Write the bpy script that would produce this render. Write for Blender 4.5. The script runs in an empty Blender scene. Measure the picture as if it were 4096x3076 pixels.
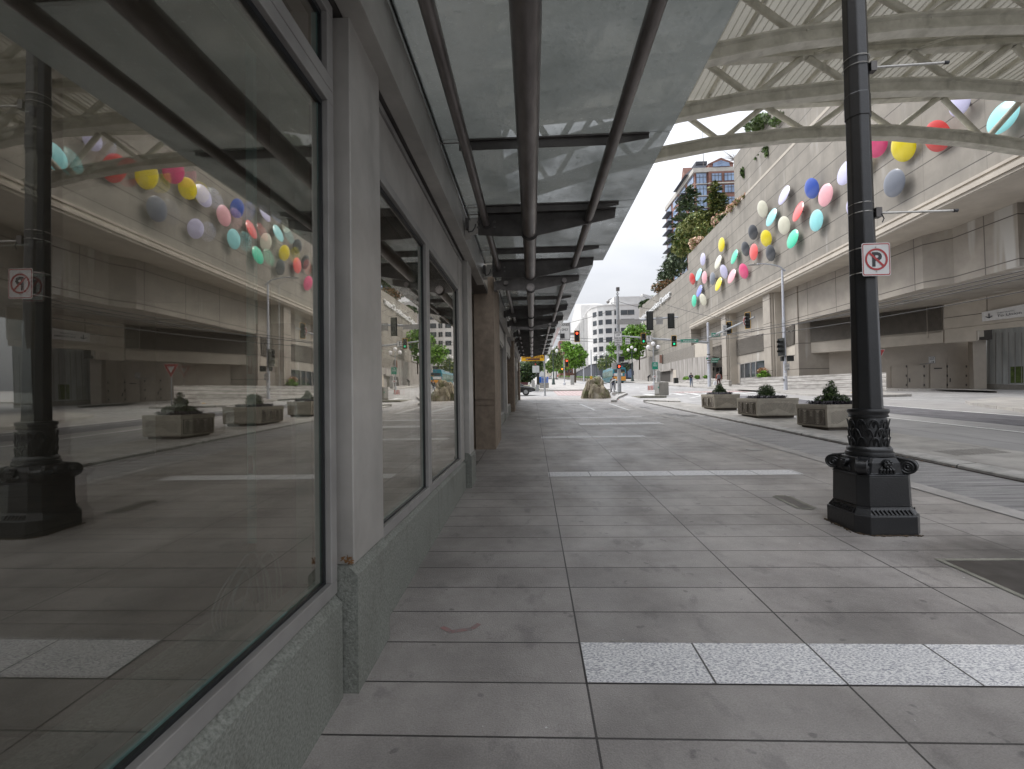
import bpy, bmesh, math, random
from mathutils import Vector, Matrix, noise as mnoise
random.seed(7)
sc = bpy.context.scene
C = sc.collection
# ---------------------------------------------------------------- camera
F, CX, CY, H = 1894., 2048., 1538., 1.62
YAW, PIT, ROL = math.radians(2.45), math.radians(1.3), -.017
RM = (Matrix.Rotation(YAW, 3, 'Z') @ Matrix.Rotation(math.pi/2+PIT, 3, 'X') @ Matrix.Rotation(ROL, 3, 'Z'))
cd = bpy.data.cameras.new('camera'); cam = bpy.data.objects.new('camera', cd); C.objects.link(cam)
cam.matrix_world = Matrix.Translation((0, 0, H)) @ RM.to_4x4()
cd.sensor_width = 36; cd.lens = F/4096*36; cd.clip_start = .05; cd.clip_end = 3000
sc.camera = cam
# ---------------------------------------------------------------- light
w = bpy.data.worlds.new('World'); sc.world = w; w.use_nodes = True
nt = w.node_tree; bgn = nt.nodes['Background']
sky = nt.nodes.new('ShaderNodeTexSky'); sky.sky_type = 'NISHITA'; sky.sun_disc = False
SUN_EL, SUN_AZ = math.radians(52), math.radians(-58)       # azimuth from +Y towards +X
sky.sun_elevation = SUN_EL; sky.sun_rotation = SUN_AZ; sky.air_density = 1.2; sky.dust_density = 4.
hs = nt.nodes.new('ShaderNodeHueSaturation'); hs.inputs['Saturation'].default_value = .16
nt.links.new(sky.outputs[0], hs.inputs['Color'])
tc = nt.nodes.new('ShaderNodeTexCoord'); mp = nt.nodes.new('ShaderNodeMapping'); mp.inputs['Scale'].default_value = (1.1, 1.1, 3.2)
nz = nt.nodes.new('ShaderNodeTexNoise'); nz.inputs['Scale'].default_value = 1.6; nz.inputs['Detail'].default_value = 7
cr = nt.nodes.new('ShaderNodeValToRGB'); cr.color_ramp.elements[0].position = .3; cr.color_ramp.elements[0].color = (.72, .745, .8, 1)
cr.color_ramp.elements[1].position = .72; cr.color_ramp.elements[1].color = (1.12, 1.12, 1.12, 1)
nt.links.new(tc.outputs['Generated'], mp.inputs[0]); nt.links.new(mp.outputs[0], nz.inputs[0]); nt.links.new(nz.outputs[0], cr.inputs[0])
fl = nt.nodes.new('ShaderNodeMix'); fl.data_type = 'RGBA'; fl.inputs[0].default_value = .7
fl.inputs[7].default_value = (9., 9.15, 9.5, 1)                # overcast veil evens the sky out
nt.links.new(hs.outputs[0], fl.inputs[6])
mx = nt.nodes.new('ShaderNodeMix'); mx.data_type = 'RGBA'; mx.blend_type = 'MULTIPLY'; mx.inputs[0].default_value = 1
nt.links.new(fl.outputs[2], mx.inputs[6]); nt.links.new(cr.outputs[0], mx.inputs[7]); 
sx = nt.nodes.new('ShaderNodeSeparateXYZ'); nt.links.new(tc.outputs['Generated'], sx.inputs[0])       # overcast: brighter towards the zenith
mr = nt.nodes.new('ShaderNodeMapRange'); mr.inputs[1].default_value = 0; mr.inputs[2].default_value = 1; mr.inputs[3].default_value = .37; mr.inputs[4].default_value = 2.35; nt.links.new(sx.outputs[2], mr.inputs[0])
vm = nt.nodes.new('ShaderNodeVectorMath'); vm.operation = 'SCALE'; nt.links.new(mx.outputs[2], vm.inputs[0]); nt.links.new(mr.outputs[0], vm.inputs['Scale']); nt.links.new(vm.outputs[0], bgn.inputs[0])
bgn.inputs[1].default_value = .096
sl = bpy.data.lights.new('sun', 'SUN'); sl.energy = 1.5; sl.angle = math.radians(22); sl.color = (1, .97, .93)
so = bpy.data.objects.new('sun', sl); C.objects.link(so)
sd = Vector((math.sin(SUN_AZ)*math.cos(SUN_EL), math.cos(SUN_AZ)*math.cos(SUN_EL), math.sin(SUN_EL)))
so.rotation_euler = sd.to_track_quat('Z', 'Y').to_euler(); so.location = (-20, 20, 60)
sc.view_settings.view_transform = 'Standard'; sc.view_settings.look = 'None'
sc.view_settings.exposure = .62; sc.view_settings.gamma = 1
sc.render.engine = 'CYCLES'; cy = sc.cycles
cy.max_bounces = 9; cy.diffuse_bounces = 4; cy.glossy_bounces = 4; cy.transmission_bounces = 4; cy.transparent_max_bounces = 14
cy.use_denoising = True; cy.sample_clamp_indirect = 6; cy.caustics_reflective = False; cy.caustics_refractive = False

# ---------------------------------------------------------------- pixel -> place
def ray(x, y): return RM @ Vector(((x-CX)/F, -(y-CY)/F, -1.))
def g(Y): return .0338*Y if Y < 42 else 1.42+.042*(Y-42)
def gp(x, y, h=0.):
    d = ray(x, y); lo, hi = 0., 900.
    for _ in range(50):
        m = (lo+hi)/2
        if H+d.z*m < g(d.y*m)+h: hi = m
        else: lo = m
    return Vector((d.x*lo, d.y*lo, H+d.z*lo))
def aY(x, y, Y): d = ray(x, y); t = Y/d.y; return Vector((d.x*t, Y, H+d.z*t))
def aZ(x, y, Z): d = ray(x, y); t = (Z-H)/d.z; return Vector((d.x*t, d.y*t, Z))
def aP(x, y, X0, k=.05): d = ray(x, y); t = X0/(d.x-k*d.y); return Vector((d.x*t, d.y*t, H+d.z*t))
def aL(x, y, p, q):      # upright plane through ground points p, q
    n = Vector((q[1]-p[1], p[0]-q[0], 0)); d = ray(x, y); t = (n.x*p[0]+n.y*p[1])/(n.dot(d)); return Vector((0, 0, H))+d*t

# ---------------------------------------------------------------- materials
MT = {}
def nmat(name):
    m = bpy.data.materials.new(name); m.use_nodes = True; MT[name] = m
    return m, m.node_tree, m.node_tree.nodes['Principled BSDF']
def P(m, name, c1, c2=None, sc_=3., rough=.6, metal=0., bump=0., bsc=40., coat=0., detail=6, tr=0., stretch=(1, 1, 1), lo=.35, hi=.65, spec=.5):
    m_, t, b = nmat(name)
    b.inputs['Roughness'].default_value = rough; b.inputs['Metallic'].default_value = metal
    b.inputs['Specular IOR Level'].default_value = spec
    if coat: b.inputs['Coat Weight'].default_value = coat; b.inputs['Coat Roughness'].default_value = .15
    if c2 is None: c2 = tuple(v*.82 for v in c1)
    tcn = t.nodes.new('ShaderNodeTexCoord'); mpn = t.nodes.new('ShaderNodeMapping'); mpn.inputs['Scale'].default_value = stretch
    geo = t.nodes.new('ShaderNodeNewGeometry'); t.links.new(geo.outputs['Position'], mpn.inputs[0])
    n = t.nodes.new('ShaderNodeTexNoise'); n.inputs['Scale'].default_value = sc_; n.inputs['Detail'].default_value = detail; n.inputs['Roughness'].default_value = .62
    t.links.new(mpn.outputs[0], n.inputs[0])
    r = t.nodes.new('ShaderNodeValToRGB'); r.color_ramp.elements[0].position = lo; r.color_ramp.elements[1].position = hi
    r.color_ramp.elements[0].color = (*c2, 1); r.color_ramp.elements[1].color = (*c1, 1)
    t.links.new(n.outputs[0], r.inputs[0]); t.links.new(r.outputs[0], b.inputs['Base Color'])
    m_['ramp'] = r.name
    if bump:
        n2 = t.nodes.new('ShaderNodeTexNoise'); n2.inputs['Scale'].default_value = bsc; n2.inputs['Detail'].default_value = 4
        t.links.new(mpn.outputs[0], n2.inputs[0])
        bp = t.nodes.new('ShaderNodeBump'); bp.inputs['Strength'].default_value = bump; bp.inputs['Distance'].default_value = .02
        t.links.new(n2.outputs[0], bp.inputs['Height']); t.links.new(bp.outputs[0], b.inputs['Normal'])
    return m_
def over(m, build):
    """run build(tree, colour_socket) -> new colour socket, spliced before Base Color"""
    t = m.node_tree; b = t.nodes['Principled BSDF']; l = b.inputs['Base Color'].links[0]; s = l.from_socket
    t.links.new(build(t, s), b.inputs['Base Color']); return m
def mixc(t, a, bcol, fac, mode='MIX'):
    n = t.nodes.new('ShaderNodeMix'); n.data_type = 'RGBA'; n.blend_type = mode
    if isinstance(fac, (int, float)): n.inputs[0].default_value = fac
    else: t.links.new(fac, n.inputs[0])
    t.links.new(a, n.inputs[6])
    if isinstance(bcol, tuple): n.inputs[7].default_value = (*bcol, 1)
    else: t.links.new(bcol, n.inputs[7])
    return n.outputs[2]
def ramp(t, s, p0, p1, a=0., b=1.):
    n = t.nodes.new('ShaderNodeMapRange'); n.inputs[1].default_value = p0; n.inputs[2].default_value = p1; n.inputs[3].default_value = a; n.inputs[4].default_value = b
    t.links.new(s, n.inputs[0]); return n.outputs[0]
def gpos(t, axes, off=(0, 0, 0)):
    ge = t.nodes.new('ShaderNodeNewGeometry'); sp = t.nodes.new('ShaderNodeSeparateXYZ'); co = t.nodes.new('ShaderNodeCombineXYZ')
    t.links.new(ge.outputs['Position'], sp.inputs[0])
    for i, a in enumerate(axes):
        t.links.new(sp.outputs[a], co.inputs[i])
    ad = t.nodes.new('ShaderNodeVectorMath'); ad.inputs[1].default_value = off; t.links.new(co.outputs[0], ad.inputs[0])
    return ad.outputs[0]
def noi(t, scale, detail=4, stretch=None, rough=.55):
    n = t.nodes.new('ShaderNodeTexNoise'); n.inputs['Scale'].default_value = scale; n.inputs['Detail'].default_value = detail; n.inputs['Roughness'].default_value = rough
    ge = t.nodes.new('ShaderNodeNewGeometry'); s = ge.outputs['Position']
    if stretch:
        m = t.nodes.new('ShaderNodeMapping'); m.inputs['Scale'].default_value = stretch; t.links.new(s, m.inputs[0]); s = m.outputs[0]
    t.links.new(s, n.inputs[0]); return n.outputs[0]
def joints(m, axes, bw, rh, mort, off=(0, 0, 0), jc=(.08, .075, .07), var=.08, offset=0., bump=.6):
    t = m.node_tree; b = t.nodes['Principled BSDF']
    br = t.nodes.new('ShaderNodeTexBrick'); br.offset = offset; br.squash = 1
    br.inputs['Scale'].default_value = 1; br.inputs['Mortar Size'].default_value = mort; br.inputs['Brick Width'].default_value = bw; br.inputs['Row Height'].default_value = rh
    br.inputs['Mortar Smooth'].default_value = .1
    br.inputs['Color1'].default_value = (1-var, 1-var, 1-var, 1); br.inputs['Color2'].default_value = (1+var, 1+var, 1+var, 1); br.inputs['Mortar'].default_value = (1, 1, 1, 1)
    t.links.new(gpos(t, axes, off), br.inputs[0])
    def f(t, s):
        a = mixc(t, s, br.outputs['Color'], 1., 'MULTIPLY')
        return mixc(t, a, jc, br.outputs['Fac'])
    over(m, f)
    bp = t.nodes.new('ShaderNodeBump'); bp.invert = True; bp.inputs['Strength'].default_value = bump; bp.inputs['Distance'].default_value = .01
    t.links.new(br.outputs['Fac'], bp.inputs['Height'])
    if b.inputs['Normal'].links: t.links.new(b.inputs['Normal'].links[0].from_socket, bp.inputs['Normal'])
    t.links.new(bp.outputs[0], b.inputs['Normal']); return m
def stains(m, c, scale=2., p0=.6, p1=.7, amt=.5, stretch=None, detail=3):
    return over(m, lambda t, s: mixc(t, s, c, ramp(t, noi(t, scale, detail, stretch), p0, p1, 0, amt)))
def emit(name, c, s):
    m = bpy.data.materials.new(name); m.use_nodes = True; b = m.node_tree.nodes['Principled BSDF']
    b.inputs['Base Color'].default_value = (*c, 1); b.inputs['Emission Color'].default_value = (*c, 1); b.inputs['Emission Strength'].default_value = s
    MT[name] = m; return m
def M(n): return MT[n]

P(0, 'paving', (.39, .365, .343), (.23, .213, .2), 1.1, .46, bump=.25, bsc=120, detail=9, spec=.45)
stains(M('paving'), (.1, .095, .095), 7.5, .69, .73, .5, None, 2)
stains(M('paving'), (.14, .132, .128), 5.5, .6, .68, .38, (1, .6, 1), 10)
stains(M('paving'), (.15, .138, .13), .8, .52, .75, .32, (1, .35, 1), 9)
stains(M('paving'), (.45, .44, .43), 16, .74, .8, .3, None, 2)
joints(M('paving'), (0, 1), 1.35, .385, .006, (5.4-.26, 38.5-2.56, 0), jc=(.06, .055, .053), var=.09)
def grime_shadow(t, s):  # dirt plus painted-in shadow darkening the paving beside the lamp base
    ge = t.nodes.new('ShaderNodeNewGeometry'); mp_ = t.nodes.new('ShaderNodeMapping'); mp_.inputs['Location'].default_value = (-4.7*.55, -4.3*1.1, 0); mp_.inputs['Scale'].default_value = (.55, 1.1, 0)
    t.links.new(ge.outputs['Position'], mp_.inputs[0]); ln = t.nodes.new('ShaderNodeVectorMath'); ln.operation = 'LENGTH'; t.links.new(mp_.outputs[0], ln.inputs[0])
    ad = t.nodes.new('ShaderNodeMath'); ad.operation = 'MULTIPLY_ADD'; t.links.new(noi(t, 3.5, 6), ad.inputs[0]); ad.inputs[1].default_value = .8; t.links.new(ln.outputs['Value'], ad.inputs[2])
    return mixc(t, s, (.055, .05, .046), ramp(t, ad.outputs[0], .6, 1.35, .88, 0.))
over(M('paving'), grime_shadow)
def gum(t, s):
    v = t.nodes.new('ShaderNodeTexVoronoi'); v.inputs['Scale'].default_value = 2.6; ge = t.nodes.new('ShaderNodeNewGeometry'); t.links.new(ge.outputs['Position'], v.inputs['Vector'])
    sp = t.nodes.new('ShaderNodeSeparateColor'); t.links.new(v.outputs['Color'], sp.inputs[0])
    sz = t.nodes.new('ShaderNodeMath'); sz.operation = 'MULTIPLY_ADD'; t.links.new(sp.outputs[0], sz.inputs[0]); sz.inputs[1].default_value = .13; sz.inputs[2].default_value = -.062
    wob = t.nodes.new('ShaderNodeMath'); wob.operation = 'MULTIPLY_ADD'; t.links.new(noi(t, 40, 2), wob.inputs[0]); wob.inputs[1].default_value = .05; t.links.new(v.outputs['Distance'], wob.inputs[2])
    df = t.nodes.new('ShaderNodeMath'); df.operation = 'SUBTRACT'; t.links.new(sz.outputs[0], df.inputs[0]); t.links.new(wob.outputs[0], df.inputs[1])
    a = mixc(t, s, (.075, .07, .068), ramp(t, df.outputs[0], -.02, .005, 0, .72))
    g_ = ramp(t, noi(t, 130, 3), .3, .7, .86, 1.14); cb = t.nodes.new('ShaderNodeCombineColor'); [t.links.new(g_, cb.inputs[i]) for i in range(3)]
    return mixc(t, a, cb.outputs[0], 1., 'MULTIPLY')
over(M('paving'), gum)
_t = M('paving').node_tree; _t.links.new(ramp(_t, noi(_t, 1.7, 7, (1, .5, 1)), .35, .7, .34, .62), _t.nodes['Principled BSDF'].inputs['Roughness'])
P(0, 'granite_white', (.84, .83, .81), (.27, .27, .31), 110, .5, bump=.15, bsc=150, detail=5, lo=.38, hi=.56, stretch=(.55, 1.3, 1))
joints(M('granite_white'), (0, 1), .675, 400., .006, (5.4-.26, 90, 0), jc=(.09, .085, .08), var=.05)
P(0, 'granite_base', (.27, .28, .25), (.12, .128, .11), 75, .55, bump=.3, bsc=90, detail=7, lo=.3, hi=.62)
stains(M('granite_base'), (.33, .33, .31), 85, .66, .72, .6, None, 1)
stains(M('granite_base'), (.05, .045, .03), 2.5, .5, .7, .35, (1, 1, .4), 5)
P(0, 'lane_concrete', (.5, .485, .475), (.25, .24, .24), 3., .7, bump=.9, bsc=45, stretch=(.45, 7, 1), detail=9)
joints(M('lane_concrete'), (0, 1), 50, 3.0, .01, (20, 92, 0), jc=(.05, .045, .045), var=.06)
P(0, 'gutter_concrete', (.42, .4, .38), (.3, .285, .27), 2, .7, bump=.3, bsc=80)
P(0, 'median_concrete', (.46, .44, .41), (.31, .295, .275), 1.6, .75, bump=.35, bsc=70, detail=8)
stains(M('median_concrete'), (.07, .065, .06), 1.3, .55, .75, .6, (1, .5, 1), 6)
P(0, 'kerb_stone', (.48, .465, .44), (.3, .29, .275), 4, .7, bump=.4, bsc=60, detail=8)
joints(M('kerb_stone'), (0, 1), 50, 2.3, .012, (20, 90.6, 0), jc=(.05, .05, .045), var=.06)
P(0, 'road', (.4, .39, .385), (.27, .265, .262), 1.3, .7, bump=.35, bsc=60, detail=9, stretch=(1, .3, 1))
joints(M('road'), (0, 1), 3.6, 5.0, .012, (36+3.7, 90.6, 0), jc=(.08, .075, .075), var=.07)
P(0, 'asphalt', (.17, .165, .178), (.09, .088, .095), 2.5, .8, bump=.5, bsc=110, detail=10, stretch=(1, .5, 1))
P(0, 'road_light', (.36, .35, .34), (.27, .26, .255), 1.1, .7, bump=.2, bsc=60, detail=8)
P(0, 'sidewalk_light', (.42, .4, .37), (.3, .285, .27), .9, .7, bump=.2, bsc=60, detail=8)
joints(M('sidewalk_light'), (0, 1), 1.5, 1.5, .012, (90, 90, 0), jc=(.16, .15, .14), var=.05)
P(0, 'brick_paving', (.38, .25, .235), (.26, .17, .165), 3, .7, detail=6)
joints(M('brick_paving'), (0, 1), .9, .45, .05, (90, 90, 0), jc=(.5, .47, .45), var=.1, offset=.5)
P(0, 'paint_white', (.72, .72, .7), (.4, .4, .4), 6, .6, detail=8, lo=.36, hi=.5)
P(0, 'paint_worn', (.36, .355, .35), (.17, .165, .165), 9, .65, detail=9, lo=.42, hi=.6)
P(0, 'paint_red', (.36, .2, .19), (.27, .23, .22), 22, .7, detail=6, lo=.4, hi=.6)
P(0, 'tactile', (.55, .33, .06), None, 4, .7)
P(0, 'metal_clad', (.5, .48, .45), (.37, .355, .33), 1.6, .4, .3, bump=.03, bsc=300, detail=5)
stains(M('metal_clad'), (.2, .19, .175), 2.2, .56, .7, .35, (1, 1, .5), 5)
P(0, 'metal_frame', (.36, .35, .335), (.29, .28, .27), 3, .4, .3, detail=3)
P(0, 'metal_dark', (.14, .13, .125), (.09, .084, .08), 5, .42, .6, detail=5)
P(0, 'gasket', (.012, .014, .016), None, 5, .4)
P(0, 'glass_edge', (.2, .36, .34), (.1, .2, .2), 5, .2)
P(0, 'pipe_steel', (.3, .275, .265), (.16, .145, .14), 7, .35, .7, detail=8, bump=.05, bsc=90, stretch=(1, .25, 1))
P(0, 'brown_stone', (.3, .235, .175), (.2, .155, .115), 5, .7, bump=.35, bsc=120, detail=9)
stains(M('brown_stone'), (.1, .08, .06), 1.5, .55, .75, .5, (1, 1, .5), 6)
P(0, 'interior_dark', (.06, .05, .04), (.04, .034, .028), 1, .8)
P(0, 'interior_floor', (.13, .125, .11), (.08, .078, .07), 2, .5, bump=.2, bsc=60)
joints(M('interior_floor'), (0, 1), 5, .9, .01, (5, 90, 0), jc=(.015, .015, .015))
P(0, 'cable', (.14, .15, .145), None, 5, .4)
P(0, 'interior_purple', (.06, .04, .05), None, 2, .6)
P(0, 'truss_paint', (.66, .64, .56), (.46, .445, .375), 1.6, .5, detail=8, bump=.06, bsc=30)
stains(M('truss_paint'), (.16, .145, .12), 1.8, .55, .75, .55, (1, 1, .35), 7)
stains(M('truss_paint'), (.25, .12, .06), 1.1, .72, .8, .5, None, 4)
P(0, 'scc_concrete', (.3, .274, .236), (.225, .206, .178), .45, .75, bump=.3, bsc=25, detail=9)
stains(M('scc_concrete'), (.17, .158, .14), .6, .5, .72, .6, (1.2, 1.2, .13), 8)
stains(M('scc_concrete'), (.5, .48, .45), .8, .6, .75, .35, (1, 1, .25), 5)
joints(M('scc_concrete'), (1, 2), 4.3, 1.62, .022, (90.2, 50.2-.9, 0), jc=(.21, .19, .165), var=.05)
joints(M('scc_concrete'), (1, 2), 900, 1.62, .034, (90.2, 50.2-.9, 0), jc=(.1, .09, .078), var=0.)
P(0, 'scc_lower', (.38, .345, .295), (.3, .27, .235), .6, .75, bump=.3, bsc=25, detail=9)
stains(M('scc_lower'), (.21, .19, .17), .7, .55, .75, .45, (1, 1, .2), 6)
stains(M('scc_lower'), (.56, .55, .52), .55, .62, .68, .7, (1, 1, .1), 3)
joints(M('scc_lower'), (1, 2), 4.3, 2.6, .035, (90, 50.8, 0), jc=(.13, .115, .1), var=.03)
P(0, 'scc_plain', (.5, .455, .39), (.42, .38, .325), .8, .75, bump=.15, bsc=30, detail=7)
P(0, 'board_concrete', (.4, .375, .35), (.18, .165, .15), 1.6, .85, bump=.6, bsc=8, detail=9, stretch=(1, 1.3, .12), lo=.36, hi=.62)
P(0, 'marble_wall', (.5, .48, .455), (.27, .255, .235), 1.3, .7, bump=.3, bsc=14, detail=10, stretch=(.6, .6, 4), lo=.36, hi=.6)
joints(M('marble_wall'), (1, 2), 60, .33, .03, (90, 50, 0), jc=(.2, .185, .17), var=.1, offset=0)
P(0, 'slate_panel', (.55, .57, .56), (.34, .36, .36), 1., .6, stretch=(1.5, 1.5, .2), detail=7)
P(0, 'louver', (.46, .42, .37), (.38, .35, .31), 2, .6)
P(0, 'void', (.055, .048, .042), None, 2, .8)
P(0, 'tan_paint', (.5, .45, .385), (.45, .4, .345), 1.2, .65, detail=6)
P(0, 'post_black', (.009, .0095, .011), (.005, .0055, .0065), 9, .36, .0, bump=.12, bsc=60, coat=.15, detail=8, spec=.6)
stains(M('post_black'), (.035, .035, .032), 5, .62, .8, .5, (1, 1, .6), 6)
P(0, 'rust_dirt', (.1, .07, .04), (.03, .022, .015), 20, .9, bump=.6)
P(0, 'steel_band', (.5, .49, .46), (.35, .34, .32), 20, .3, .9)
P(0, 'sign_white', (.66, .655, .645), (.58, .575, .565), 6, .45)
P(0, 'sign_back', (.36, .35, .34), (.28, .27, .26), 6, .45, .4)
P(0, 'sign_black', (.03, .03, .033), None, 4, .5)
P(0, 'sign_red', (.42, .04, .04), (.34, .035, .035), 8, .45)
P(0, 'sign_green', (.0, .24, .15), (.0, .2, .125), 6, .45)
P(0, 'sign_yellow', (.85, .48, .015), (.75, .4, .01), 6, .4)
P(0, 'sign_brown', (.13, .05, .03), None, 6, .5)
P(0, 'pole_grey', (.4, .41, .42), (.3, .31, .32), 4, .45, .4, detail=5)
P(0, 'pole_white', (.55, .57, .62), (.45, .46, .5), 4, .45, .2, detail=5)
P(0, 'pole_green', (.05, .075, .07), (.03, .045, .042), 6, .5)
P(0, 'signal_black', (.02, .022, .02), None, 6, .45)
P(0, 'signal_yellow', (.5, .28, .03), None, 6, .5)
P(0, 'planter_tan', (.38, .345, .285), (.29, .265, .22), 6, .75, bump=.25, bsc=110, detail=8)
P(0, 'planter_dark', (.1, .085, .07), (.07, .06, .05), 8, .8)
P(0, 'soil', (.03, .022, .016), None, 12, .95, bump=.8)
P(0, 'leaf_dark', (.045, .08, .028), (.018, .036, .013), 5, .6)
P(0, 'leaf_mid', (.13, .21, .05), (.06, .1, .025), 1.2, .55)
P(0, 'leaf_bright', (.24, .46, .05), (.13, .27, .03), .8, .5)
P(0, 'leaf_lime', (.3, .5, .04), None, 3, .5)
P(0, 'leaf_olive', (.3, .32, .1), (.15, .17, .05), 1.2, .55)
P(0, 'leaf_spruce', (.22, .27, .15), (.1, .14, .075), 1.0, .6)
P(0, 'leaf_black', (.022, .018, .026), None, 5, .5)
P(0, 'blossom', (.85, .7, .5), (.6, .33, .27), 3, .6)
P(0, 'leaf_rust', (.32, .16, .06), (.16, .09, .04), 2, .6)
P(0, 'bark', (.11, .08, .055), (.05, .038, .028), 6, .9, bump=.6, bsc=20)
P(0, 'rock', (.3, .255, .18), (.1, .085, .06), 1.3, .85, bump=.9, bsc=9, detail=12, lo=.32, hi=.62, stretch=(2.2, 1, .5))
stains(M('rock'), (.1, .115, .035), 1.4, .5, .62, .7, None, 6)
stains(M('rock'), (.45, .42, .36), .9, .64, .72, .4, None, 6)
P(0, 'cabinet_grey', (.38, .375, .36), (.3, .295, .28), 3, .5)
P(0, 'cabinet_tan', (.3, .285, .255), (.22, .21, .19), 3, .6)
P(0, 'slab_stone', (.27, .26, .22), (.17, .165, .135), 4, .85, bump=.4)
P(0, 'steel_rail', (.55, .55, .54), None, 6, .28, .8)
P(0, 'brick_red', (.27, .135, .105), (.2, .1, .08), .5, .8)
joints(M('brick_red'), (0, 2), 2.4, .75, .03, (0, 0, 0), jc=(.3, .16, .12), var=.1, offset=.5)
P(0, 'trim_stone', (.55, .52, .47), None, 1, .7)
P(0, 'win_blue', (.26, .37, .55), (.14, .2, .33), .35, .08, .0, detail=3, spec=1.)
P(0, 'win_dark', (.05, .06, .07), (.02, .025, .03), .5, .08, .0, detail=3, spec=1.)
P(0, 'white_wall', (.72, .71, .69), (.64, .63, .61), .4, .75, detail=5)
P(0, 'dark_wall', (.06, .065, .08), None, .5, .6)
P(0, 'stucco_cream', (.6, .55, .47), None, .5, .8)
P(0, 'letter_white', (.85, .85, .85), None, 2, .4)
P(0, 'globe_glass', (.82, .81, .8), (.74, .73, .74), 2, .25)
P(0, 'wire_black', (.03, .03, .03), None, 2, .6)
P(0, 'skin', (.42, .25, .18), None, 8, .6)
P(0, 'hair_dark', (.03, .022, .018), None, 8, .6)
P(0, 'cloth_black', (.015, .015, .018), None, 8, .8)
P(0, 'cloth_navy', (.03, .04, .07), None, 8, .8)
P(0, 'cloth_jeans', (.09, .14, .23), None, 8, .8)
P(0, 'cloth_red', (.34, .1, .07), None, 8, .8)
P(0, 'cloth_grey', (.13, .13, .14), None, 8, .8)
P(0, 'cloth_maroon', (.09, .03, .035), None, 8, .8)
P(0, 'plastic_white', (.75, .76, .8), None, 8, .4)
P(0, 'bus_teal', (.02, .2, .26), (.015, .15, .2), 1, .3, coat=.5)
P(0, 'bus_yellow', (.75, .32, .04), None, 1, .35, coat=.4)
P(0, 'bus_green', (.12, .22, .17), (.06, .12, .1), 1.5, .2)
P(0, 'car_black', (.012, .012, .014), None, 1, .18, coat=1.)
P(0, 'car_white', (.75, .75, .74), None, 1, .25, coat=1.)
P(0, 'car_silver', (.42, .43, .44), None, 1, .25, .5, coat=1.)
P(0, 'tyre', (.02, .02, .02), None, 9, .85)
P(0, 'blue_plastic', (.03, .16, .62), (.02, .12, .5), 4, .45)
P(0, 'stripe_red', (.7, .1, .06), None, 4, .5)
P(0, 'grass_mat', (.14, .2, .05), (.07, .1, .03), 3, .9, bump=.6, bsc=20)
emit('lamp_red', (1., .06, .02), 3.); emit('lamp_orange', (1., .25, .03), 3.); emit('lamp_green', (.02, .75, .35), .8)
for i, (n, c) in enumerate({'disc_yellow': (.84, .68, .0), 'disc_lavender': (.6, .58, .8), 'disc_cream': (.72, .7, .56), 'disc_green': (.06, .66, .4), 'disc_black': (.03, .033, .04), 'disc_coral': (.86, .11, .1), 'disc_red': (.68, .04, .035), 'disc_magenta': (.8, .07, .22), 'disc_pink': (.86, .42, .46), 'disc_cyan': (.3, .74, .76), 'disc_blue': (.035, .1, .5), 'disc_violet': (.2, .24, .72), 'disc_grey': (.15, .165, .2)}.items()):
    P(0, n, c, tuple(v*.9 for v in c), 1.5, .28, coat=.6)

def fresnel(t, f0, p):
    ge = t.nodes.new('ShaderNodeNewGeometry'); dt = t.nodes.new('ShaderNodeVectorMath'); dt.operation = 'DOT_PRODUCT'; t.links.new(ge.outputs['Normal'], dt.inputs[0]); t.links.new(ge.outputs['Incoming'], dt.inputs[1])
    def mth(op, a, b=None):
        n = t.nodes.new('ShaderNodeMath'); n.operation = op
        for i, v in enumerate((a, b)):
            if v is None: continue
            if isinstance(v, (int, float)): n.inputs[i].default_value = v
            else: t.links.new(v, n.inputs[i])
        return n.outputs[0]
    c = mth('ABSOLUTE', dt.outputs['Value']); q = mth('POWER', mth('SUBTRACT', 1., c), p); return mth('ADD', mth('MULTIPLY', q, 1-f0), f0)
def glass_mat(name, ior, tint, gl=(.96, .91, .84), base=0., haze=.03):
    m = bpy.data.materials.new(name); m.use_nodes = True; t = m.node_tree; t.nodes.clear(); MT[name] = m
    o = t.nodes.new('ShaderNodeOutputMaterial'); mxs = t.nodes.new('ShaderNodeMixShader')
    frs = fresnel(t, ior, 2.4)
    gs = t.nodes.new('ShaderNodeBsdfGlossy'); gs.inputs['Roughness'].default_value = 0.; gs.inputs['Color'].default_value = (*gl, 1)
    tp = t.nodes.new('ShaderNodeBsdfTransparent'); tp.inputs[0].default_value = (*tint, 1)
    ge = t.nodes.new('ShaderNodeNewGeometry'); fc = t.nodes.new('ShaderNodeMath'); fc.operation = 'MAXIMUM'; fc.inputs[1].default_value = base
    t.links.new(frs, fc.inputs[0]); t.links.new(fc.outputs[0], mxs.inputs[0])
    t.links.new(tp.outputs[0], mxs.inputs[1]); t.links.new(gs.outputs[0], mxs.inputs[2]); 
    df = t.nodes.new('ShaderNodeBsdfDiffuse'); df.inputs[0].default_value = (.5, .39, .3, 1); m2 = t.nodes.new('ShaderNodeMixShader')
    t.links.new(ramp(t, noi(t, 1.3, 6), .35, .75, haze*.5, haze*1.5), m2.inputs[0]); t.links.new(mxs.outputs[0], m2.inputs[1]); t.links.new(df.outputs[0], m2.inputs[2]); t.links.new(m2.outputs[0], o.inputs[0]); return m
glass_mat('shop_glass', .19, (.86, .92, .9), haze=.02); glass_mat('shop_glass_inner', .1, (.75, .85, .83))
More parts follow.
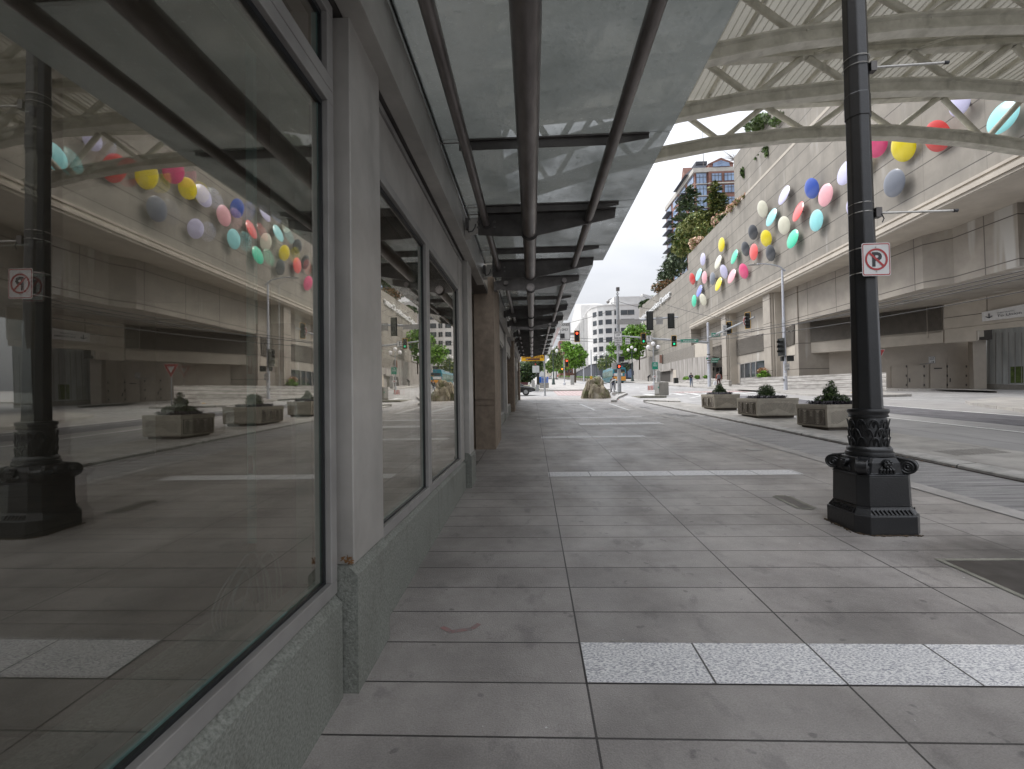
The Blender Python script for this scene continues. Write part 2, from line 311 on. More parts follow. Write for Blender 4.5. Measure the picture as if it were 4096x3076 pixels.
def canopy_mat():
    m = bpy.data.materials.new('canopy_glass'); m.use_nodes = True; t = m.node_tree; t.nodes.clear(); MT['canopy_glass'] = m
    o = t.nodes.new('ShaderNodeOutputMaterial'); a = t.nodes.new('ShaderNodeMixShader'); b = t.nodes.new('ShaderNodeMixShader'); c = t.nodes.new('ShaderNodeMixShader')
    tp = t.nodes.new('ShaderNodeBsdfTransparent'); tp.inputs[0].default_value = (.9, .905, .9, 1)
    df = t.nodes.new('ShaderNodeBsdfDiffuse'); df.inputs[0].default_value = (.24, .25, .24, 1)
    tr = t.nodes.new('ShaderNodeBsdfTranslucent'); tr.inputs[0].default_value = (.38, .4, .385, 1)
    gs = t.nodes.new('ShaderNodeBsdfGlossy'); gs.inputs['Roughness'].default_value = .03
    frs = fresnel(t, .035, 5.)
    dirt = ramp(t, noi(t, .9, 10, None, .65), .4, .62, .52, .84); spot = ramp(t, noi(t, 30, 3), .62, .7, 0, .4); sp2 = ramp(t, noi(t, 7, 6, None, .7), .62, .72, 0, .3)
    ad = t.nodes.new('ShaderNodeMath'); ad.use_clamp = True; t.links.new(dirt, ad.inputs[0]); t.links.new(spot, ad.inputs[1])
    a2 = t.nodes.new('ShaderNodeMath'); a2.use_clamp = True; t.links.new(ad.outputs[0], a2.inputs[0]); t.links.new(sp2, a2.inputs[1])
    a.inputs[0].default_value = .7; t.links.new(df.outputs[0], a.inputs[1]); t.links.new(tr.outputs[0], a.inputs[2])
    t.links.new(a2.outputs[0], b.inputs[0]); t.links.new(tp.outputs[0], b.inputs[1]); t.links.new(a.outputs[0], b.inputs[2])
    t.links.new(frs, c.inputs[0]); t.links.new(b.outputs[0], c.inputs[1]); t.links.new(gs.outputs[0], c.inputs[2]); t.links.new(c.outputs[0], o.inputs[0])
canopy_mat()
def deck_mat():
    m = P(0, 'roof_deck', (.52, .505, .455), (.38, .37, .335), 1.5, .6, detail=8, stretch=(1, .3, 1))
    t = m.node_tree; b = t.nodes['Principled BSDF']; o = t.nodes['Material Output']
    tr = t.nodes.new('ShaderNodeBsdfTranslucent'); tr.inputs[0].default_value = (.5, .48, .42, 1)
    mxs = t.nodes.new('ShaderNodeMixShader'); mxs.inputs[0].default_value = .17
    t.links.new(b.outputs[0], mxs.inputs[1]); t.links.new(tr.outputs[0], mxs.inputs[2]); t.links.new(mxs.outputs[0], o.inputs[0])
deck_mat()

# ---------------------------------------------------------------- objects
def tag(o, label=None, cat=None, group=None, kind=None):
    if label: o['label'] = label
    if cat: o['category'] = cat
    if group: o['group'] = group
    if kind: o['kind'] = kind
    return o
def thing(name, label, cat, loc=(0, 0, 0), rz=0., group=None):
    o = bpy.data.objects.new(name, None); C.objects.link(o); o.empty_display_size = .2
    o.location = loc; o.rotation_euler = (0, 0, rz); tag(o, label, cat, group); return o
def dup(root, loc, rz=0., label=None, group=None):
    r = root.copy(); C.objects.link(r); r.location = loc; r.rotation_euler = (0, 0, rz); tag(r, label, None, group)
    for ch in list(root.children):
        c = ch.copy(); C.objects.link(c); c.parent = r
        for gg in list(ch.children):
            d = gg.copy(); C.objects.link(d); d.parent = c
    return r
class B:
    def __init__(s): s.v = []; s.f = []; s.m = []; s.cur = 0
    def mat(s, i): s.cur = i; return s
    def add(s, vs, fs):
        k = len(s.v); s.v += [Vector(v) for v in vs]
        for f in fs: s.f.append([k+i for i in f]); s.m.append(s.cur)
        return s
    def quad(s, *p): return s.add(p, [tuple(range(len(p)))])
    def box(s, a, b):
        x0, y0, z0 = a; x1, y1, z1 = b
        return s.add([(x0, y0, z0), (x1, y0, z0), (x1, y1, z0), (x0, y1, z0), (x0, y0, z1), (x1, y0, z1), (x1, y1, z1), (x0, y1, z1)],
                     [(0, 3, 2, 1), (4, 5, 6, 7), (0, 1, 5, 4), (1, 2, 6, 5), (2, 3, 7, 6), (3, 0, 4, 7)])
    def slab(s, pts, d):                       # polygon pushed by vector d, closed
        pts = [Vector(p) for p in pts]; d = Vector(d); n = len(pts)
        return s.add(pts+[p+d for p in pts], [tuple(range(n))[::-1], tuple(range(n, 2*n))]+[(i, (i+1) % n, n+(i+1) % n, n+i) for i in range(n)])
    def prism(s, pts, z0, z1): return s.slab([(p[0], p[1], z0) for p in pts], (0, 0, z1-z0))
    def rings(s, rs, cap=True):
        n = len(rs[0]); k = len(s.v)
        for r in rs: s.v += [Vector(p) for p in r]
        for j in range(len(rs)-1):
            for i in range(n):
                a = k+j*n+i; b = k+j*n+(i+1) % n; s.f.append([a, b, b+n, a+n]); s.m.append(s.cur)
        if cap:
            s.f.append([k+i for i in range(n)][::-1]); s.f.append([k+(len(rs)-1)*n+i for i in range(n)]); s.m += [s.cur]*2
        return s
    def tube(s, pts, r, n=8, ph=0., cap=True):
        pts = [Vector(p) for p in pts]; rs = []; up = None
        for i, p in enumerate(pts):
            t = (pts[min(i+1, len(pts)-1)]-pts[max(i-1, 0)]).normalized()
            if up is None or abs(up.dot(t)) > .98: up = Vector((0, 0, 1)) if abs(t.z) < .9 else Vector((0, 1, 0))
            u = t.cross(up).normalized(); v = u.cross(t).normalized(); up = v
            rr = r[i] if isinstance(r, (list, tuple)) else r
            rs.append([p+(u*math.cos(2*math.pi*k/n+ph)+v*math.sin(2*math.pi*k/n+ph))*rr for k in range(n)])
        return s.rings(rs, cap)
    def lathe(s, c, prof, n=24, ph=0., cap=True):
        c = Vector(c); return s.rings([[c+Vector((r*math.cos(2*math.pi*k/n+ph), r*math.sin(2*math.pi*k/n+ph), z)) for k in range(n)] for r, z in prof], cap)
    def disc(s, c, nrm, a, r, n=24, th=.01):
        c = Vector(c); nrm = Vector(nrm).normalized(); return s.tube([c, c+nrm*th], r, n)
    def ball(s, c, r, n=14, sq=(1, 1, 1)):
        c = Vector(c); k = n//2
        return s.rings([[c+Vector((r*math.sin(math.pi*j/k)*math.cos(2*math.pi*i/n)*sq[0], r*math.sin(math.pi*j/k)*math.sin(2*math.pi*i/n)*sq[1], -r*math.cos(math.pi*j/k)*sq[2])) for i in range(n)] for j in [.02]+list(range(1, k))+[k-.02]])
    def text(s, txt, o, right, up, w=None, h=None, th=.004, bold=0., align='L', fill=True):
        cu = bpy.data.curves.new('t', 'FONT'); cu.body = txt; cu.extrude = .0; cu.offset = bold; cu.resolution_u = 3; cu.space_line = .8
        if align == 'C': cu.align_x = 'CENTER'
        ob = bpy.data.objects.new('t', cu); C.objects.link(ob); dg = bpy.context.evaluated_depsgraph_get(); me = bpy.data.meshes.new_from_object(ob.evaluated_get(dg))
        xs = [v.co.x for v in me.vertices]; ys = [v.co.y for v in me.vertices]; x0, x1, y0, y1 = min(xs), max(xs), min(ys), max(ys)
        sx = w/(x1-x0) if w else h/(y1-y0); sy = h/(y1-y0) if h else sx
        right = Vector(right).normalized(); up = Vector(up).normalized(); nn = right.cross(up); o = Vector(o)
        vs = [o+right*((v.co.x-x0)*sx)+up*((v.co.y-y0)*sy)+nn*th for v in me.vertices]
        s.add(vs, [tuple(p.vertices) for p in me.polygons])
        if th > .02:                            # letters with depth: side walls
            ed = {}
            for p in me.polygons:
                q = list(p.vertices)
                for i in range(len(q)):
                    e = (q[i], q[(i+1) % len(q)]); ed[tuple(sorted(e))] = ed.get(tuple(sorted(e)), [])+[e]
            for e in ed.values():
                if len(e) == 1:
                    a, b_ = e[0]; s.add([vs[a], vs[b_], vs[b_]-nn*th, vs[a]-nn*th], [(3, 2, 1, 0)])
        C.objects.unlink(ob); bpy.data.objects.remove(ob); bpy.data.curves.remove(cu); bpy.data.meshes.remove(me); return s
    def build(s, name, mats, parent=None, loc=None, smooth=False, bevel=0., tagd=None):
        if isinstance(mats, str): mats = [mats]
        org = Vector(loc) if loc is not None else Vector((0, 0, 0)); base = org
        me = bpy.data.meshes.new(name); me.from_pydata([tuple(v-org) for v in s.v], [], s.f); me.update()
        for m in mats: me.materials.append(MT[m])
        if len(mats) > 1: me.polygons.foreach_set('material_index', s.m)
        if smooth: me.polygons.foreach_set('use_smooth', [True]*len(me.polygons))
        o = bpy.data.objects.new(name, me); C.objects.link(o)
        if parent is not None: o.parent = parent
        else: o.location = org
        if smooth:
            md = o.modifiers.new('es', 'EDGE_SPLIT'); md.split_angle = math.radians(38)
        if bevel:
            md = o.modifiers.new('bv', 'BEVEL'); md.width = bevel; md.segments = 2; md.limit_method = 'ANGLE'; md.angle_limit = math.radians(40)
        return o
    def part(s, name, mats, root, **k):        # vertices given in world space; root unrotated
        return s.build(name, mats, parent=root, loc=root_world(root), **k)
def root_world(r):
    v = Vector(r.location)
    while r.parent: r = r.parent; v += Vector(r.location)
    return v
def S(name, b, m, **k):
    o = b.build(name, m, **k); o['kind'] = 'structure'; return o
# ================================================================ GROUND
def sheet(b, x0, x1, y0, y1, h=0., ys=None):
    """strip of ground following the slope; x0/x1 numbers or functions of Y"""
    f0 = x0 if callable(x0) else (lambda Y: x0); f1 = x1 if callable(x1) else (lambda Y: x1)
    L = [y0]+[y for y in ([42.]+[42+8*k for k in range(1, 60)]) if y0 < y < y1]+[y1]
    if callable(x0) or callable(x1): L = sorted(set(L+[y0+(y1-y0)*k/16 for k in range(17)]))
    vs = []
    for y in L: vs += [(f0(y), y, g(y)+h), (f1(y), y, g(y)+h)]
    return b.add(vs, [(2*i, 2*i+1, 2*i+3, 2*i+2) for i in range(len(L)-1)])
def raised(b, x0, x1, y0, y1, h, base=-.05):
    f0 = x0 if callable(x0) else (lambda Y: x0); f1 = x1 if callable(x1) else (lambda Y: x1)
    k = len(b.v); sheet(b, x0, x1, y0, y1, h); n = (len(b.v)-k)//2
    for i in range(n-1):
        p = [b.v[k+2*i], b.v[k+2*i+2]]; q = [b.v[k+2*i+1], b.v[k+2*i+3]]; d = Vector((0, 0, base-h))
        b.quad(p[0]+d, p[0], p[1], p[1]+d); b.quad(q[0], q[0]+d, q[1]+d, q[1])
    for e in (0, n-1):
        p, q = b.v[k+2*e], b.v[k+2*e+1]; d = Vector((0, 0, base-h)); b.quad(p, q, q+d, p+d)
    return b
def poly(b, pts, h):       # flat patch from ground points, draped at height h
    return b.add([(x, y, g(y)+h) for x, y in pts], [tuple(range(len(pts)))])
def pp(x, y, h=0.): v = gp(x, y, h); return (v.x, v.y)

S('road', sheet(B(), -120, 160, -30, 500, -.012), 'road')
def lane_edge(Y): return 5.25 if Y < 22 else 5.25+max(0, Y-22)**2*.006
S('pavement', sheet(B(), -1.6, lane_edge, -8, 41.5, 0.), 'paving')
b = B(); sheet(b, lambda Y: lane_edge(Y)+.02, lambda Y: lane_edge(Y)+.3, -8, 36, .004); S('gutter', b, 'gutter_concrete')
S('bike_lane', sheet(B(), lambda Y: lane_edge(Y)+.3, 7.1, -8, 30, -.006), 'lane_concrete')
b = B()
for z8 in ([(1985, 830), (2600, 830), (2600, 905), (2010, 905)],): pass
def z8(x, y): return pp(2000+x*.5877, 1500+y*.5877)
bands = []
poly(b, [(.262, 2.562), (4.31, 2.562), (4.31, 2.943), (.262, 2.943)], .004)
for q in ([(325, 652), (2010, 656), (2070, 688), (340, 685)], [(280, 418), (975, 412), (990, 425), (285, 430)], [(530, 328), (1085, 322), (1105, 335), (545, 340)], [(250, 292), (960, 283), (968, 288), (250, 297)]):
    p = [z8(*a) for a in q]; x0 = p[0][0]; x1 = p[1][0]; y1 = (p[0][1]+p[1][1])/2; y0 = (p[2][1]+p[3][1])/2
    poly(b, [(x0, y0), (x1, y0), (x1, max(y1, y0+.35)), (x0, max(y1, y0+.35))], .004)
S('stone_bands', b, 'granite_white')
b = B()
def stroke(b, pts, wd, h=.008):
    for i in range(len(pts)-1):
        p, q = Vector((*pts[i], 0)), Vector((*pts[i+1], 0)); n = (q-p).cross(Vector((0, 0, 1))).normalized()*wd/2
        poly(b, [(p-n).xy[:], (q-n).xy[:], (q+n).xy[:], (p+n).xy[:]], h)
for q in ([(450, 248), (640, 245)], [(398, 206), (600, 200)], [(290, 191), (650, 186)], [(545, 198), (742, 194), (880, 240), (650, 242), (545, 198)], [(230, 165), (470, 162)], [(340, 152), (445, 151)]):
    stroke(b, [z8(*a) for a in q], .22 if len(q) < 4 else .14)
S('painted_lines', b, 'paint_white')
b = B()
for q in ([(640, 205), (700, 200)], [(690, 228), (790, 232)], [(720, 236), (800, 224)], [(955, 215), (1040, 232)], [(960, 222), (1010, 215)], [(1120, 262), (1180, 268)], [(1150, 280), (1200, 262)], [(1230, 272), (1300, 280)], [(1240, 282), (1310, 272)], [(1390, 286), (1430, 280)]):
    stroke(b, [z8(*a) for a in q], .13)
c0 = z8(1160, 272); 
for c in (z8(1150, 268), z8(1275, 276)):
    n = 18
    for i in range(n):
        a, a2 = 2*math.pi*i/n, 2*math.pi*(i+1)/n
        poly(b, [(c[0]+.42*math.cos(a), c[1]+.42*math.sin(a)), (c[0]+.42*math.cos(a2), c[1]+.42*math.sin(a2)), (c[0]+.3*math.cos(a2), c[1]+.3*math.sin(a2)), (c[0]+.3*math.cos(a), c[1]+.3*math.sin(a))], .008)
S('bike_symbol_paint', b, 'paint_worn')
# round covers, vault lids in the paving
for px, py, r in ((2000+1730*.5877, 1500+507*.5877, .17), (2000+1080*.5877, 1500+292*.5877, .2)):
    x, y = pp(px, py); t = B().lathe((0, 0, 0), [(r, -.01), (r, .008), (r*.9, .012), (r*.1, .012)], 20).build('manhole_cover', 'sign_back', loc=(0, 0, 0))
    t.location = (x, y, g(y)); t.rotation_euler = (math.atan(.0338), 0, 0)
    tag(t, 'small round metal cover in the paving '+('nearer the lamp post' if px > 2900 else 'farther away near the painted box'), 'manhole cover', 'small round covers in the paving')
# big dark vault lid by the lamp post and second one cut by the frame edge
def lid(x0, x1, y0, y1, name, label, cat):
    r = thing(name, label, cat, ((x0+x1)/2, (y0+y1)/2, g((y0+y1)/2)))
    b = B(); wd = .05
    for a in ((x0, x1, y0, y0+wd), (x0, x1, y1-wd, y1), (x0, x0+wd, y0+wd, y1-wd), (x1-wd, x1, y0+wd, y1-wd)): sheet(b, a[0], a[1], a[2], a[3], .006)
    b.part('frame', 'slab_stone', r); sheet(B(), x0+wd, x1-wd, y0+wd, y1-wd, .004).part('cover', 'metal_dark', r)
a0 = pp(3150, 1990); a1 = pp(3260, 2038); lid(a0[0]+.02, 3.2, a1[1], a0[1]+.1, 'vault_cover', 'dark rectangular vault cover left of the black lamp post base', 'vault cover')
q0 = pp(3735, 2236); lid(q0[0], q0[0]+1.25, q0[1]-1.15, q0[1], 'access_cover', 'large dark access cover in the pavement at right edge, below the lamp post', 'access cover')
# median with its kerb
S('kerb_shadow_line', sheet(B(), 7.03, 7.099, -8, 30.3, -.001), 'soil')  # shadow line under the kerb, painted as a strip in the soil colour
b = B()
b.add([(x, y, g(y)+h) for y in (-8, 30.3) for x, h in ((7.1, -.03), (7.105, .035), (7.13, .052), (7.42, .074))], [(0, 1, 5, 4), (1, 2, 6, 5), (2, 3, 7, 6)]); S('median_kerb', b, 'kerb_stone')
b = B(); raised(b, 7.42, lambda Y: 9.45-.02*Y, -8, 30.3, .072); S('median', b, 'median_concrete')
b = B()
for i in range(14):                                       # tactile warning pattern near the post
    x, y = 7.75+i*.09, 9.3+i*.02; poly(b, [(x, y-.28), (x+.02, y-.28), (x+.02, y+.28), (x, y+.28)], .076)
S('tactile_grooves', b, 'planter_dark')
# nose of the island where it bends, kerb round the boulder
b = B(); pts = [z8(*a) for a in [(975, 185), (995, 178), (1210, 170), (1230, 195)]]
b.slab([(x, y, g(y)-.05) for x, y in pts], (0, 0, .2)); S('island', b, 'kerb_stone')
b = B(); q = [pp(2470+(2600-2470)*t, 1592-12*t) for t in (0, 1)]
ck = [z8(*a) for a in [(775, 186), (775, 175), (790, 160), (855, 132)]]
for i in range(3):
    p, q = Vector((*ck[i], 0)), Vector((*ck[i+1], 0)); n = (q-p).cross(Vector((0, 0, 1))).normalized()*.18
    b.slab([(v.x, v.y, g(v.y)-.05) for v in (p-n, q-n, q+n, p+n)], (0, 0, .19))
S('corner_kerb', b, 'kerb_stone')
# main roadway strips to the right
S('asphalt_patch', sheet(B(), 14.1, 17.2, -8, 38, -.006), 'asphalt')
S('bright_concrete_lane', sheet(B(), 17.3, 21, -8, 38, -.005), 'road_light')
S('crossing_road', sheet(B(), -60, 70, 41.6, 54, -.006), 'road_light')
b = B(); sheet(b, 12.62, 12.8, 5, 22, -.001); sheet(b, 17.12, 17.3, 5, 38, -.001)
for k in range(9): sheet(b, 12.68, 12.8, 23+3*k, 24.6+3*k, -.003)
for k in range(30): sheet(b, 14.2, 14.32, 58+6*k, 60.2+6*k, -.003); sheet(b, 17.6, 17.72, 58+6*k, 60.2+6*k, -.003)
for k in range(9): sheet(b, 10.2+k*1.35, 10.8+k*1.35, 41.8, 44.8, -.001)      # zebra on the far right
for q in ([(2735, 1569), (2860, 1593)], [(2760, 1592), (2850, 1575)], [(2700, 1560), (3100, 1556)], [(2690, 1566), (3250, 1562)], [(2820, 1601), (3000, 1596)], [(2470, 1592), (2400+665*.271, 1150+1600*.271)], [(2560, 1567), (2700, 1575)], [(3560, 1590), (3900, 1584)], [(3560, 1598), (3850, 1596)], [(3600, 1584), (3800, 1580)]):
    stroke(b, [pp(*a) for a in q], .22, -.001)
S('road_markings', b, 'paint_white')
b = B(); poly(b, [pp(2195, 1550), pp(2318, 1549), pp(2345, 1583), pp(2233, 1582)], .002); poly(b, [(14, 45.5), (24, 45.5), (24, 48.5), (14, 48.5)], .002); S('brick_crosswalk', b, 'brick_paving')
# far pavements and kerbs
b = B(); raised(b, -14, 9.2, 56, 420, .15); S('far_pavement', b, 'sidewalk_light')
b = B(); raised(b, 12.6, 14.0, 90, 420, .15); S('far_median', b, 'sidewalk_light')
b = B(); raised(b, 20.2, 60, 47.5, 420, .15); S('opposite_pavement', b, 'sidewalk_light')
b = B()
pt = [pp(x, y, .1) for x, y in [(2960, 1546), (3050, 1560), (3150, 1572), (3300, 1583), (3530, 1582), (3647, 1579), (3640, 1572), (3530, 1567), (3300, 1564), (3130, 1556)]]
pt = pt[:6]+[(pt[5][0]+1, pt[5][1]+3.5), (30, 46.9), (20.3, 47.2)]
b.slab([(x, y, g(y)-.1) for x, y in pt], (0, 0, .24)); S('corner_pavement', b, 'sidewalk_light')
b = B(); pt = [pp(x, y, .1) for x, y in [(3860, 1604), (3880, 1612), (3980, 1625), (4096, 1640), (4300, 1655), (4300, 1598), (4000, 1590)]]
b.slab([(x, y, g(y)-.1) for x, y in pt], (0, 0, .22)); S('traffic_island', b, 'sidewalk_light')
b = B(); poly(b, [pp(3230, 1565, .15), pp(3420, 1567, .15), pp(3420, 1571, .15), pp(3225, 1569, .15)], .148); S('tactile_paving', b, 'tactile')
b = B(); stroke(b, [(4.35, 4.35), (4.9, 4.55)], .05, .003); stroke(b, [(-.62, 3.12), (-.55, 3.06), (-.42, 3.1), (-.38, 3.16)], .035, .003); S('spray_marks', b, 'paint_red')
b = B()
for _ in range(46):                                      # litter: petals and crumbs
    x = random.uniform(-.6, 4.8); y = random.uniform(1.8, 9); s = random.uniform(.004, .012)
    poly(b, [(x, y), (x+s, y+s*.4), (x+s*.7, y+s*1.3), (x-s*.3, y+s)], .005)
tag(b.build('litter', 'sign_white'), kind='stuff', label='tiny pale crumbs and petals scattered on the paving', cat='litter')
b = B()
for k in range(70):
    x = random.choice([7.02-abs(random.gauss(0, .04))]); y = random.uniform(6, 26); s = random.uniform(.012, .04)
    poly(b, [(x, y), (x+s, y+s*.4), (x+s*.7, y+s*1.3), (x-s*.3, y+s)], .01)
tag(b.build('leaf_litter', 'leaf_rust'), kind='stuff', label='dry leaf scraps along the foot of the median kerb', cat='litter')

# ================================================================ STOREFRONT BUILDING (left)
XG, XF = -1.062, -1.02
bd = thing('shop_building', 'grey metal and glass shop building with granite plinth along the left side of the walkway', 'building', (-1.6, 2.5, g(2.5)))
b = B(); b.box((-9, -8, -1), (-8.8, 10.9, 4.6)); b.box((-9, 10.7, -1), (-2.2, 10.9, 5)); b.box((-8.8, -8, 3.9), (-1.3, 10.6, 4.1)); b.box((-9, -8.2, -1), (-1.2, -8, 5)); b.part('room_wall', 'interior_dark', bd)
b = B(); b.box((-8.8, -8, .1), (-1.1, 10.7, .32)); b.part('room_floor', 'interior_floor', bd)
b = B(); b.box((-9.2, -3.6, 4.11), (-1.0, 12.99, 11.5)); b.part('upper_storeys', 'scc_plain', bd); B().box((-9.2, 13, 5.), (-1.0, 38, 11.5)).part('upper_storeys', 'scc_plain', bd)
# plinth pieces
def plinth(y0, y1, x, ztop, bev=.03):
    b = B(); zb = g(y0)-.3
    prof = [(x, zb), (x, ztop-.05), (x-.05, ztop), (-1.5, ztop), (-1.5, zb)]
    b.slab([(p[0], y0, p[1]) for p in prof], (0, y1-y0, 0)); return b
plinth(-8, 2.43, -1.0, .615).part('plinth', 'granite_base', bd)
plinth(3.03, 4.99, -1.01, .665).part('plinth', 'granite_base', bd)
plinth(5.0, 7.05, -1.01, .665).part('plinth', 'granite_base', bd)
for y0, y1 in ((2.46, 3.0), (7.1, 7.62)):
    b = plinth(y0, y1, -.93, .74 if y0 < 5 else .76); b.part('pier_base', 'granite_base', bd)
    b = B(); b.box((-1.4, y0+.02, .74), (-.955, y1-.02, 3.685)); o = b.part('pier', 'metal_clad', bd, bevel=.006)
def window(y0, y1, z0, z1, inner=True, ghost=0.):
    f = B(); w_ = .07
    f.box((-1.2, y0, z0), (XF, y1, z0+w_)); f.box((-1.2, y0, z1-w_), (XF, y1, z1)); f.box((-1.2, y0, z0+w_), (XF, y0+w_, z1-w_)); f.box((-1.2, y1-w_, z0+w_), (XF, y1, z1-w_))
    fr = f.part('window_frame', 'metal_frame', bd, bevel=.004)
    k = B(); t_ = .014
    for q in ((y0+w_, y1-w_, z0+w_, z0+w_+t_), (y0+w_, y1-w_, z1-w_-t_*2, z1-w_), (y0+w_, y0+w_+t_, z0+w_+t_, z1-w_-2*t_), (y1-w_-t_, y1-w_, z0+w_+t_, z1-w_-2*t_)): k.box((XG-.05, q[0]+.001, q[2]), (XG+.012, q[1]-.001, q[3]))
    k.part('gasket', 'gasket', fr)
    e = B()
    for q in ((y0+w_+t_, y1-w_-t_, z0+w_+t_, z0+w_+t_+.012), (y1-w_-t_-.012, y1-w_-t_, z0+w_+t_+.012, z1-w_-2*t_)): e.box((XG-.03, q[0], q[2]), (XG-.004, q[1], q[3]))
    e.part('spacer', 'glass_edge', fr)
    p = B(); p.quad((XG, y0+w_, z0+w_), (XG, y1-w_, z0+w_), (XG, y1-w_, z1-w_), (XG, y0+w_, z1-w_)); p.part('pane', 'shop_glass', fr)
    if inner: p = B(); d = ghost; p.quad((XG-.028-d*.5, y0+w_, z0+w_), (XG-.028+d*.5, y1-w_, z0+w_), (XG-.028+d*.5-.004, y1-w_, z1-w_), (XG-.028-d*.5-.004, y0+w_, z1-w_)); p.part('inner_pane', 'shop_glass_inner', fr)
window(-3.2, 2.42, .62, 3.22, ghost=.055); window(-3.2, 2.42, 3.225, 3.685, inner=False)
window(3.02, 4.655, .67, 3.19, ghost=.01); window(4.66, 6.7, .67, 3.19, ghost=.01)
B().box((-1.25, 6.7, .67), (XF-.01, 7.08, 3.62)).part('side_panel', 'metal_clad', bd); B().box((-1.25, 2.42, .62), (XF-.04, 2.5, 3.68)).part('side_panel', 'metal_clad', bd)
for y0, y1 in ((3.02, 4.985), (4.99, 6.69)): b = B(); b.box((-1.25, y0, 3.195), (-1.035, y1, 3.62)); b.part('spandrel', 'metal_clad', bd, bevel=.003)
b = B(); b.box((-1.3, 3.0, 3.628), (-1.02, 7.05, 3.672)); b.part('head_trim', 'metal_frame', bd)
b = B(); b.box((-.99, -8, 3.68), (-.855, 5.9, 4.095)); b.part('fascia_beam', 'metal_clad', bd, bevel=.004); B().box((-.99, 5.905, 3.68), (-.855, 8.72, 4.095)).part('fascia_beam', 'metal_clad', bd, bevel=.004)
B().box((-1.5, -8, 3.69), (-.995, 8.72, 3.8)).part('soffit', 'metal_dark', bd); B().box((-2.2, 7.65, 4.0), (-1.0, 10.95, 4.105)).part('soffit', 'metal_dark', bd)
# stone columns and the shopfront between them
def column(y0, y1, x0, x1, zt):
    z = g(y0); b = B(); c = .03
    for za, zb, ins in ((z-.2, z+1.0, 0), (z+1.0, z+1.03, .012), (z+1.03, z+1.13, 0), (z+1.13, z+1.16, .012), (z+1.16, zt, 0)):
        b.box((x0+ins, y0+ins, za), (x1-ins, y1-ins, zb))
    b.part('stone_column', 'brown_stone', bd)
column(11.0, 12.9, -1.34, -.87, 4.5); column(10.99, 12.9, -1.9, -1.37, 4.0); column(23.6, 24.8, -1.34, -.9, 5.1); column(36.2, 37.6, -1.34, -.95, 5.5)
for ya, yb in ((12.95, 18.3), (18.6, 23.9), (25.3, 30.5), (30.8, 36.1)):
    z = g(ya)+.25
    b = B(); b.box((-1.5, ya, g(ya)-.3), (-1.08, yb, z+.25)); b.part('plinth', 'granite_base', bd)
    b = B(); b.box((-1.3, ya, z+.25), (-1.1, ya+.08, 3.5)); b.box((-1.3, yb-.08, z+.25), (-1.1, yb, 3.5)); b.box((-1.3, ya+.08, 3.42), (-1.1, yb-.08, 3.5)); b.box((-1.3, ya+.08, z+.25), (-1.1, yb-.08, z+.33)); f = b.part('window_frame', 'metal_frame', bd)
    b = B(); b.quad((-1.15, ya+.08, z+.33), (-1.15, yb-.08, z+.33), (-1.15, yb-.08, 3.42), (-1.15, ya+.08, 3.42)); b.part('pane', 'shop_glass', f)
    b = B(); b.box((-1.24, ya, 3.505), (-1.07, yb, 4.2)); b.part('spandrel', 'metal_clad', bd)
for y in (18.3, 30.5): b = B(); b.box((-1.4, y, g(y)+.3), (-.98, y+.3, 4.2)); b.part('pier', 'metal_clad', bd, bevel=.01)
b = B(); b.box((-.99, 12.95, 4.01), (-.855, 19.3, 4.42)); b.part('fascia_beam', 'metal_clad', bd)
b = B(); b.box((-1.3, 12.95, 4.02), (-1.0, 38, 5.0)); b.part('head_wall', 'metal_dark', bd)
B().box((-.99, 19.31, 4.31), (-.855, 23.55, 4.72)).part('fascia_beam', 'metal_clad', bd); B().box((-.99, 24.85, 4.31), (-.855, 36.15, 4.72)).part('fascia_beam', 'metal_clad', bd)
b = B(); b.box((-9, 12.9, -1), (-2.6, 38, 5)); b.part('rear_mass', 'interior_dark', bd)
# things inside the near window
t = thing('shelf_upright', 'pale green slotted metal upright just inside the near window', 'shelf upright', (-1.42, 2.34, .32))
b = B(); b.box((-1.44, 2.33, .9), (-1.4, 2.36, 4.)); 
b.part('channel', 'glass_edge', t); b = B()
for z in (1.25, 1.75, 2.4): b.box((-1.43, 2.322, z), (-1.41, 2.329, z+.09))
b.part('bracket_slot', 'gasket', t); b = B(); b.box((-1.435, 2.335, .32), (-1.405, 2.355, .9)); b.part('foot', 'metal_dark', t)
tag(B().box((-1.38, 2.31, .5), (-1.2, 2.42, 2.0)).build('boxed_pipe', 'interior_purple', loc=(-1.3, 2.36, .5)), 'dark purple boxed-in panel low inside the near window', 'panel')
b = B(); random.seed(3)
for k in range(7):
    pts = []; r1 = .13+.02*random.random(); r2 = .2+.05*random.random(); tw = random.uniform(-.6, .6); cz = .62+.04*random.random()
    for i in range(29):
        a = 2*math.pi*i/28; pts.append((-1.3-.01*k+.05*math.cos(a+tw), 2.22-.02*k+r1*math.cos(a)*.6, cz+r2*math.sin(a)+.05*math.sin(a*2+tw)))
    b.tube(pts, .0042, 6, cap=False)
tag(b.build('cable_coil', 'cable', loc=(-1.44, 2.2, .6), smooth=True), 'loosely coiled dark cable standing on the floor inside the near window', 'cable')
o = B().ball((-1.3, 1.26, .345), .02, 8, (1, 1.6, .6)).build('dry_leaf', 'leaf_rust', loc=(-1.3, 1.26, .34)); tag(o, 'small tan dry leaf on the sill inside the near window', 'leaf')
b = B()
for k in range(26):
    c = Vector((-.955+random.uniform(-.06, .0), 2.46+random.uniform(-.012, .0), .775+random.uniform(-.02, .02))); d = Vector((random.gauss(0, 1), random.gauss(0, .3), random.gauss(0, .6))).normalized()*.012
    b.quad(c-d, c+Vector((0, 0, .006)), c+d, c-Vector((.003, 0, .006)))
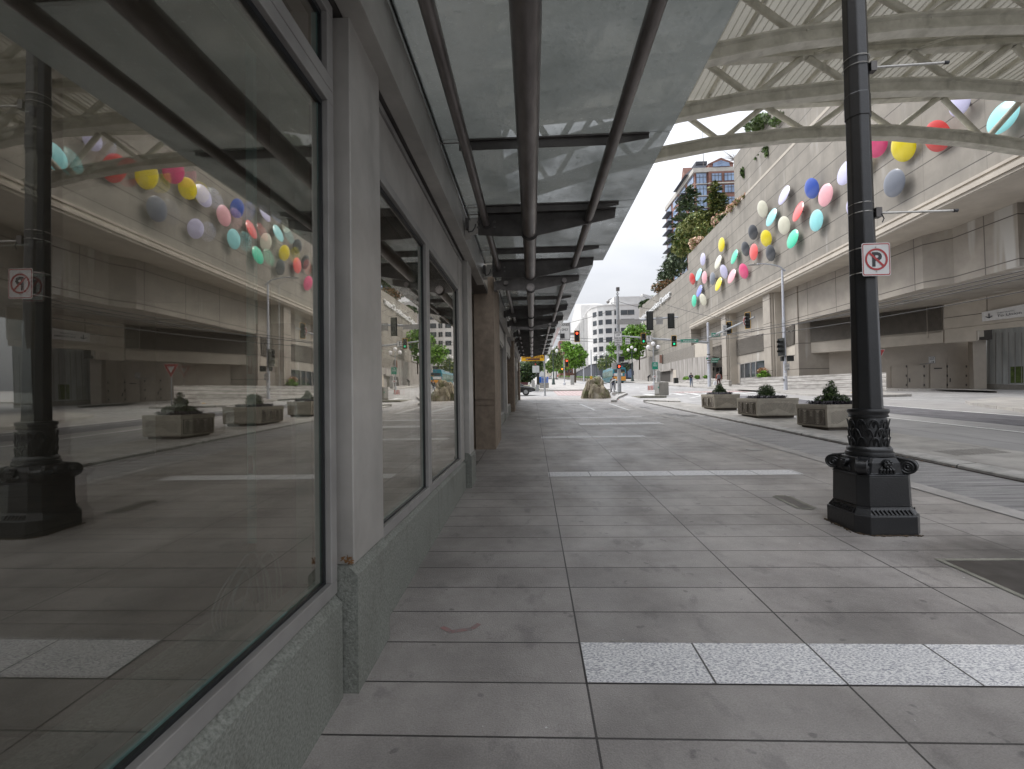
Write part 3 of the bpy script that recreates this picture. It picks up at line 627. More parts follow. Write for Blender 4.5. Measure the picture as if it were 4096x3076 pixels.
tag(b.build('leaf_scraps', 'leaf_rust', loc=(-1, 2.46, .77)), 'rust-brown leaf scraps caught at the foot of the near metal pier', 'leaf', kind='stuff')

# ================================================================ CANOPY
PIPES = ((0., 3.78, .093), (-.57, 3.90, .049), (.78, 3.925, .054))
def plate(y, dz):
    ZG = 4.07+dz; b = B(); n = 10; pts = [(-.68, ZG-.035), (-.68, 3.753+dz), (-.4, 3.73+dz)]
    for k in range(n+1):
        a = math.pi*(1.15+.7*k/n); pts.append((.0+.122*math.cos(a), 3.78+dz+.122*math.sin(a)))
    pts += [(1.12, 3.926+dz), (1.135, ZG-.035)]
    b.slab([(x, y-.01, z) for x, z in pts], (0, .02, 0)); b.box((-.68, y-.05, ZG-.034), (1.135, y+.05, ZG-.016)); return b
def canopy(label, y0, y1, dz, xr, brackets, bars, near=False):
    cn = thing('glass_canopy', label, 'canopy', (0, (y0+y1)/2, 3.8+dz)); ZG = 4.07+dz
    ms = sorted([y0]+bars+[y1])
    for k in range(len(ms)-1): B().box((-.852, ms[k]+.01, ZG), (xr, ms[k+1]-.01, ZG+.018)).part('glass_panel', 'canopy_glass', cn)
    for yy in bars:
        a = B(); a.box((-.66, yy-.028, ZG-.018), (1.14, yy+.028, ZG-.003)); a.slab([(-.66, yy-.006, ZG-.016), (-.66, yy-.006, ZG-.10), (.79, yy-.006, ZG-.10), (1.14, yy-.006, ZG-.05), (1.14, yy-.006, ZG-.016)], (0, .012, 0))
        a.tube([(-.84, yy, ZG-.024), (-.63, yy, ZG-.024)], .006, 5); a.part('glazing_bar', 'metal_dark', cn)
    for i, y in enumerate(brackets):
        pl = plate(y, dz).part('bracket', 'metal_dark', cn)
        b = B(); b.box((-.85, y-.09, 3.73+dz), (-.78, y+.09, 3.93+dz)); b.slab([(-.78, y-.016, 3.753+dz), (-.68, y-.016, 3.776+dz), (-.68, y-.016, 3.98+dz), (-.78, y-.016, 3.98+dz)], (0, .032, 0)); b.part('wall_bracket', 'metal_clad' if near else 'metal_dark', cn)
        for x, z, r in PIPES: B().tube([(x, y-.035, z+dz), (x, y+.035, z+dz)], r+.011, 20).part('pipe_collar', 'metal_dark', cn, smooth=True)
        if near:
            for dx in (-.11, .11):
                for dz_ in (-.035, .035): B().tube([(-.57+dx, y-.026, 3.885+dz_), (-.57+dx, y-.01, 3.885+dz_)], .016, 8).part('bolt', 'pipe_steel', pl)
            b = B(); b.box((-.83, y-.16, 3.79), (-.79, y-.1, 3.93)); b.part('junction_box', 'metal_dark', cn)
            B().tube([(-.81, y-.13, 3.81), (-.79, y-.14, 3.75), (-.74, y-.14, 3.76), (-.71, y-.11, 3.82), (-.71, y-.05, 3.88)], .01, 6).part('conduit', 'metal_dark', cn)
    for x, z, r in PIPES:
        e0, e1 = (y0, brackets[-1]+.02) if near else (brackets[0]-.1, brackets[-1]+.1)
        B().tube([(x, e0, z+dz), (x, (e0+e1)/2, z+dz), (x, e1, z+dz)], r, 28 if r > .08 else 18).part('pipe', 'pipe_steel', cn, smooth=True)
    B().tube([(-.83, y0, ZG+.012), (-.83, y1, ZG+.012)], .014, 6).part('glazing_channel', 'gasket', cn)
canopy('nearest dirty glass canopy on three steel pipes over the foreground walkway', -.9, 8.72, 0, 1.34, [1.85, 6.22, 8.46], [.7, 2.6, 4.46, 6.03, 6.26, 7.82], True)
canopy('middle glass canopy, one step higher, beside the first stone column', 10.25, 17.85, .33, 1.36, [11.0, 14.8, 16.85], [11.1, 13.35, 14.65, 15.2, 16.7])
canopy('farthest and highest glass canopy at the end of the walkway', 19.5, 36.2, .63, 1.36, [19.85, 22.35, 24.6, 26.7, 29., 31.5, 34.], [21.1, 22.2, 23.4, 25.6, 27.8, 30.2, 32.8, 35.1])

# ================================================================ ARCHED ROOF
def zb(X):
    pts = [(-6, 8.6), (-2, 10.1), (0, 10.9), (3, 11.75), (6.1, 12.4), (8.6, 12.8), (12.2, 13.06), (14.5, 13.06), (16.6, 12.98), (19.6, 12.6), (22.9, 11.95), (26, 11.)]
    for (a, za), (c, zc) in zip(pts, pts[1:]):
        if X <= c: return za+(zc-za)*(X-a)/(c-a)
    return 11.
def zt(X): return 14.62+.012*(X-8) if X > 8 else 14.62-.0045*(X-8)**2
ar = thing('arched_roof', 'great arched steel truss roof with ribbed decking spanning the street', 'roof', (11, 12, 14))
Y0 = 22.; YS = [Y0-3.22*k for k in range(9)]
def chord(fz, h, wd, y, xs, up=0):
    """box with flanges"""
    b = B(); L = []
    for x in xs:
        z = fz(x)
        prof = [(-wd, z), (wd, z), (wd, z+.07), (.06, z+.1), (.06, z+h-.1), (wd, z+h-.07), (wd, z+h), (-wd, z+h), (-wd, z+h-.07), (-.06, z+h-.1), (-.06, z+.1), (-wd, z+.07)]
        L.append([(x, y+p[0], p[1]) for p in prof])
    return b.rings(L)
XS = [-5, -2, 0, 3, 6.1, 8.6, 12.2, 14.5, 16.6, 19.6, 22.6]
def seg(x0, n): return [x0+3.9*k for k in range(n)]
def truss(y):
    tr = chord(zb, .55, .2, y, XS).part('lower_chord', 'truss_paint', ar)
    chord(zt, .42, .18, y, [-5, 0, 4, 8, 12, 16, 20, 22.9]).part('upper_chord', 'truss_paint', ar)
    for i in range(8):
        xt, xb_ = -.8+3.9*i-3.9, 0.8+3.9*i-3.9+.25
        for (p, q) in (((xt+.12, y, zt(xt)), (xb_-.15, y, zb(xb_)+.5)), ((xb_+.2, y, zb(xb_)+.5), (xt+3.9-.12, y, zt(xt+3.9)))):
            if max(p[0], q[0]) > 23 or zb(p[0])+.4 > zt(p[0]): continue
            B().tube([p, q], .125, 12).part('diagonal', 'truss_paint', ar, smooth=True)
for y in YS[:6]: truss(y)
for i in range(7):
    x = -.8+3.9*i
    b = B()
    for ya, yb in zip(YS[:5], YS[1:6]):
        b.tube([(x+.3, ya-.1, zt(x)+.1), (x+.3+.7, yb+.1, zb(x+1)+.5)], .05, 6)
    b.part('sway_rods', 'truss_paint', ar, smooth=True)
b = B(); n = 100; x0, x1 = -6., 23.4; prev = None; k0 = len(b.v); P_ = []
for i in range(n):
    x = x0+(x1-x0)*i/n; d = (x1-x0)/n; z = zt(x)+.66
    P_ += [(x, z), (x+d*.45, z), (x+d*.55, z+.045), (x+d*.9, z+.045)]
P_.append((x1, zt(x1)+.66))
for y in (Y0+.5, 5.2): b.v += [Vector((x, y, z)) for x, z in P_]
m_ = len(P_); b.f += [(k0+i, k0+i+1, k0+m_+i+1, k0+m_+i) for i in range(m_-1)]; b.m += [0]*(m_-1)
b.part('deck', 'roof_deck', ar)
for x in [-4+2.05*k for k in range(14)]:
    b = B(); b.box((x-.06, 5.3, zt(x)+.43), (x+.06, Y0+.3, zt(x)+.63)); b.part('purlin', 'truss_paint', ar)
# ================================================================ CONVENTION BUILDING (right)
W0, W1, WR = 23., 24.6, 21.8
def q4(b, pts, X0, d=(.6, 0, 0)):     # slab from picture corners on plane X = X0+.05Y
    return b.slab([aP(x, y, X0) for x, y in pts], d)
sb = thing('convention_hall', 'huge grey concrete convention building with cornice, louvers and overhang on the right', 'building', (27, 50, g(50)))
def wp(X0, Y, z): return (X0+.05*Y, Y, z)
# main upper wall, cornice upwards; z of cornice 13.05, parapet 25
zc = 13.1
b = B()
def zpar(Y): return 25.3
zs = aP(2762, 1269, W0).z
top = [aP(2557, 1234, W0), aP(2750, 1083, W0), aP(2751, 1010, W0), aP(3003, 775, W0)]
zl, zm = top[0].z, (top[2].z+top[3].z)/2
Yn = 2.; yC = aP(2762, 1269, W0).y; ye = top[0].y; ys = top[2].y; yu = top[3].y
b.slab([wp(W0, Yn, zc), wp(W0, yC, zc), wp(W0, yC, zm), wp(W0, Yn, zm)], (3, 0, 0))
b.slab([wp(W0, yC, -1), wp(W0, ys, -1), wp(W0, ys, zm), wp(W0, yC, zm)], (3, 0, 0))
b.slab([wp(W0, ys+.01, -1), wp(W0, ye, -1), wp(W0, ye, zl+.3), wp(W0, ys+.01, top[1].z)], (3, 0, 0))
b.part('upper_wall', 'scc_concrete', sb)
tz = aP(2936, 630, W0+.25).z; yt = aP(2936, 700, W0+.25).y
b = B(); b.slab([wp(W0+.25, Yn, zm-.2), wp(W0+.25, yt, zm-.2), wp(W0+.25, yt, tz), wp(W0+.25, Yn, tz)], (3, 0, 0)); b.part('set_back_wall', 'scc_concrete', sb)
b = B(); b.slab([wp(W0-.03, Yn, zm-.18), wp(W0-.03, yt+.4, zm-.18), wp(W0-.03, yt+.4, zm+.12), wp(W0-.03, Yn, zm+.12)], (.4, 0, 0)); b.part('ledge', 'scc_plain', sb)
# moulded cornice
def band(za, zb_, out, name, m='scc_plain', ya=2., yb=None):
    yb = yb or yC; b = B(); b.slab([wp(W0-out, ya, za), wp(W0-out, yb, za), wp(W0-out, yb, zb_), wp(W0-out, ya, zb_)], (out+.9, 0, 0)); return b.part(name, m, sb)
band(zc-.16, zc-.001, .14, 'cornice'); band(zc-.34, zc-.162, .06, 'cornice'); band(zc-.62, zc-.342, .2, 'cornice'); band(zc-.8, zc-.622, .1, 'cornice')
b = B(); b.slab([wp(W0-.05, 2, zc-.85), wp(W0-.05, yC, zc-.85), wp(W0+14, yC, zc-.85), wp(W0+14, 2, zc-.85)], (0, 0, .04)); b.part('soffit', 'scc_plain', sb)
# recessed lower wall between cornice end and the bulge
yb_ = aP(3152, 1300, W1).y
b = B(); b.slab([wp(W1, yb_-2, -1), wp(W1, yC+.1, -1), wp(W1, yC+.1, zc-.86), wp(W1, yb_-2, zc-.86)], (3, 0, 0)); b.part('lower_wall', 'scc_lower', sb)
b = B(); b.slab([wp(W0, yC-.02, 3), wp(W0, yC-.02, zc-.82), wp(W1, yC-.02, zc-.82), wp(W1, yC-.02, 3)], (0, .8, 0)); b.part('return_wall', 'scc_lower', sb)
for (xf, xn, yf) in ((2887, 2905, 0), (3056, 3084, 0)):            # piers
    Xf = W0+.25; yN = aP(xn, 1400, Xf).y; yF = aP(xf, 1400, Xf).y
    b = B(); b.prism([wp(Xf, yN, 0)[:2], wp(Xf, yF, 0)[:2], wp(W1, yF, 0)[:2], wp(W1, yN, 0)[:2]], 1.0, zc-.851)
    b.part('pier', 'scc_lower', sb)
    b = B(); b.prism([wp(Xf+.16, yN-.07, 0)[:2], wp(Xf+.16, yN-.001, 0)[:2], wp(Xf+.32, yN-.001, 0)[:2], wp(Xf+.32, yN-.07, 0)[:2]], 1.3, zc-.852); b.prism([wp(Xf+.4, yN-.28, 0)[:2], wp(Xf+.4, yN-.001, 0)[:2], wp(W1, yN-.001, 0)[:2], wp(W1, yN-.28, 0)[:2]], 1.2, zc-.852)
    b.part('pier_rib', 'scc_plain', sb)
def louver(pts, plane, name='louver', n=26):
    """pts: tl,tr,br,bl on plane; real slats in front of a dark void"""
    P4 = [plane(*p) for p in pts]; nx = (P4[1]-P4[0]).cross(P4[3]-P4[0]).normalized()
    if nx.dot(Vector((-1, -1, 0))) < 0: nx = -nx
    v = B().quad(*[p+nx*.015 for p in P4]).part('louver_recess', 'void', sb)
    b = B()
    for k in range(n):
        t = (k+.08)/n; t2 = (k+.66)/n; a, c = P4[0].lerp(P4[3], t), P4[1].lerp(P4[2], t); a2, c2 = P4[0].lerp(P4[3], t2), P4[1].lerp(P4[2], t2)
        b.quad(a2+nx*.11, c2+nx*.11, c+nx*.03, a+nx*.03)
    o = b.part(name, 'louver', sb)
pW1 = lambda x, y: aP(x, y, W1-.02)
louver([(2947, 1360), (3062, 1330), (3064, 1400), (2947, 1423)], pW1)
louver([(2844, 1391), (2886, 1378), (2886, 1434), (2844, 1421)], pW1)
# storefront under the louvers
def wq(pts, X0, mat_, name='window', d=.05, fr='metal_frame', frame=True):
    P4 = [aP(x, y, X0) for x, y in pts]; o = B().slab([p-Vector((.04, 0, 0)) for p in P4], (.03, 0, 0)).part(name, mat_, sb)
    if frame:
        b = B()
        for i in range(4):
            b.tube([P4[i]-Vector((.06, 0, 0)), P4[(i+1) % 4]-Vector((.06, 0, 0))], .06, 4, math.pi/4)
        b.part('frame', fr, o)
    return o
for q in ([(2965, 1457), (2980, 1454), (2980, 1512), (2965, 1513)], [(2982, 1453), (3004, 1450), (3004, 1510), (2982, 1512)], [(3007, 1449), (3025, 1446), (3025, 1508), (3007, 1510)], [(3027, 1445), (3064, 1440), (3066, 1505), (3027, 1508)]): wq(q, W1, 'win_dark')
wq([(2947, 1456), (2962, 1454), (2962, 1534), (2947, 1536)], W1, 'tan_paint', 'door')
wq([(2866, 1470), (2880, 1469), (2881, 1490), (2866, 1490)], W1, 'win_dark'); wq([(2880, 1469), (2896, 1467), (2896, 1512), (2880, 1512)], W1, 'win_dark'); wq([(2848, 1470), (2858, 1469), (2858, 1482), (2848, 1482)], W1, 'void', frame=False)
# bulging upper box with folded faces
ZB = aP(3152, 1300, W1).z
vv = [aP(3152, 1300, W1)]+[aZ(x, y, ZB) for x, y in [(3520, 1201), (3694, 1154), (3818, 1134), (4078, 1064)]]+[aZ(4110, 1060, ZB)+Vector((1.1, .4, 0))]+[aZ(4400, 985, ZB)+Vector((.4, 0, 0))]
pl_ = [(v.x, v.y) for v in vv]
back = [(pl_[-1][0]+12, pl_[-1][1]), (pl_[0][0]+12, pl_[0][1]+2)]
B().prism(pl_+back, ZB, zc-.855).part('overhanging_box', 'scc_lower', sb)
# recessed walls below the box
L0 = Vector((27.6, 50.2, 0)); LL = aL(3765, 1300, (27.6, 50.2), (27.6+7.22, 40.2)); pL = lambda x, y: aL(x, y, (27.6, 50.2), (34.82, 40.2))
lc = aP(3150, 1350, W1)
def ql(b, pts, pl, d): return b.slab([pl(x, y) for x, y in pts], d)
pA = lambda x, y: aL(x, y, (lc.x, lc.y), (27.55, 50.2-.0)) if False else aP(x, y, W1-.02)
R0 = pL(3768, 1270); pR = lambda x, y: aL(x, y, (R0.x, R0.y), (R0.x+.9, R0.y-6.5))
dd = Vector((.7, .5, 0))
b = B(); ql(b, [(3182, 1285), (3765, 1205), (3768, 1330), (3182, 1378)], pL, dd*.3); b.part('louver_wall', 'scc_plain', sb)
louver([(3182, 1292), (3398, 1262), (3765, 1218), (3768, 1320)][:1]+[(3765, 1216), (3768, 1320), (3182, 1375)], pL, n=24)
louver([(3138, 1312), (3179, 1296), (3179, 1376), (3138, 1392)], pW1, n=20)
b = B(); ql(b, [(3182, 1376), (3773, 1320), (3773, 1370), (3400, 1402), (3182, 1417)], pL, dd); b.part('beam', 'scc_plain', sb)
b = B(); ql(b, [(3130, 1395), (3181, 1377), (3181, 1418), (3130, 1434)], pA, (.8, 0, 0)); b.part('beam', 'scc_plain', sb)
b = B(); ql(b, [(3775, 1212), (4300, 1100), (4300, 1255), (3775, 1317)], pR, dd); b.part('header_wall', 'scc_plain', sb)
b = B(); b.box((R0.x-.6, R0.y+.75, 5.9), (R0.x+4, R0.y+3, ZB-.01)); b.part('inner_wall', 'scc_plain', sb)
b = B()
for q in ([(3775, 1272), (4200, 1218), (4200, 1220), (3775, 1274)], [(3946, 1178), (3948, 1178), (3949, 1248), (3947, 1248)]): ql(b, q, pR, (-.01, -.02, 0))
b.part('panel_joint', 'void', sb)
D0, D1 = gp(3564, 1558, .0), gp(3866, 1555, .0); pD = lambda x, y: aL(x, y, (D0.x, D0.y), (D1.x, D1.y))
b = B(); ql(b, [(3525, 1380), (3895, 1340), (3895, 1565), (3525, 1565)], pD, (.6, 1, 0)); b.part('door_wall', 'tan_paint', sb)
b = B(); ql(b, [(3773, 1320), (3910, 1305), (3910, 1360), (3773, 1371)], lambda x, y: aL(x, y, (R0.x+.2, R0.y), (R0.x+1.1, R0.y-6.5)), dd*.5); b.part('beam', 'scc_plain', sb)
# service doors
def door(q, hx, side):
    P4 = [pD(*p)+Vector((-.03, -.05, 0)) for p in q]; o = B().slab(P4, (-.02, -.05, 0)).part('service_door', 'tan_paint', sb)
    nrm = Vector((-.2, -1, 0)).normalized()
    a, c = pD(hx, 1513)+nrm*.13, pD(hx, 1528)+nrm*.13; B().tube([a, c], .03, 6).part('handle', 'metal_dark', o)
    for yy in (1466, 1503, 1540):
        p = pD(side, yy)+nrm*.11; B().box(p-Vector((.05, .02, .1)), p+Vector((.05, .02, .1))).part('hinge', 'metal_dark', o)
door([(3564, 1466), (3626, 1463), (3628, 1557), (3565, 1558)], 3634, 3623); door([(3628, 1463), (3692, 1458), (3694, 1557), (3630, 1557)], 3636, 3694)
door([(3719, 1457), (3784, 1454), (3786, 1556), (3720, 1557)], 3796, 3786); door([(3788, 1453), (3861, 1450), (3864, 1555), (3790, 1556)], 3798, 3862)
B().slab([pD(x, y)+Vector((-.1, -.14, 0)) for x, y in [(3735, 1472), (3767, 1471), (3767, 1475), (3735, 1476)]], (-.01, -.02, 0)).part('door_plaque', 'sign_black', sb)
# wall with long window, left of the doors
V0, V1 = aP(3150, 1500, W1), aL(3535, 1500, (D0.x, D0.y), (D1.x, D1.y)); V1 = Vector((33.1, 46.6, 0))
pV = lambda x, y: aL(x, y, (V0.x, V0.y), (V1.x, V1.y))
b = B(); ql(b, [(3120, 1405), (3560, 1375), (3560, 1566), (3120, 1572)], pV, (.8, 1, 0)); b.part('back_wall', 'tan_paint', sb)
Wn = [pV(x, y)+Vector((-.06, -.1, 0)) for x, y in [(3171, 1447), (3304, 1436), (3305, 1489), (3172, 1495)]]
o = B().slab(Wn, (-.01, -.02, 0)).part('window', 'win_dark', sb); b = B()
for i in range(4): b.tube([Wn[i], Wn[(i+1) % 4]], .07, 4, math.pi/4)
b.part('frame', 'metal_frame', o)
Ws = [pV(x, y)+Vector((-.1, -.16, 0)) for x, y in [(3208, 1453), (3220, 1452), (3220, 1474), (3208, 1475)]]
# right of the doors: pale jamb, dark box, painted panel, base
jm = lambda x, y: aL(x, y, (D1.x-.6, D1.y-1.6), (D1.x-.6+2, D1.y-1.9))
b = B(); ql(b, [(3889, 1335), (3945, 1331), (3947, 1556), (3897, 1556)], jm, (.5, 1, 0)); b.part('jamb', 'tan_paint', sb)
pS = lambda x, y: aL(x, y, (D1.x+1.2, D1.y-2.6), (D1.x+1.2+1., D1.y-7.))
b = B(); ql(b, [(3946, 1318), (4300, 1280), (4300, 1540), (3946, 1536)], pS, (.6, .6, 0)); b.part('slate_panel', 'slate_panel', sb)
b = B()
for x in range(3955, 4300, 26): ql(b, [(x, 1330), (x+3, 1330), (x+3, 1535), (x, 1535)], pS, (-.04, -.04, 0))
b.part('panel_battens', 'sign_back', sb)
b = B(); ql(b, [(4042, 1467), (4092, 1465), (4092, 1532), (4042, 1532)], pS, (-.02, -.03, 0)); b.part('green_patch', 'grass_mat', sb)
b = B(); ql(b, [(3946, 1536), (4300, 1541), (4300, 1600), (3946, 1572)], pS, (-.25, -.25, 0)); b.part('base_wall', 'cabinet_tan', sb)
b = B(); ql(b, [(3905, 1322), (3965, 1320), (3966, 1359), (3906, 1358)], lambda x, y: jm(x, y)+Vector((-.3, -.4, 0)), (0, .6, 0)); b.part('vent_box', 'void', sb)
b = B(); ql(b, [(3775, 1318), (4300, 1256), (4300, 1285), (3905, 1322), (3905, 1363), (3775, 1372)], lambda x, y: pR(x, y)+Vector((.1, .1, 0)), dd*.4); b.part('beam', 'scc_plain', sb)
# kerb step in front of the doors
b = B(); pt = [gp(3540, 1563), gp(3940, 1566), gp(3990, 1572), gp(3990, 1566)+Vector((0, 1.5, 0)), gp(3545, 1558)+Vector((0, 1, 0))]
b.slab([(p.x, p.y, g(p.y)-.1) for p in pt], (0, 0, .25)); b.part('step', 'sidewalk_light', sb)
# soffit downlights
for x, y in ((3620, 1202), (3825, 1198), (3870, 1163), (3660, 1200), (3570, 1237)):
    p = aZ(x, y, ZB-.02); B().lathe((p.x, p.y, ZB-.03), [(.22, 0), (.22, .025)], 16).part('downlight', 'sign_back', sb)
# roadway entrance sign
sg = [pR(x, y)+Vector((-.25, -.3, 0)) for x, y in [(3926, 1252), (4230, 1192), (4230, 1252), (3928, 1288)]]
t = thing('entrance_sign', 'long pale sign with down arrow reading THRU TRAFFIC To Union Street', 'sign', sg[3])
B().slab(sg, (.1, .12, 0)).part('panel', 'sign_white', t)
rt = (sg[2]-sg[3]).normalized(); rt0 = Vector((rt.x, rt.y, 0)).normalized()
sc_ = (sg[0]-sg[3]).length; b = B(); o_ = sg[3]+Vector((-.03, -.03, 0)); up = Vector((0, 0, 1)); 
dx = (pR(4095, 1250)-pR(3927, 1250)).length
b.text('THRU TRAFFIC', o_+rt0*dx*.36+up*sc_*.58, rt0, up, w=dx*.42, h=sc_*.13); b.text('To Union Street', o_+rt0*dx*.36+up*sc_*.22, rt0, up, w=dx*.98, h=sc_*.26); b.part('lettering', 'dark_wall', t)
b = B(); c = o_+rt0*dx*.17; b.tube([c+up*sc_*.3, c+up*sc_*.75], .03, 6); b.tube([c+up*sc_*.45-rt0*.22, c+up*sc_*.27, c+up*sc_*.45+rt0*.22], .03, 6); b.part('arrow', 'dark_wall', t)
# wall letters
t = thing('wall_lettering', 'white letters reading Seattle Convention Center Arch high on the concrete wall', 'sign', aP(2560, 1290, W0))
R_ = Vector((-.05, -1, 0)).normalized()
pa, pb = aP(2559.5, 1280, W0-.02), aP(2686, 1201, W0-.02)
zt_ = (pa.z+pb.z)/2; ht = aP(2680, 1183, W0).z-aP(2680, 1206, W0).z
b = B(); b.text('Seattle Convention Center', (pa.x, pa.y, zt_), R_, (0, 0, 1), w=(pa-pb).length, h=ht*1.2, th=.35, bold=.012); b.part('letters', 'letter_white', t)
b = B(); pc = aP(2562, 1311, W0-.02); b.text('Arch', (pc.x, pc.y, pc.z), R_, (0, 0, 1), w=(pa-pb).length*.145, h=ht*1.05, th=.35, bold=.012); b.part('letters', 'letter_white', t)
# ---------------- discs
def disc(cx, cy, a, c_, tilt, col, label):
    ctr = aP(cx, cy, W0-.55); eye = Vector((0, 0, H)); d = (ctr-eye); D = d.length; d.normalize()
    th = math.radians(tilt); ux, uy = math.sin(th), -math.cos(th)
    def perp(px, py):
        r = ray(cx+px, cy+py).normalized(); r2 = r*(D/r.dot(d)); return (r2-d*D)
    mj = perp(ux*a, uy*a); mn = perp(-uy*c_, ux*c_)
    # principal axes of the conjugate pair
    A, Bv = mj, mn; t0 = .5*math.atan2(2*A.dot(Bv), A.dot(A)-Bv.dot(Bv)); p = A*math.cos(t0)+Bv*math.sin(t0); q = -A*math.sin(t0)+Bv*math.cos(t0)
    if p.length < q.length: p, q = q, p
    R = p.length; ct = min(1, q.length/R); st = math.sqrt(max(0, 1-ct*ct)); qn = q.normalized()
    best = None
    for s in (1, -1):
        n = (-d*ct+qn*s*st).normalized()
        if best is None or n.dot(Vector((-1, -.05, 0))) > best.dot(Vector((-1, -.05, 0))): best = n
    n = best
    u = n.orthogonal().normalized(); v = n.cross(u); o = bpy.data.objects.new('wall_disc', None)
    b = B(); prof = [(.0001, .2), (.3, .19), (.55, .155), (.78, .1), (.93, .045), (1., 0), (.97, -.035), (.8, -.07), (.4, -.1)]
    b.rings([[ctr+(u*math.cos(2*math.pi*k/40)+v*math.sin(2*math.pi*k/40))*R*r+n*(h*R*.8) for k in range(40)] for r, h in prof])
    C.objects.link(o); o.location = ctr; o.empty_display_size = .1; tag(o, label, 'wall disc', 'coloured discs on the concrete wall')
    b.part('cushion', 'disc_'+col, o, smooth=True)
    wl = Vector((W0+.05*ctr.y, ctr.y, ctr.z)); B().tube([ctr-n*R*.05, wl], .07, 8).part('bracket', 'sign_back', o)
A_ = lambda x, y, a, c, t, col, l: disc(2700+x*.21075, 900+y*.21075, a*.21075, c*.21075, t, col, l)
B_ = lambda x, y, a, c, t, col, l: disc(2950+x*.27087, 700+y*.27087, a*.27087, c*.27087, t, col, l)
A_(880, 375, 139, 61, 5, 'yellow', 'yellow disc highest in the left end of the cluster')
A_(528, 650, 122, 50, 3, 'lavender', 'upright lavender disc above the cyan and red discs near the wall edge')
A_(813, 702, 140, 47, 20, 'cream', 'narrow cream disc just below the highest left yellow disc')
A_(1124, 603, 150, 47, 20, 'green', 'narrow green disc left of two black discs')
A_(1337, 455, 143, 80, -10, 'black', 'black disc touching the left side of the coral oval disc')
A_(1492, 515, 160, 80, 4, 'coral', 'coral oval disc squeezed beside a black disc')
A_(1478, 138, 145, 92, -5, 'black', 'black disc topmost of the three black ones, left of the big yellow disc')
A_(1728, 253, 160, 108, -6, 'yellow', 'large yellow disc in the middle of the cluster, above a black disc')
A_(1810, 535, 158, 93, -6, 'black', 'black disc directly under the large yellow disc')
A_(1300, 877, 148, 88, -12, 'magenta', 'magenta disc just left of the curved street lamp head')
A_(925, 885, 135, 70, -12, 'lavender', 'wider lavender disc between the cream and pink narrow discs')
A_(1073, 973, 148, 57, 22, 'pink', 'slanted narrow pink disc left of the magenta disc')
A_(822, 1122, 138, 48, 20, 'yellow', 'slanted narrow yellow disc lowest in the left cluster')
A_(710, 1018, 122, 52, 3, 'grey', 'dark grey faceted disc left of the slanted yellow disc')
A_(556, 997, 122, 50, 2, 'pink', 'upright pink disc between the cyan and dark grey discs')
A_(446, 943, 125, 42, 19, 'cyan', 'small slanted cyan disc beside the red disc at the wall edge')
A_(326, 1022, 112, 55, -8, 'red', 'small red disc nearest the left edge of the wall')
A_(459, 1252, 120, 38, 20, 'violet', 'slim violet disc above the lowest green and cream discs')
A_(360, 1440, 115, 45, 2, 'green', 'green disc lowest and farthest left on the wall')
A_(532, 1418, 118, 62, -14, 'cream', 'cream disc lowest on the wall, beside the green one')
B_(368, 502, 127, 78, -6, 'cream', 'round cream disc left of the slanted cyan disc')
B_(498, 625, 148, 55, 25, 'cyan', 'slanted cyan disc between two cream discs')
B_(684, 298, 158, 55, 25, 'lavender', 'slanted lavender disc left of the royal blue disc')
B_(1095, 198, 155, 110, 0, 'blue', 'royal blue disc touching a pink one, green streak below')
B_(1298, 298, 178, 103, 16, 'pink', 'big pale pink disc right of the royal blue disc')
B_(893, 540, 165, 55, 24, 'coral', 'slanted narrow coral disc below the royal blue disc')
B_(1162, 673, 165, 100, 10, 'cyan', 'large cyan disc below the pale pink disc')
B_(686, 745, 138, 92, 0, 'cream', 'larger cream disc above the slanted green disc')
B_(812, 945, 152, 72, 22, 'green', 'large slanted green disc near the cornice')
disc(3384, 690, 57, 30, 28, 'lavender', 'grey-lavender disc half hidden by the left side of the lamp post')
disc(3502, 576, 59, 47, 22, 'magenta', 'bright magenta disc right behind the lamp post under the lower truss')
disc(3613, 586, 64, 51, 12, 'yellow', 'large yellow disc right of the lamp post, cut by the truss')
disc(3576, 733, 60, 42, 20, 'grey', 'large slate grey disc alone right of the lamp post above the cornice')
disc(3748, 545, 65, 56, 8, 'red', 'large red disc behind the truss diagonal')
disc(3838, 415, 58, 38, 32, 'lavender', 'big lavender disc cut off by the upper truss chord')
disc(4011, 470, 88, 47, 42, 'cyan', 'largest cyan disc at the right edge behind the truss')
disc(3419, 828, 44, 36, 8, 'lavender', 'pale lavender disc hidden behind the lamp post above the sign')
disc(3446, 655, 52, 38, 26, 'yellow', 'yellow disc hidden behind the lamp post beside the magenta one')

# ---------------- retaining walls, planting beds on the far pavement
rw = thing('retaining_wall', 'tall board-marked concrete retaining wall with lattice screen along the far pavement', 'wall', aP(2760, 1540, WR))
def rq(pts, X0, m, name='wall', d=(.5, 0, 0)): return q4(B(), pts, X0, d).part(name, m, rw)
rq([(2648, 1457), (2760, 1432), (2836, 1424), (2836, 1560), (2648, 1560)], WR, 'board_concrete')
rq([(2533, 1446), (2609, 1425), (2636, 1418), (2648, 1418), (2648, 1560), (2533, 1540)], WR+.3, 'board_concrete')
rq([(2777, 1376), (2836, 1362), (2836, 1425), (2777, 1430)], WR+.6, 'scc_plain', 'concrete_block')
Q = [(2649, 1418), (2777, 1378), (2777, 1430), (2649, 1456)]; P4 = [aP(x, y, WR+.5) for x, y in Q]
B().slab([p+Vector((.12, 0, 0)) for p in P4], (.02, 0, 0)).part('screen_backing', 'void', rw)
b = B()
for k in range(46):
    t = (k+.2)/46; t2 = (k+.65)/46; b.quad(P4[0].lerp(P4[1], t), P4[0].lerp(P4[1], t2), P4[3].lerp(P4[2], t2), P4[3].lerp(P4[2], t))
b.part('lattice', 'louver', rw)
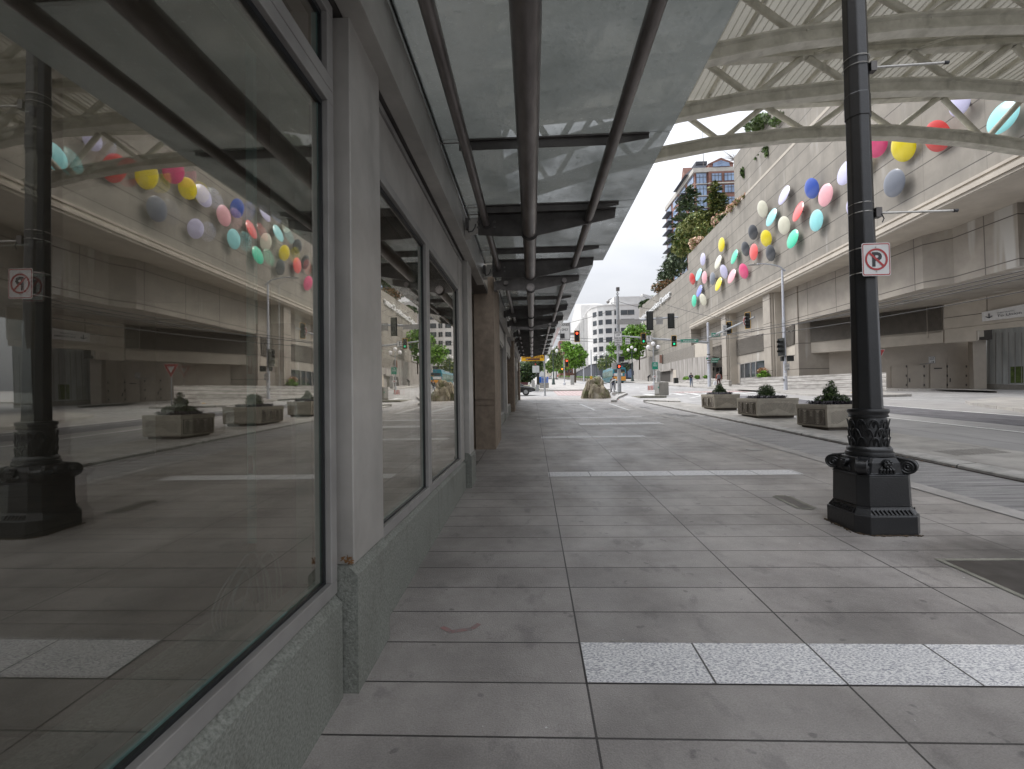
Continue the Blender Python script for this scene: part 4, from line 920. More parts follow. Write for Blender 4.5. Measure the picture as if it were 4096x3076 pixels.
rq([(2637, 1487), (2681, 1483), (2681, 1536), (2632, 1536)], WR-.02, 'void', 'parking_entrance', (.01, 0, 0))
rq([(2636, 1481), (2682, 1475), (2682, 1482), (2636, 1488)], WR-.5, 'board_concrete', 'entrance_lintel', (.45, 0, 0))
rq([(2638, 1420), (2648, 1420), (2648, 1452), (2638, 1452)], WR+.26, 'sign_brown', 'rust_panel', (.02, 0, 0))
rq([(2691, 1481), (2704, 1479), (2704, 1533), (2691, 1533)], WR-.05, 'tan_paint', 'steel_door', (.04, 0, 0))
rq([(2430, 1490), (2533, 1450), (2533, 1500), (2430, 1512)], WR+3.5, 'marble_wall', 'upper_stone_wall')
rq([(2500, 1430), (2560, 1388), (2581, 1385), (2583, 1425), (2500, 1462)], WR+1., 'marble_wall', 'upper_stone_wall')
t = thing('low_stone_wall', 'low pale stone planter wall beside the pedestrians on the far pavement', 'wall', aP(2770, 1545, 21.2))
q4(B(), [(2703, 1523), (2838, 1513), (2915, 1522), (2915, 1556), (2838, 1554), (2703, 1545)], 20.9, (.35, 0, 0)).part('stonework', 'marble_wall', t)
t = thing('stone_terrace_wall', 'long pale striped stone wall below the convention hall windows', 'wall', aP(3200, 1550, 23.))
M0, M1 = gp(2962, 1548, .1), gp(3404, 1566, .1)
pM = lambda x, y: aL(x, y, (M0.x, M0.y), (M1.x, M1.y))
B().slab([pM(x, y) for x, y in [(2962, 1514), (3150, 1505), (3404, 1494), (3545, 1490), (3545, 1575), (2962, 1556)]], (.5, .8, 0)).part('stonework', 'marble_wall', t)

# ================================================================ FOLIAGE
def leaves(cl, n, size, seed=1, flat=.55, b=None, droop=0.):
    """leaf faces spread through lumpy ellipsoids: cl = [(centre, radii)]"""
    rd = random.Random(seed); b = b or B(); tot = sum(r[0]*r[1]*r[2] for _, r in cl)
    for c, r in cl:
        k = max(4, int(n*(r[0]*r[1]*r[2])/tot)); c = Vector(c)
        for _ in range(k):
            while True:
                u = Vector((rd.uniform(-1, 1), rd.uniform(-1, 1), rd.uniform(-1, 1)))
                if .25 < u.length < 1: break
            u *= (rd.random()**.35)/u.length if rd.random() < .75 else 1
            nz_ = mnoise.noise(Vector(u)*2.3+c)
            if nz_ < -.22: continue
            u *= 1+.28*nz_
            p = c+Vector((u.x*r[0], u.y*r[1], u.z*r[2])); a = rd.uniform(0, 6.28); s = size*rd.uniform(.6, 1.4)
            n_ = Vector((rd.gauss(0, 1), rd.gauss(0, 1), rd.gauss(.6, 1))).normalized(); t1 = n_.orthogonal().normalized(); t2 = n_.cross(t1)
            d1 = (t1*math.cos(a)+t2*math.sin(a))*s; d2 = (t2*math.cos(a)-t1*math.sin(a))*s*flat
            b.cur = 1 if rd.random() < .3 else 0
            b.add([p-d1, p-d2, p+d1+Vector((0, 0, -droop*s)), p+d2], [(0, 1, 2, 3)])
    b.cur = 0; return b
def tree(name, label, base, h, r, mats, n=2600, size=.3, seed=1, group=None, cz=.6, cl=None, trunk=True, tw=.12):
    rd = random.Random(seed*7+1); base = Vector(base); t = thing(name, label, 'tree', base, 0, group)
    if cl is None:
        cl = [(base+Vector((0, 0, h*cz)), (r*.75, r*.75, h*(1-cz)*.8))]
        for k in range(9):
            a = rd.uniform(0, 6.28); q = rd.uniform(.35, .8); zz = rd.uniform(-.6, .75)
            cl.append((base+Vector((math.cos(a)*r*q, math.sin(a)*r*q, h*cz+zz*h*(1-cz))), (r*rd.uniform(.3, .48),)*2+(h*(1-cz)*rd.uniform(.28, .42),)))
    leaves(cl, n, size, seed).part('crown', mats, t)
    if trunk:
        b = B(); tp = base+Vector((0, 0, h*.85)); b.tube([base-Vector((0, 0, .3)), base+Vector((.05*h*.1, 0, h*.4)), tp], [tw*1.3, tw, tw*.25], 8)
        for k in range(6):
            a = rd.uniform(0, 6.28); z0 = h*rd.uniform(.3, .6); b.tube([base+Vector((0, 0, z0)), base+Vector((math.cos(a)*r*.35, math.sin(a)*r*.35, z0+h*.14)), base+Vector((math.cos(a)*r*.7, math.sin(a)*r*.7, z0+h*.22))], [tw*.6, tw*.35, tw*.12], 6)
        b.part('trunk', 'bark', t)
    return t
def conifer(label, base, h, r, seed=1, mats=('leaf_spruce', 'leaf_dark'), group=None, size=.34, n=22):
    rd = random.Random(seed); base = Vector(base); t = thing('evergreen_tree', label, 'tree', base, 0, group); b = B()
    for i in range(n*7):
        z = h*(.08+.9*(i/(n*7))); rr = r*(1-(z/h))**.62*rd.uniform(.6, 1.1)+.15; a = rd.uniform(0, 6.28); L = rr
        for k in range(int(5+L*5)):
            q = rd.uniform(.15, 1); p = base+Vector((math.cos(a)*L*q, math.sin(a)*L*q, z-.18*L*q+.12*L*q*q))+Vector((rd.gauss(0, .12), rd.gauss(0, .12), rd.gauss(0, .1)))
            s = size*rd.uniform(.6, 1.3); d = Vector((math.cos(a+rd.gauss(0, .5)), math.sin(a+rd.gauss(0, .5)), rd.gauss(-.15, .3)))*s; e = Vector((-d.y, d.x, rd.gauss(0, .2)))*.3
            b.cur = 1 if rd.random() < .35 else 0; b.add([p-d, p+e, p+d, p-e], [(0, 1, 2, 3)])
    b.cur = 0; b.part('crown', list(mats), t); B().tube([base-Vector((0, 0, .5)), base+Vector((0, 0, h*.97))], [.2, .03], 8).part('trunk', 'bark', t); return t
# terrace garden on top of the wall (positions measured on a plane a little behind the parapet)
G = W0+2.
def gtop(x, y, dX=0.): return aP(x, y, G+dX)
def garden_conifer(x0, ytop, ybase, rpx, label, seed, dX=2., **k):
    p = gtop(x0, ybase, dX); q = gtop(x0, ytop, dX); conifer(label, p, q.z-p.z, rpx/F*p.y, seed, **k)
garden_conifer(2766, 728, 985, 112, 'tall ragged grey-green evergreen on the terrace, left of the brick tower windows', 11, size=.5)
garden_conifer(2868, 712, 930, 74, 'brown-green evergreen on the terrace in front of the brick tower', 12, mats=('leaf_olive', 'leaf_dark'), size=.46)
garden_conifer(2690, 985, 1190, 85, 'dark drooping evergreen at the low left end of the terrace', 13, size=.4)
def garden_bush(cs, label, mats, n, size, seed, name='shrub', cat='shrub', dX=0., grp=None):
    cl = []
    for x, y, rx, ry in cs:
        p = gtop(x, y, dX); s = p.y/F; cl.append((p, (rx*s, rx*s, ry*s)))
    b = leaves(cl, n, size, seed, flat=.6); o = b.build(name, mats, loc=cl[0][0]); return tag(o, label, cat, grp)
garden_bush([(2790, 890, 60, 40), (2760, 930, 55, 45), (2730, 980, 45, 45), (2820, 920, 40, 25)], 'broad olive-green maple spreading over the terrace wall', ['leaf_olive', 'leaf_mid'], 7500, .3, 21, 'maple', 'tree')
garden_bush([(2715, 1010, 28, 55), (2700, 1060, 45, 35), (2660, 1100, 30, 18)], 'dark green bushy growth at the foot of the low evergreen on the terrace', ['leaf_dark', 'leaf_spruce'], 2600, .3, 22, dX=.5)
garden_bush([(2940, 830, 30, 16), (2968, 805, 30, 15), (2990, 785, 20, 10), (2920, 845, 18, 18)], 'pink and cream flowering shrub highest along the parapet', ['blossom', 'leaf_olive'], 2000, .2, 23, dX=-1.6)
garden_bush([(2868, 885, 20, 25), (2890, 868, 22, 14)], 'pink flowering shrub spilling over the middle of the parapet', ['blossom', 'leaf_mid'], 1100, .2, 24, dX=-1.6)
garden_bush([(2788, 965, 32, 16), (2770, 985, 14, 12)], 'cream flowering shrub lowest along the parapet', ['blossom', 'leaf_olive'], 900, .2, 25, dX=-1.6)
garden_bush([(2898, 872, 24, 10), (2850, 920, 18, 10)], 'green creeping shrub between the flowering shrubs', ['leaf_mid', 'leaf_dark'], 700, .2, 26, dX=-1.5)
garden_bush([(2640, 1150, 34, 22), (2670, 1130, 20, 16)], 'rust-tinted shrub at the step of the parapet', ['leaf_rust', 'leaf_dark'], 900, .26, 27, dX=-1.5)
garden_bush([(2574, 1215, 16, 14), (2562, 1228, 8, 9), (2590, 1205, 12, 8)], 'green shrub above the word Seattle on the wall', ['leaf_dark', 'leaf_mid'], 800, .28, 28, dX=-1.5)
garden_bush([(3060, 490, 60, 22), (3020, 500, 40, 30), (3120, 480, 40, 18)], 'green vine hanging over the top of the set-back wall', ['leaf_mid', 'leaf_spruce'], 2000, .2, 29, 'hanging_vine', 'vine', dX=-1.7)
garden_bush([(2970, 690, 8, 20), (2972, 705, 5, 12)], 'small green ivy tuft low on the set-back wall', ['leaf_mid', 'leaf_dark'], 260, .14, 30, 'ivy', 'vine', dX=-1.9)
garden_bush([(3062, 598, 14, 10), (3066, 615, 7, 14), (3020, 635, 5, 4), (3035, 620, 4, 3)], 'ivy trailing under the truss on the set-back wall', ['leaf_mid', 'leaf_dark'], 420, .13, 31, 'ivy', 'vine', dX=-1.9)
t = thing('bare_shrub', 'leafless twiggy shrub at the corner of the set-back wall', 'shrub', gtop(2945, 640, -1.5)); b = B(); rd = random.Random(5)
for k in range(26):
    p = gtop(2940, 640, -1.5); d = Vector((rd.uniform(-1.5, .2), rd.uniform(-.5, 1.5), rd.uniform(.2, 1.6))); b.tube([p, p+d*.6+Vector((0, 0, .1)), p+d*1.2], [.02, .013, .006], 4)
b.part('twigs', 'bark', t)
for i, (x, y, rx, ry, l) in enumerate([(2745, 1513, 22, 7, 'low green plants behind the stone wall, left of the phone user'), (2790, 1508, 14, 7, 'fern clump behind the stone wall, right of the phone user'), (2826, 1508, 9, 5, 'small green clump beside the street sign pole')]):
    p = aP(x, y, 21.6); s = p.y/F; tag(leaves([(p, (.4, rx*s, ry*s))], 300, .17, 40+i).build('bedding_plant', ['leaf_bright', 'leaf_mid'], loc=p), l, 'plant', 'plants behind the low stone wall')
p = pM(3050, 1500)+Vector((.4, .6, 0)); s = p.y/F; tag(leaves([(p, (26*s, .4, 8*s)), (p+Vector((0, 0, .35)), (10*s, .3, 5*s))], 500, .14, 44).build('hedge', ['leaf_bright', 'leaf_mid'], loc=p), 'bright green low hedge on the stone terrace wall', 'hedge')
p = pM(3045, 1482)+Vector((.6, 1., 0)); s = p.y/F; tag(leaves([(p, (17*s, .5, 11*s))], 500, .13, 45).build('red_shrub', ['leaf_rust', 'blossom'], loc=p), 'reddish shrub in front of the shop window on the terrace', 'shrub')
p = aP(2547, 1428, WR+.3); s = p.y/F; tag(leaves([(p, (14*s, 10*s, 4*s)), (p+Vector((0, 0, -.5)), (8*s, 8*s, 3*s))], 350, .2, 46).build('clipped_shrub', ['leaf_bright', 'leaf_mid'], loc=p), 'spreading yellow-green shrub atop the board-marked wall', 'shrub')
p = aP(2508, 1468, WR+.2); s = p.y/F; tag(leaves([(p, (1, 16*s, 14*s))], 500, .2, 47).build('ivy_patch', ['leaf_dark', 'leaf_spruce'], loc=p), 'dark ivy patch on the wall behind the bus', 'vine')

# ================================================================ BRICK TOWER
def tower():
    D = 150.; p0 = aY(2673, 1400, D); x0 = p0.x; p1 = aY(2760, 1400, D-18)
    t = thing('brick_tower', 'tall red-brick apartment tower with balconies behind the terrace trees', 'building', (x0+12, D-5, 8))
    zt0 = aY(2680, 820, D).z
    # left flank recedes; front faces us
    fx = aY(2790, 1300, D-30).x; Yf, Yb = D-30, D+14
    xl = aY(2673, 1300, D).x; k = 2.9
    # left wing facade as stepped slabs
    z_front = aY(2860, 690, Yf).z
    A0, A1 = (aY(2675, 1300, D).x, D), (aY(2795, 1300, D-26).x, D-26)
    w_ = Vector((A1[0]-A0[0], A1[1]-A0[1], 0)); L = w_.length; w_.normalize(); nn = Vector((w_.y, -w_.x, 0))
    if nn.y > 0: nn = -nn
    ztl, ztr = aY(2678, 828, D).z, aY(2790, 690, D-26).z
    def wz(t_): return ztl+(ztr-ztl)*t_
    top = min(ztl, ztr)
    b = B(); b.slab([(*A0, 5), (*A1, 5), (*A1, top), (*A0, top)], (-nn)*14); b.part('side_wall', 'brick_red', t)
    b = B(); b.slab([Vector((*A0, top))+nn*.4, Vector((*A1, top))+nn*.4, Vector((*A1, top+1.2))+nn*.4, Vector((*A0, top+1.2))+nn*.4], (-nn)*14.8); b.part('roof_cornice', 'trim_stone', t)
    nf = 17; fh = (top-12)/nf
    for i in range(nf):
        z = 12+i*fh
        for j in range(4):
            s = (j+.14)/4*L; e = (j+.86)/4*L; p = Vector((*A0, 0))+w_*s; q = Vector((*A0, 0))+w_*e
            if i > nf-13: B().slab([Vector((p.x, p.y, z+.6))+nn*.05, Vector((q.x, q.y, z+.6))+nn*.05, Vector((q.x, q.y, z+fh-.35))+nn*.05, Vector((p.x, p.y, z+fh-.35))+nn*.05], nn*.05).part('window', 'win_blue', t)
        if i > nf-13:
            for j in (0, 2):
                s = (j+.1)/4*L; p = Vector((*A0, z))+w_*s; q = p+w_*(L/4*.9); bb = B(); bb.slab([p, q, q+nn*1.5, p+nn*1.5], (0, 0, .25)); bb.part('balcony', 'dark_wall', t)
    # front block
    bx0 = A1[0]; zf = aY(2860, 690, A1[1]).z
    b = B(); b.box((bx0, A1[1], 5), (bx0+22, A1[1]+16, zf)); b.part('front_wall', 'brick_red', t)
    b = B(); b.box((bx0-.6, A1[1]-.6, zf), (bx0+22.6, A1[1]+16.6, zf+1.1)); b.part('roof_cornice', 'trim_stone', t)
    B().box((bx0+3.3, A1[1]-.7, 5), (bx0+10.4, A1[1]-.001, zf-.001)).part('projecting_bay', 'brick_red', t)
    for i in range(8):
        z = zf-3.1*(i+1)
        for (u, wd, yo) in ((.3, 2.6, 0), (4., 2.5, -.7), (7.2, 2.6, -.7), (11.5, 3.), (15.5, 3.)) if False else ((.3, 2.6, 0.), (4., 2.5, -.7), (7.2, 2.6, -.7), (11.5, 3., 0.), (15.5, 3., 0.)):
            y_ = A1[1]+yo
            o = B().box((bx0+u, y_-.12, z+(.2 if u < 1 else .6)), (bx0+u+wd, y_+.05, z+(3. if u < 1 else 2.5))).part('window', 'win_blue', t)
            f = B()
            for k_ in range(4): f.box((bx0+u+wd*k_/3-.05, y_-.18, z+.3), (bx0+u+wd*k_/3+.05, y_-.121, z+2.6))
            f.box((bx0+u, y_-.18, z+1.9), (bx0+u+wd, y_-.125, z+2.0)); f.part('frame', 'metal_dark', o)
        if i % 1 == 0: B().box((bx0+.1, A1[1]-.5, z+.0), (bx0+3.2, A1[1]-.13, z+.16)).part('floor_band', 'trim_stone', t)
    B().box((bx0+3.1, A1[1]-.95, zf-3.3), (bx0+10.6, A1[1]-.701, zf-3.0)).part('string_course', 'trim_stone', t)
    B().box((bx0+3.4, A1[1]-.6, zf+1.11), (bx0+9.6, A1[1]+7, zf+2.0)).part('penthouse', 'brick_red', t)
    b = B(); b.slab([(bx0+3.2, A1[1]-.75, zf+2.01), (bx0+9.8, A1[1]-.75, zf+2.01), (bx0+6.5, A1[1]-.75, zf+3.5)], (0, 7, 0)); b.part('gable', 'brick_red', t)
    B().slab([(bx0+4.3, A1[1]-.8, zf+1.2), (bx0+8.7, A1[1]-.8, zf+1.2), (bx0+8.5, A1[1]-.8, zf+2.1), (bx0+6.5, A1[1]-.8, zf+2.8), (bx0+4.5, A1[1]-.8, zf+2.1)], (0, .04, 0)).part('window', 'win_blue', t)
    b = B(); b.rings([[(bx0-1.5, A1[1]+3, zf+1.1), (bx0+7, A1[1]+3, zf+1.1), (bx0+7, A1[1]+14, zf+1.1), (bx0-1.5, A1[1]+14, zf+1.1)], [(bx0+2.6, A1[1]+6, zf+5.), (bx0+5.2, A1[1]+6, zf+5.), (bx0+5.2, A1[1]+11, zf+5.), (bx0+2.6, A1[1]+11, zf+5.)]]); b.box((bx0+2.4, A1[1]+5.8, zf+5.), (bx0+5.4, A1[1]+11.2, zf+5.9)); b.part('hipped_roof', 'dark_wall', t)
    for i, (u, v, h) in enumerate([(3, 2, 8), (18, 2, 9)]): B().tube([(bx0+u, A1[1]+v, zf), (bx0+u, A1[1]+v, zf+h+6)], [.12, .03], 5).part('roof_mast', 'metal_dark', t)
    b = B(); m0 = Vector((*A0, top+1.2))+w_*L*.55; b.slab([m0, m0+w_*5, m0+w_*2.5+Vector((0, 0, 4.5))], (-nn)*3); b.part('gable', 'brick_red', t)
tower()

# ================================================================ WHITE APARTMENTS
def apartments():
    D = 150.; X0 = aY(2400, 1400, D).x
    t = thing('white_apartment_building', 'white rounded apartment building with rows of dark windows beyond the crossing', 'building', (X0+8, D, g(D)))
    gz = g(D); zt1 = aY(2420, 1222, D).z; zt2 = aY(2510, 1200, D).z; nfl = 7
    xe = aY(2385, 1400, D).x
    foot = [(xe-1.2, D+9), (xe-.6, D+4.5), (xe+.8, D+1.8), (xe+2.6, D+.6), (xe+5.5, D), (xe+26, D), (xe+26, D+110), (xe-1.2, D+110)]
    B().prism(foot, gz+5.4, zt1).part('wall', 'white_wall', t)
    B().prism([(x+.35 if x < xe+5 else x, y+.35) for x, y in foot], gz-1, gz+5.399).part('ground_floor', 'dark_wall', t)
    b = B(); b.prism([(xe+6, D+1), (xe+17, D+1), (xe+17, D+14), (xe+6, D+14)], zt1+.002, zt2+1.3); b.part('penthouse', 'white_wall', t)
    b = B(); b.slab([(xe+15, D+.8, zt1), (xe+26, D+.8, zt1), (xe+26, D+.8, zt1+.6), (xe+15, D+.8, zt1+3.6)], (0, 10, 0)); b.part('sloping_roof', 'white_wall', t)
    B().prism([(x-.15 if x < xe+3 else x, y-.15 if y < D+5 else y) for x, y in foot], zt1+.003, zt1+.35).part('parapet', 'white_wall', t)
    fh = (zt1-1.2-gz-5.4)/6
    def win(x0, x1, z0, z1, y):
        o = B().box((x0, y-.12, z0), (x1, y+.1, z1)).part('window', 'win_dark', t); f = B(); m = (x0+x1)/2
        f.box((m-.05, y-.17, z0), (m+.05, y-.121, z1)); f.box((x0, y-.17, z1-.08), (x1, y-.121, z1)); f.part('frame', 'metal_frame', o)
    for i in range(6):
        z = gz+5.4+fh*i+.9
        for x0, x1 in ((5.9, 7.2), (7.9, 12.1), (14, 17.2), (21, 25)): win(xe+x0, xe+x1, z, z+fh*.55, D)
        bb = B(); bb.box((xe+17.3, D-.9, z-.9), (xe+20.8, D-.001, z-.65)); bb.box((xe+17.3, D-.9, z-.649), (xe+20.8, D-.82, z+.25)); bb.part('balcony', 'white_wall', t)
        B().box((xe+17.4, D-.03, z-.6), (xe+20.7, D+.2, z+1.7)).part('balcony_recess', 'win_dark', t)
        # rounded corner windows
        for (a, c) in ((foot[3], foot[4]), (foot[2], foot[3]), (foot[1], foot[2])):
            a, c = Vector((*a, 0)), Vector((*c, 0)); e = (c-a); n = Vector((e.y, -e.x, 0)).normalized()
            p, q = a+e*.2, a+e*.85; B().slab([p+n*.02+Vector((0, 0, z)), q+n*.02+Vector((0, 0, z)), q+n*.02+Vector((0, 0, z+fh*.55)), p+n*.02+Vector((0, 0, z+fh*.55))], n*.06).part('window', 'win_dark', t)
        for k in range(10):
            yy = D+13+k*4.6; B().box((foot[0][0]-.1, yy, z), (foot[0][0]+.1, yy+2.4, z+fh*.6)).part('window', 'win_dark', t)
    for k in range(9):
        yy = D+12+k*7; B().box((foot[0][0]-.9, yy, gz+5), (foot[0][0]-.01, yy+.5, zt1-.5)).part('bay_rib', 'white_wall', t)
    B().box((xe-1.4, D+30, zt1), (xe+10, D+75, zt1+6)).part('upper_block', 'white_wall', t)
    b = B(); b.slab([(xe-1.35, D+30, zt1+6), (xe-1.35, D+52, zt1+10.5), (xe-1.35, D+75, zt1+6)], (9, 0, 0)); b.part('gable', 'white_wall', t)
    b = B(); b.box((xe+16.8, D-.96, gz+5.4+fh*5+1.), (xe+20.8, D-.91, gz+5.4+fh*5+2.2)); o = b.part('banner', 'sign_black', t)
    b = B(); b.text('LEASING', (xe+17., D-.97, gz+5.4+fh*5+1.3), (1, 0, 0), (0, 0, 1), w=3.6, h=.65, th=.01, bold=.01); b.part('banner_lettering', 'letter_white', o)
    B().box((xe+3.5, D-.5, gz+3.6), (xe+7, D-.3, gz+5.)).part('shop_sign', 'sign_white', t)
    for k in range(5): B().box((xe+3.2+k*1.6, D-.06, gz+.6), (xe+4.4+k*1.6, D+.3, gz+3.2)).part('shop_window', 'win_blue', t)
apartments()
def far_block(name, label, x0p, x1p, ytp, D, m, dep=14, cat='building', win='win_dark', rows=6, cols=5):
    a, c = aY(x0p, ytp, D), aY(x1p, ytp, D); t = thing(name, label, cat, ((a.x+c.x)/2, D, g(D)))
    B().box((a.x, D, g(D)-1), (c.x, D+dep, a.z)).part('wall', m, t)
    for i in range(rows):
        for j in range(cols):
            wd = (c.x-a.x)/cols; z = a.z-(a.z-g(D))/(rows+1)*(i+.85); B().box((a.x+wd*(j+.25), D-.08, z), (a.x+wd*(j+.75), D+.1, z+(a.z-g(D))/(rows+1)*.5)).part('window', win, t)
    return t, a, c
t, a, c = far_block('brick_hotel', 'red brick hotel with white painted letters beyond the green street tree', 2236, 2300, 1363, 260, 'brick_red', rows=5)
s = 260/F; b = B(); b.text('WINTON', (aY(2250, 1371, 259.6).x, 259.7, aY(2250, 1371, 259.6).z), (1, 0, 0), (0, 0, 1), w=36*s, h=5.5*s)
for i, ch in enumerate('HOTEL'): p = aY(2248, 1384+i*10.5, 259.6); b.text(ch, (p.x, 259.7, p.z), (1, 0, 0), (0, 0, 1), w=6*s, h=8*s)
b.part('painted_lettering', 'letter_white', t)
far_block('grey_office_block', 'pale far office block half hidden behind the green street tree', 2300, 2345, 1310, 330, 'white_wall', rows=7)
far_block('cream_block', 'cream low block below the white dome', 2184, 2214, 1446, 300, 'stucco_cream', rows=3, cols=3)
far_block('brown_shop_row', 'low dark shop row at the left end of the next block', 2040, 2100, 1478, 90, 'sign_brown', rows=1, cols=3)
far_block('far_brick_row', 'row of brick buildings behind the street trees far up the right side', 2262, 2330, 1452, 215, 'brick_red', rows=2)
t = thing('domed_hall', 'white domed roof far up the street left of the globe lamp', 'building', aY(2199, 1446, 320)); p = aY(2199, 1446, 320); r_ = 14*320/F
b = B(); b.lathe((p.x, p.y, p.z-3), [(r_, -8), (r_, 3), (r_*.92, 3.01)]+[(r_*.92*math.cos(a*.157), 3+r_*.85*math.sin(a*.157)) for a in range(1, 10)], 24); b.part('dome', 'white_wall', t, smooth=True)
# street trees
def st(x, yb, Y, h, r, label, seed, mats=('leaf_bright', 'leaf_mid'), n=2500, size=.4, **k):
    p = aY(x, yb, Y); p.z = g(Y)+.1; return tree('street_tree', label, p, h, r, list(mats), n, size, seed, **k)
p = aY(2300, 1500, 105); zz = aY(2300, 1364, 105).z-g(105)
st(2300, 1500, 105, zz, 2.95, 'large round bright-green street tree left of the white apartments', 51, n=9500, size=.26, cz=.64, tw=.2)
st(2225, 1500, 170, aY(2225, 1380, 170).z-g(170), 3.1, 'tall olive-green tree behind the globe lamp', 52, ('leaf_mid', 'leaf_olive'), 3500, .32)
st(2206, 1500, 250, aY(2206, 1435, 250).z-g(250), 4.5, 'hazy green tree far up the street by the dome', 53, ('leaf_mid', 'leaf_bright'), 2500, .5)
st(2245, 1500, 215, aY(2245, 1440, 215).z-g(215), 4., 'green street tree beside the red signal far up the road', 54, ('leaf_bright', 'leaf_mid'), 2500, .4)
st(2190, 1500, 350, aY(2190, 1460, 350).z-g(350), 6, 'pale green tree farthest up the street', 55, ('leaf_bright', 'leaf_olive'), 1500, .7)
st(2105, 1520, 60, aY(2105, 1436, 60).z-g(60), 1.75, 'dense dark evergreen tree under the yellow restaurant sign', 56, ('leaf_dark', 'leaf_mid'), 4500, .15, cz=.56)
st(2150, 1520, 66, aY(2145, 1440, 66).z-g(66), 1.2, 'smaller dark tree right of the restaurant sign', 57, ('leaf_dark', 'leaf_mid'), 1800, .15, cz=.75)
p = aY(2555, 1340, 112); cl = [(aY(2545, 1340, 112), (3.2, 3, 3.)), (aY(2530, 1370, 112), (3, 3, 3)), (aY(2500, 1400, 112), (3.2, 3, 2.6)), (aY(2455, 1398, 112), (1.8, 2, 2)), (aY(2540, 1400, 112), (2.4, 2, 2))]
tree('garden_tree', 'bright green tree between the white apartments and the concrete wall', (p.x, 112, g(112)+3), 14, 4, ['leaf_bright', 'leaf_mid'], 6500, .32, 58, cl=cl)
tag(leaves([(aY(2435, 1450, 118), (3., 2, 1.8)), (aY(2420, 1460, 118), (2, 2, 1.6))], 1200, .25, 59).build('shrub', ['leaf_mid', 'leaf_olive'], loc=aY(2435, 1460, 118)), 'spreading green shrub above the bus roof', 'shrub')
# planters along the far median
b0 = g(100)
pr = thing('far_planter', 'square concrete planter box with green shrub in the long far row', 'planter', (13.3, 96, g(96)+.15), 0, 'planters in the far row')
B().rings([[(-.5*s_, -.5*s_, z), (.5*s_, -.5*s_, z), (.5*s_, .5*s_, z), (-.5*s_, .5*s_, z)] for s_, z in ((.8, 0), (1.05, .75), (1.1, .8))]).build('box', 'planter_tan', parent=pr)
leaves([((0, 0, .95), (.6, .6, .3))], 130, .13, 60).build('shrub', ['leaf_mid', 'leaf_bright'], parent=pr)
for k in range(1, 30): dup(pr, (13.3, 96+5.6*k, g(96+5.6*k)+.15))
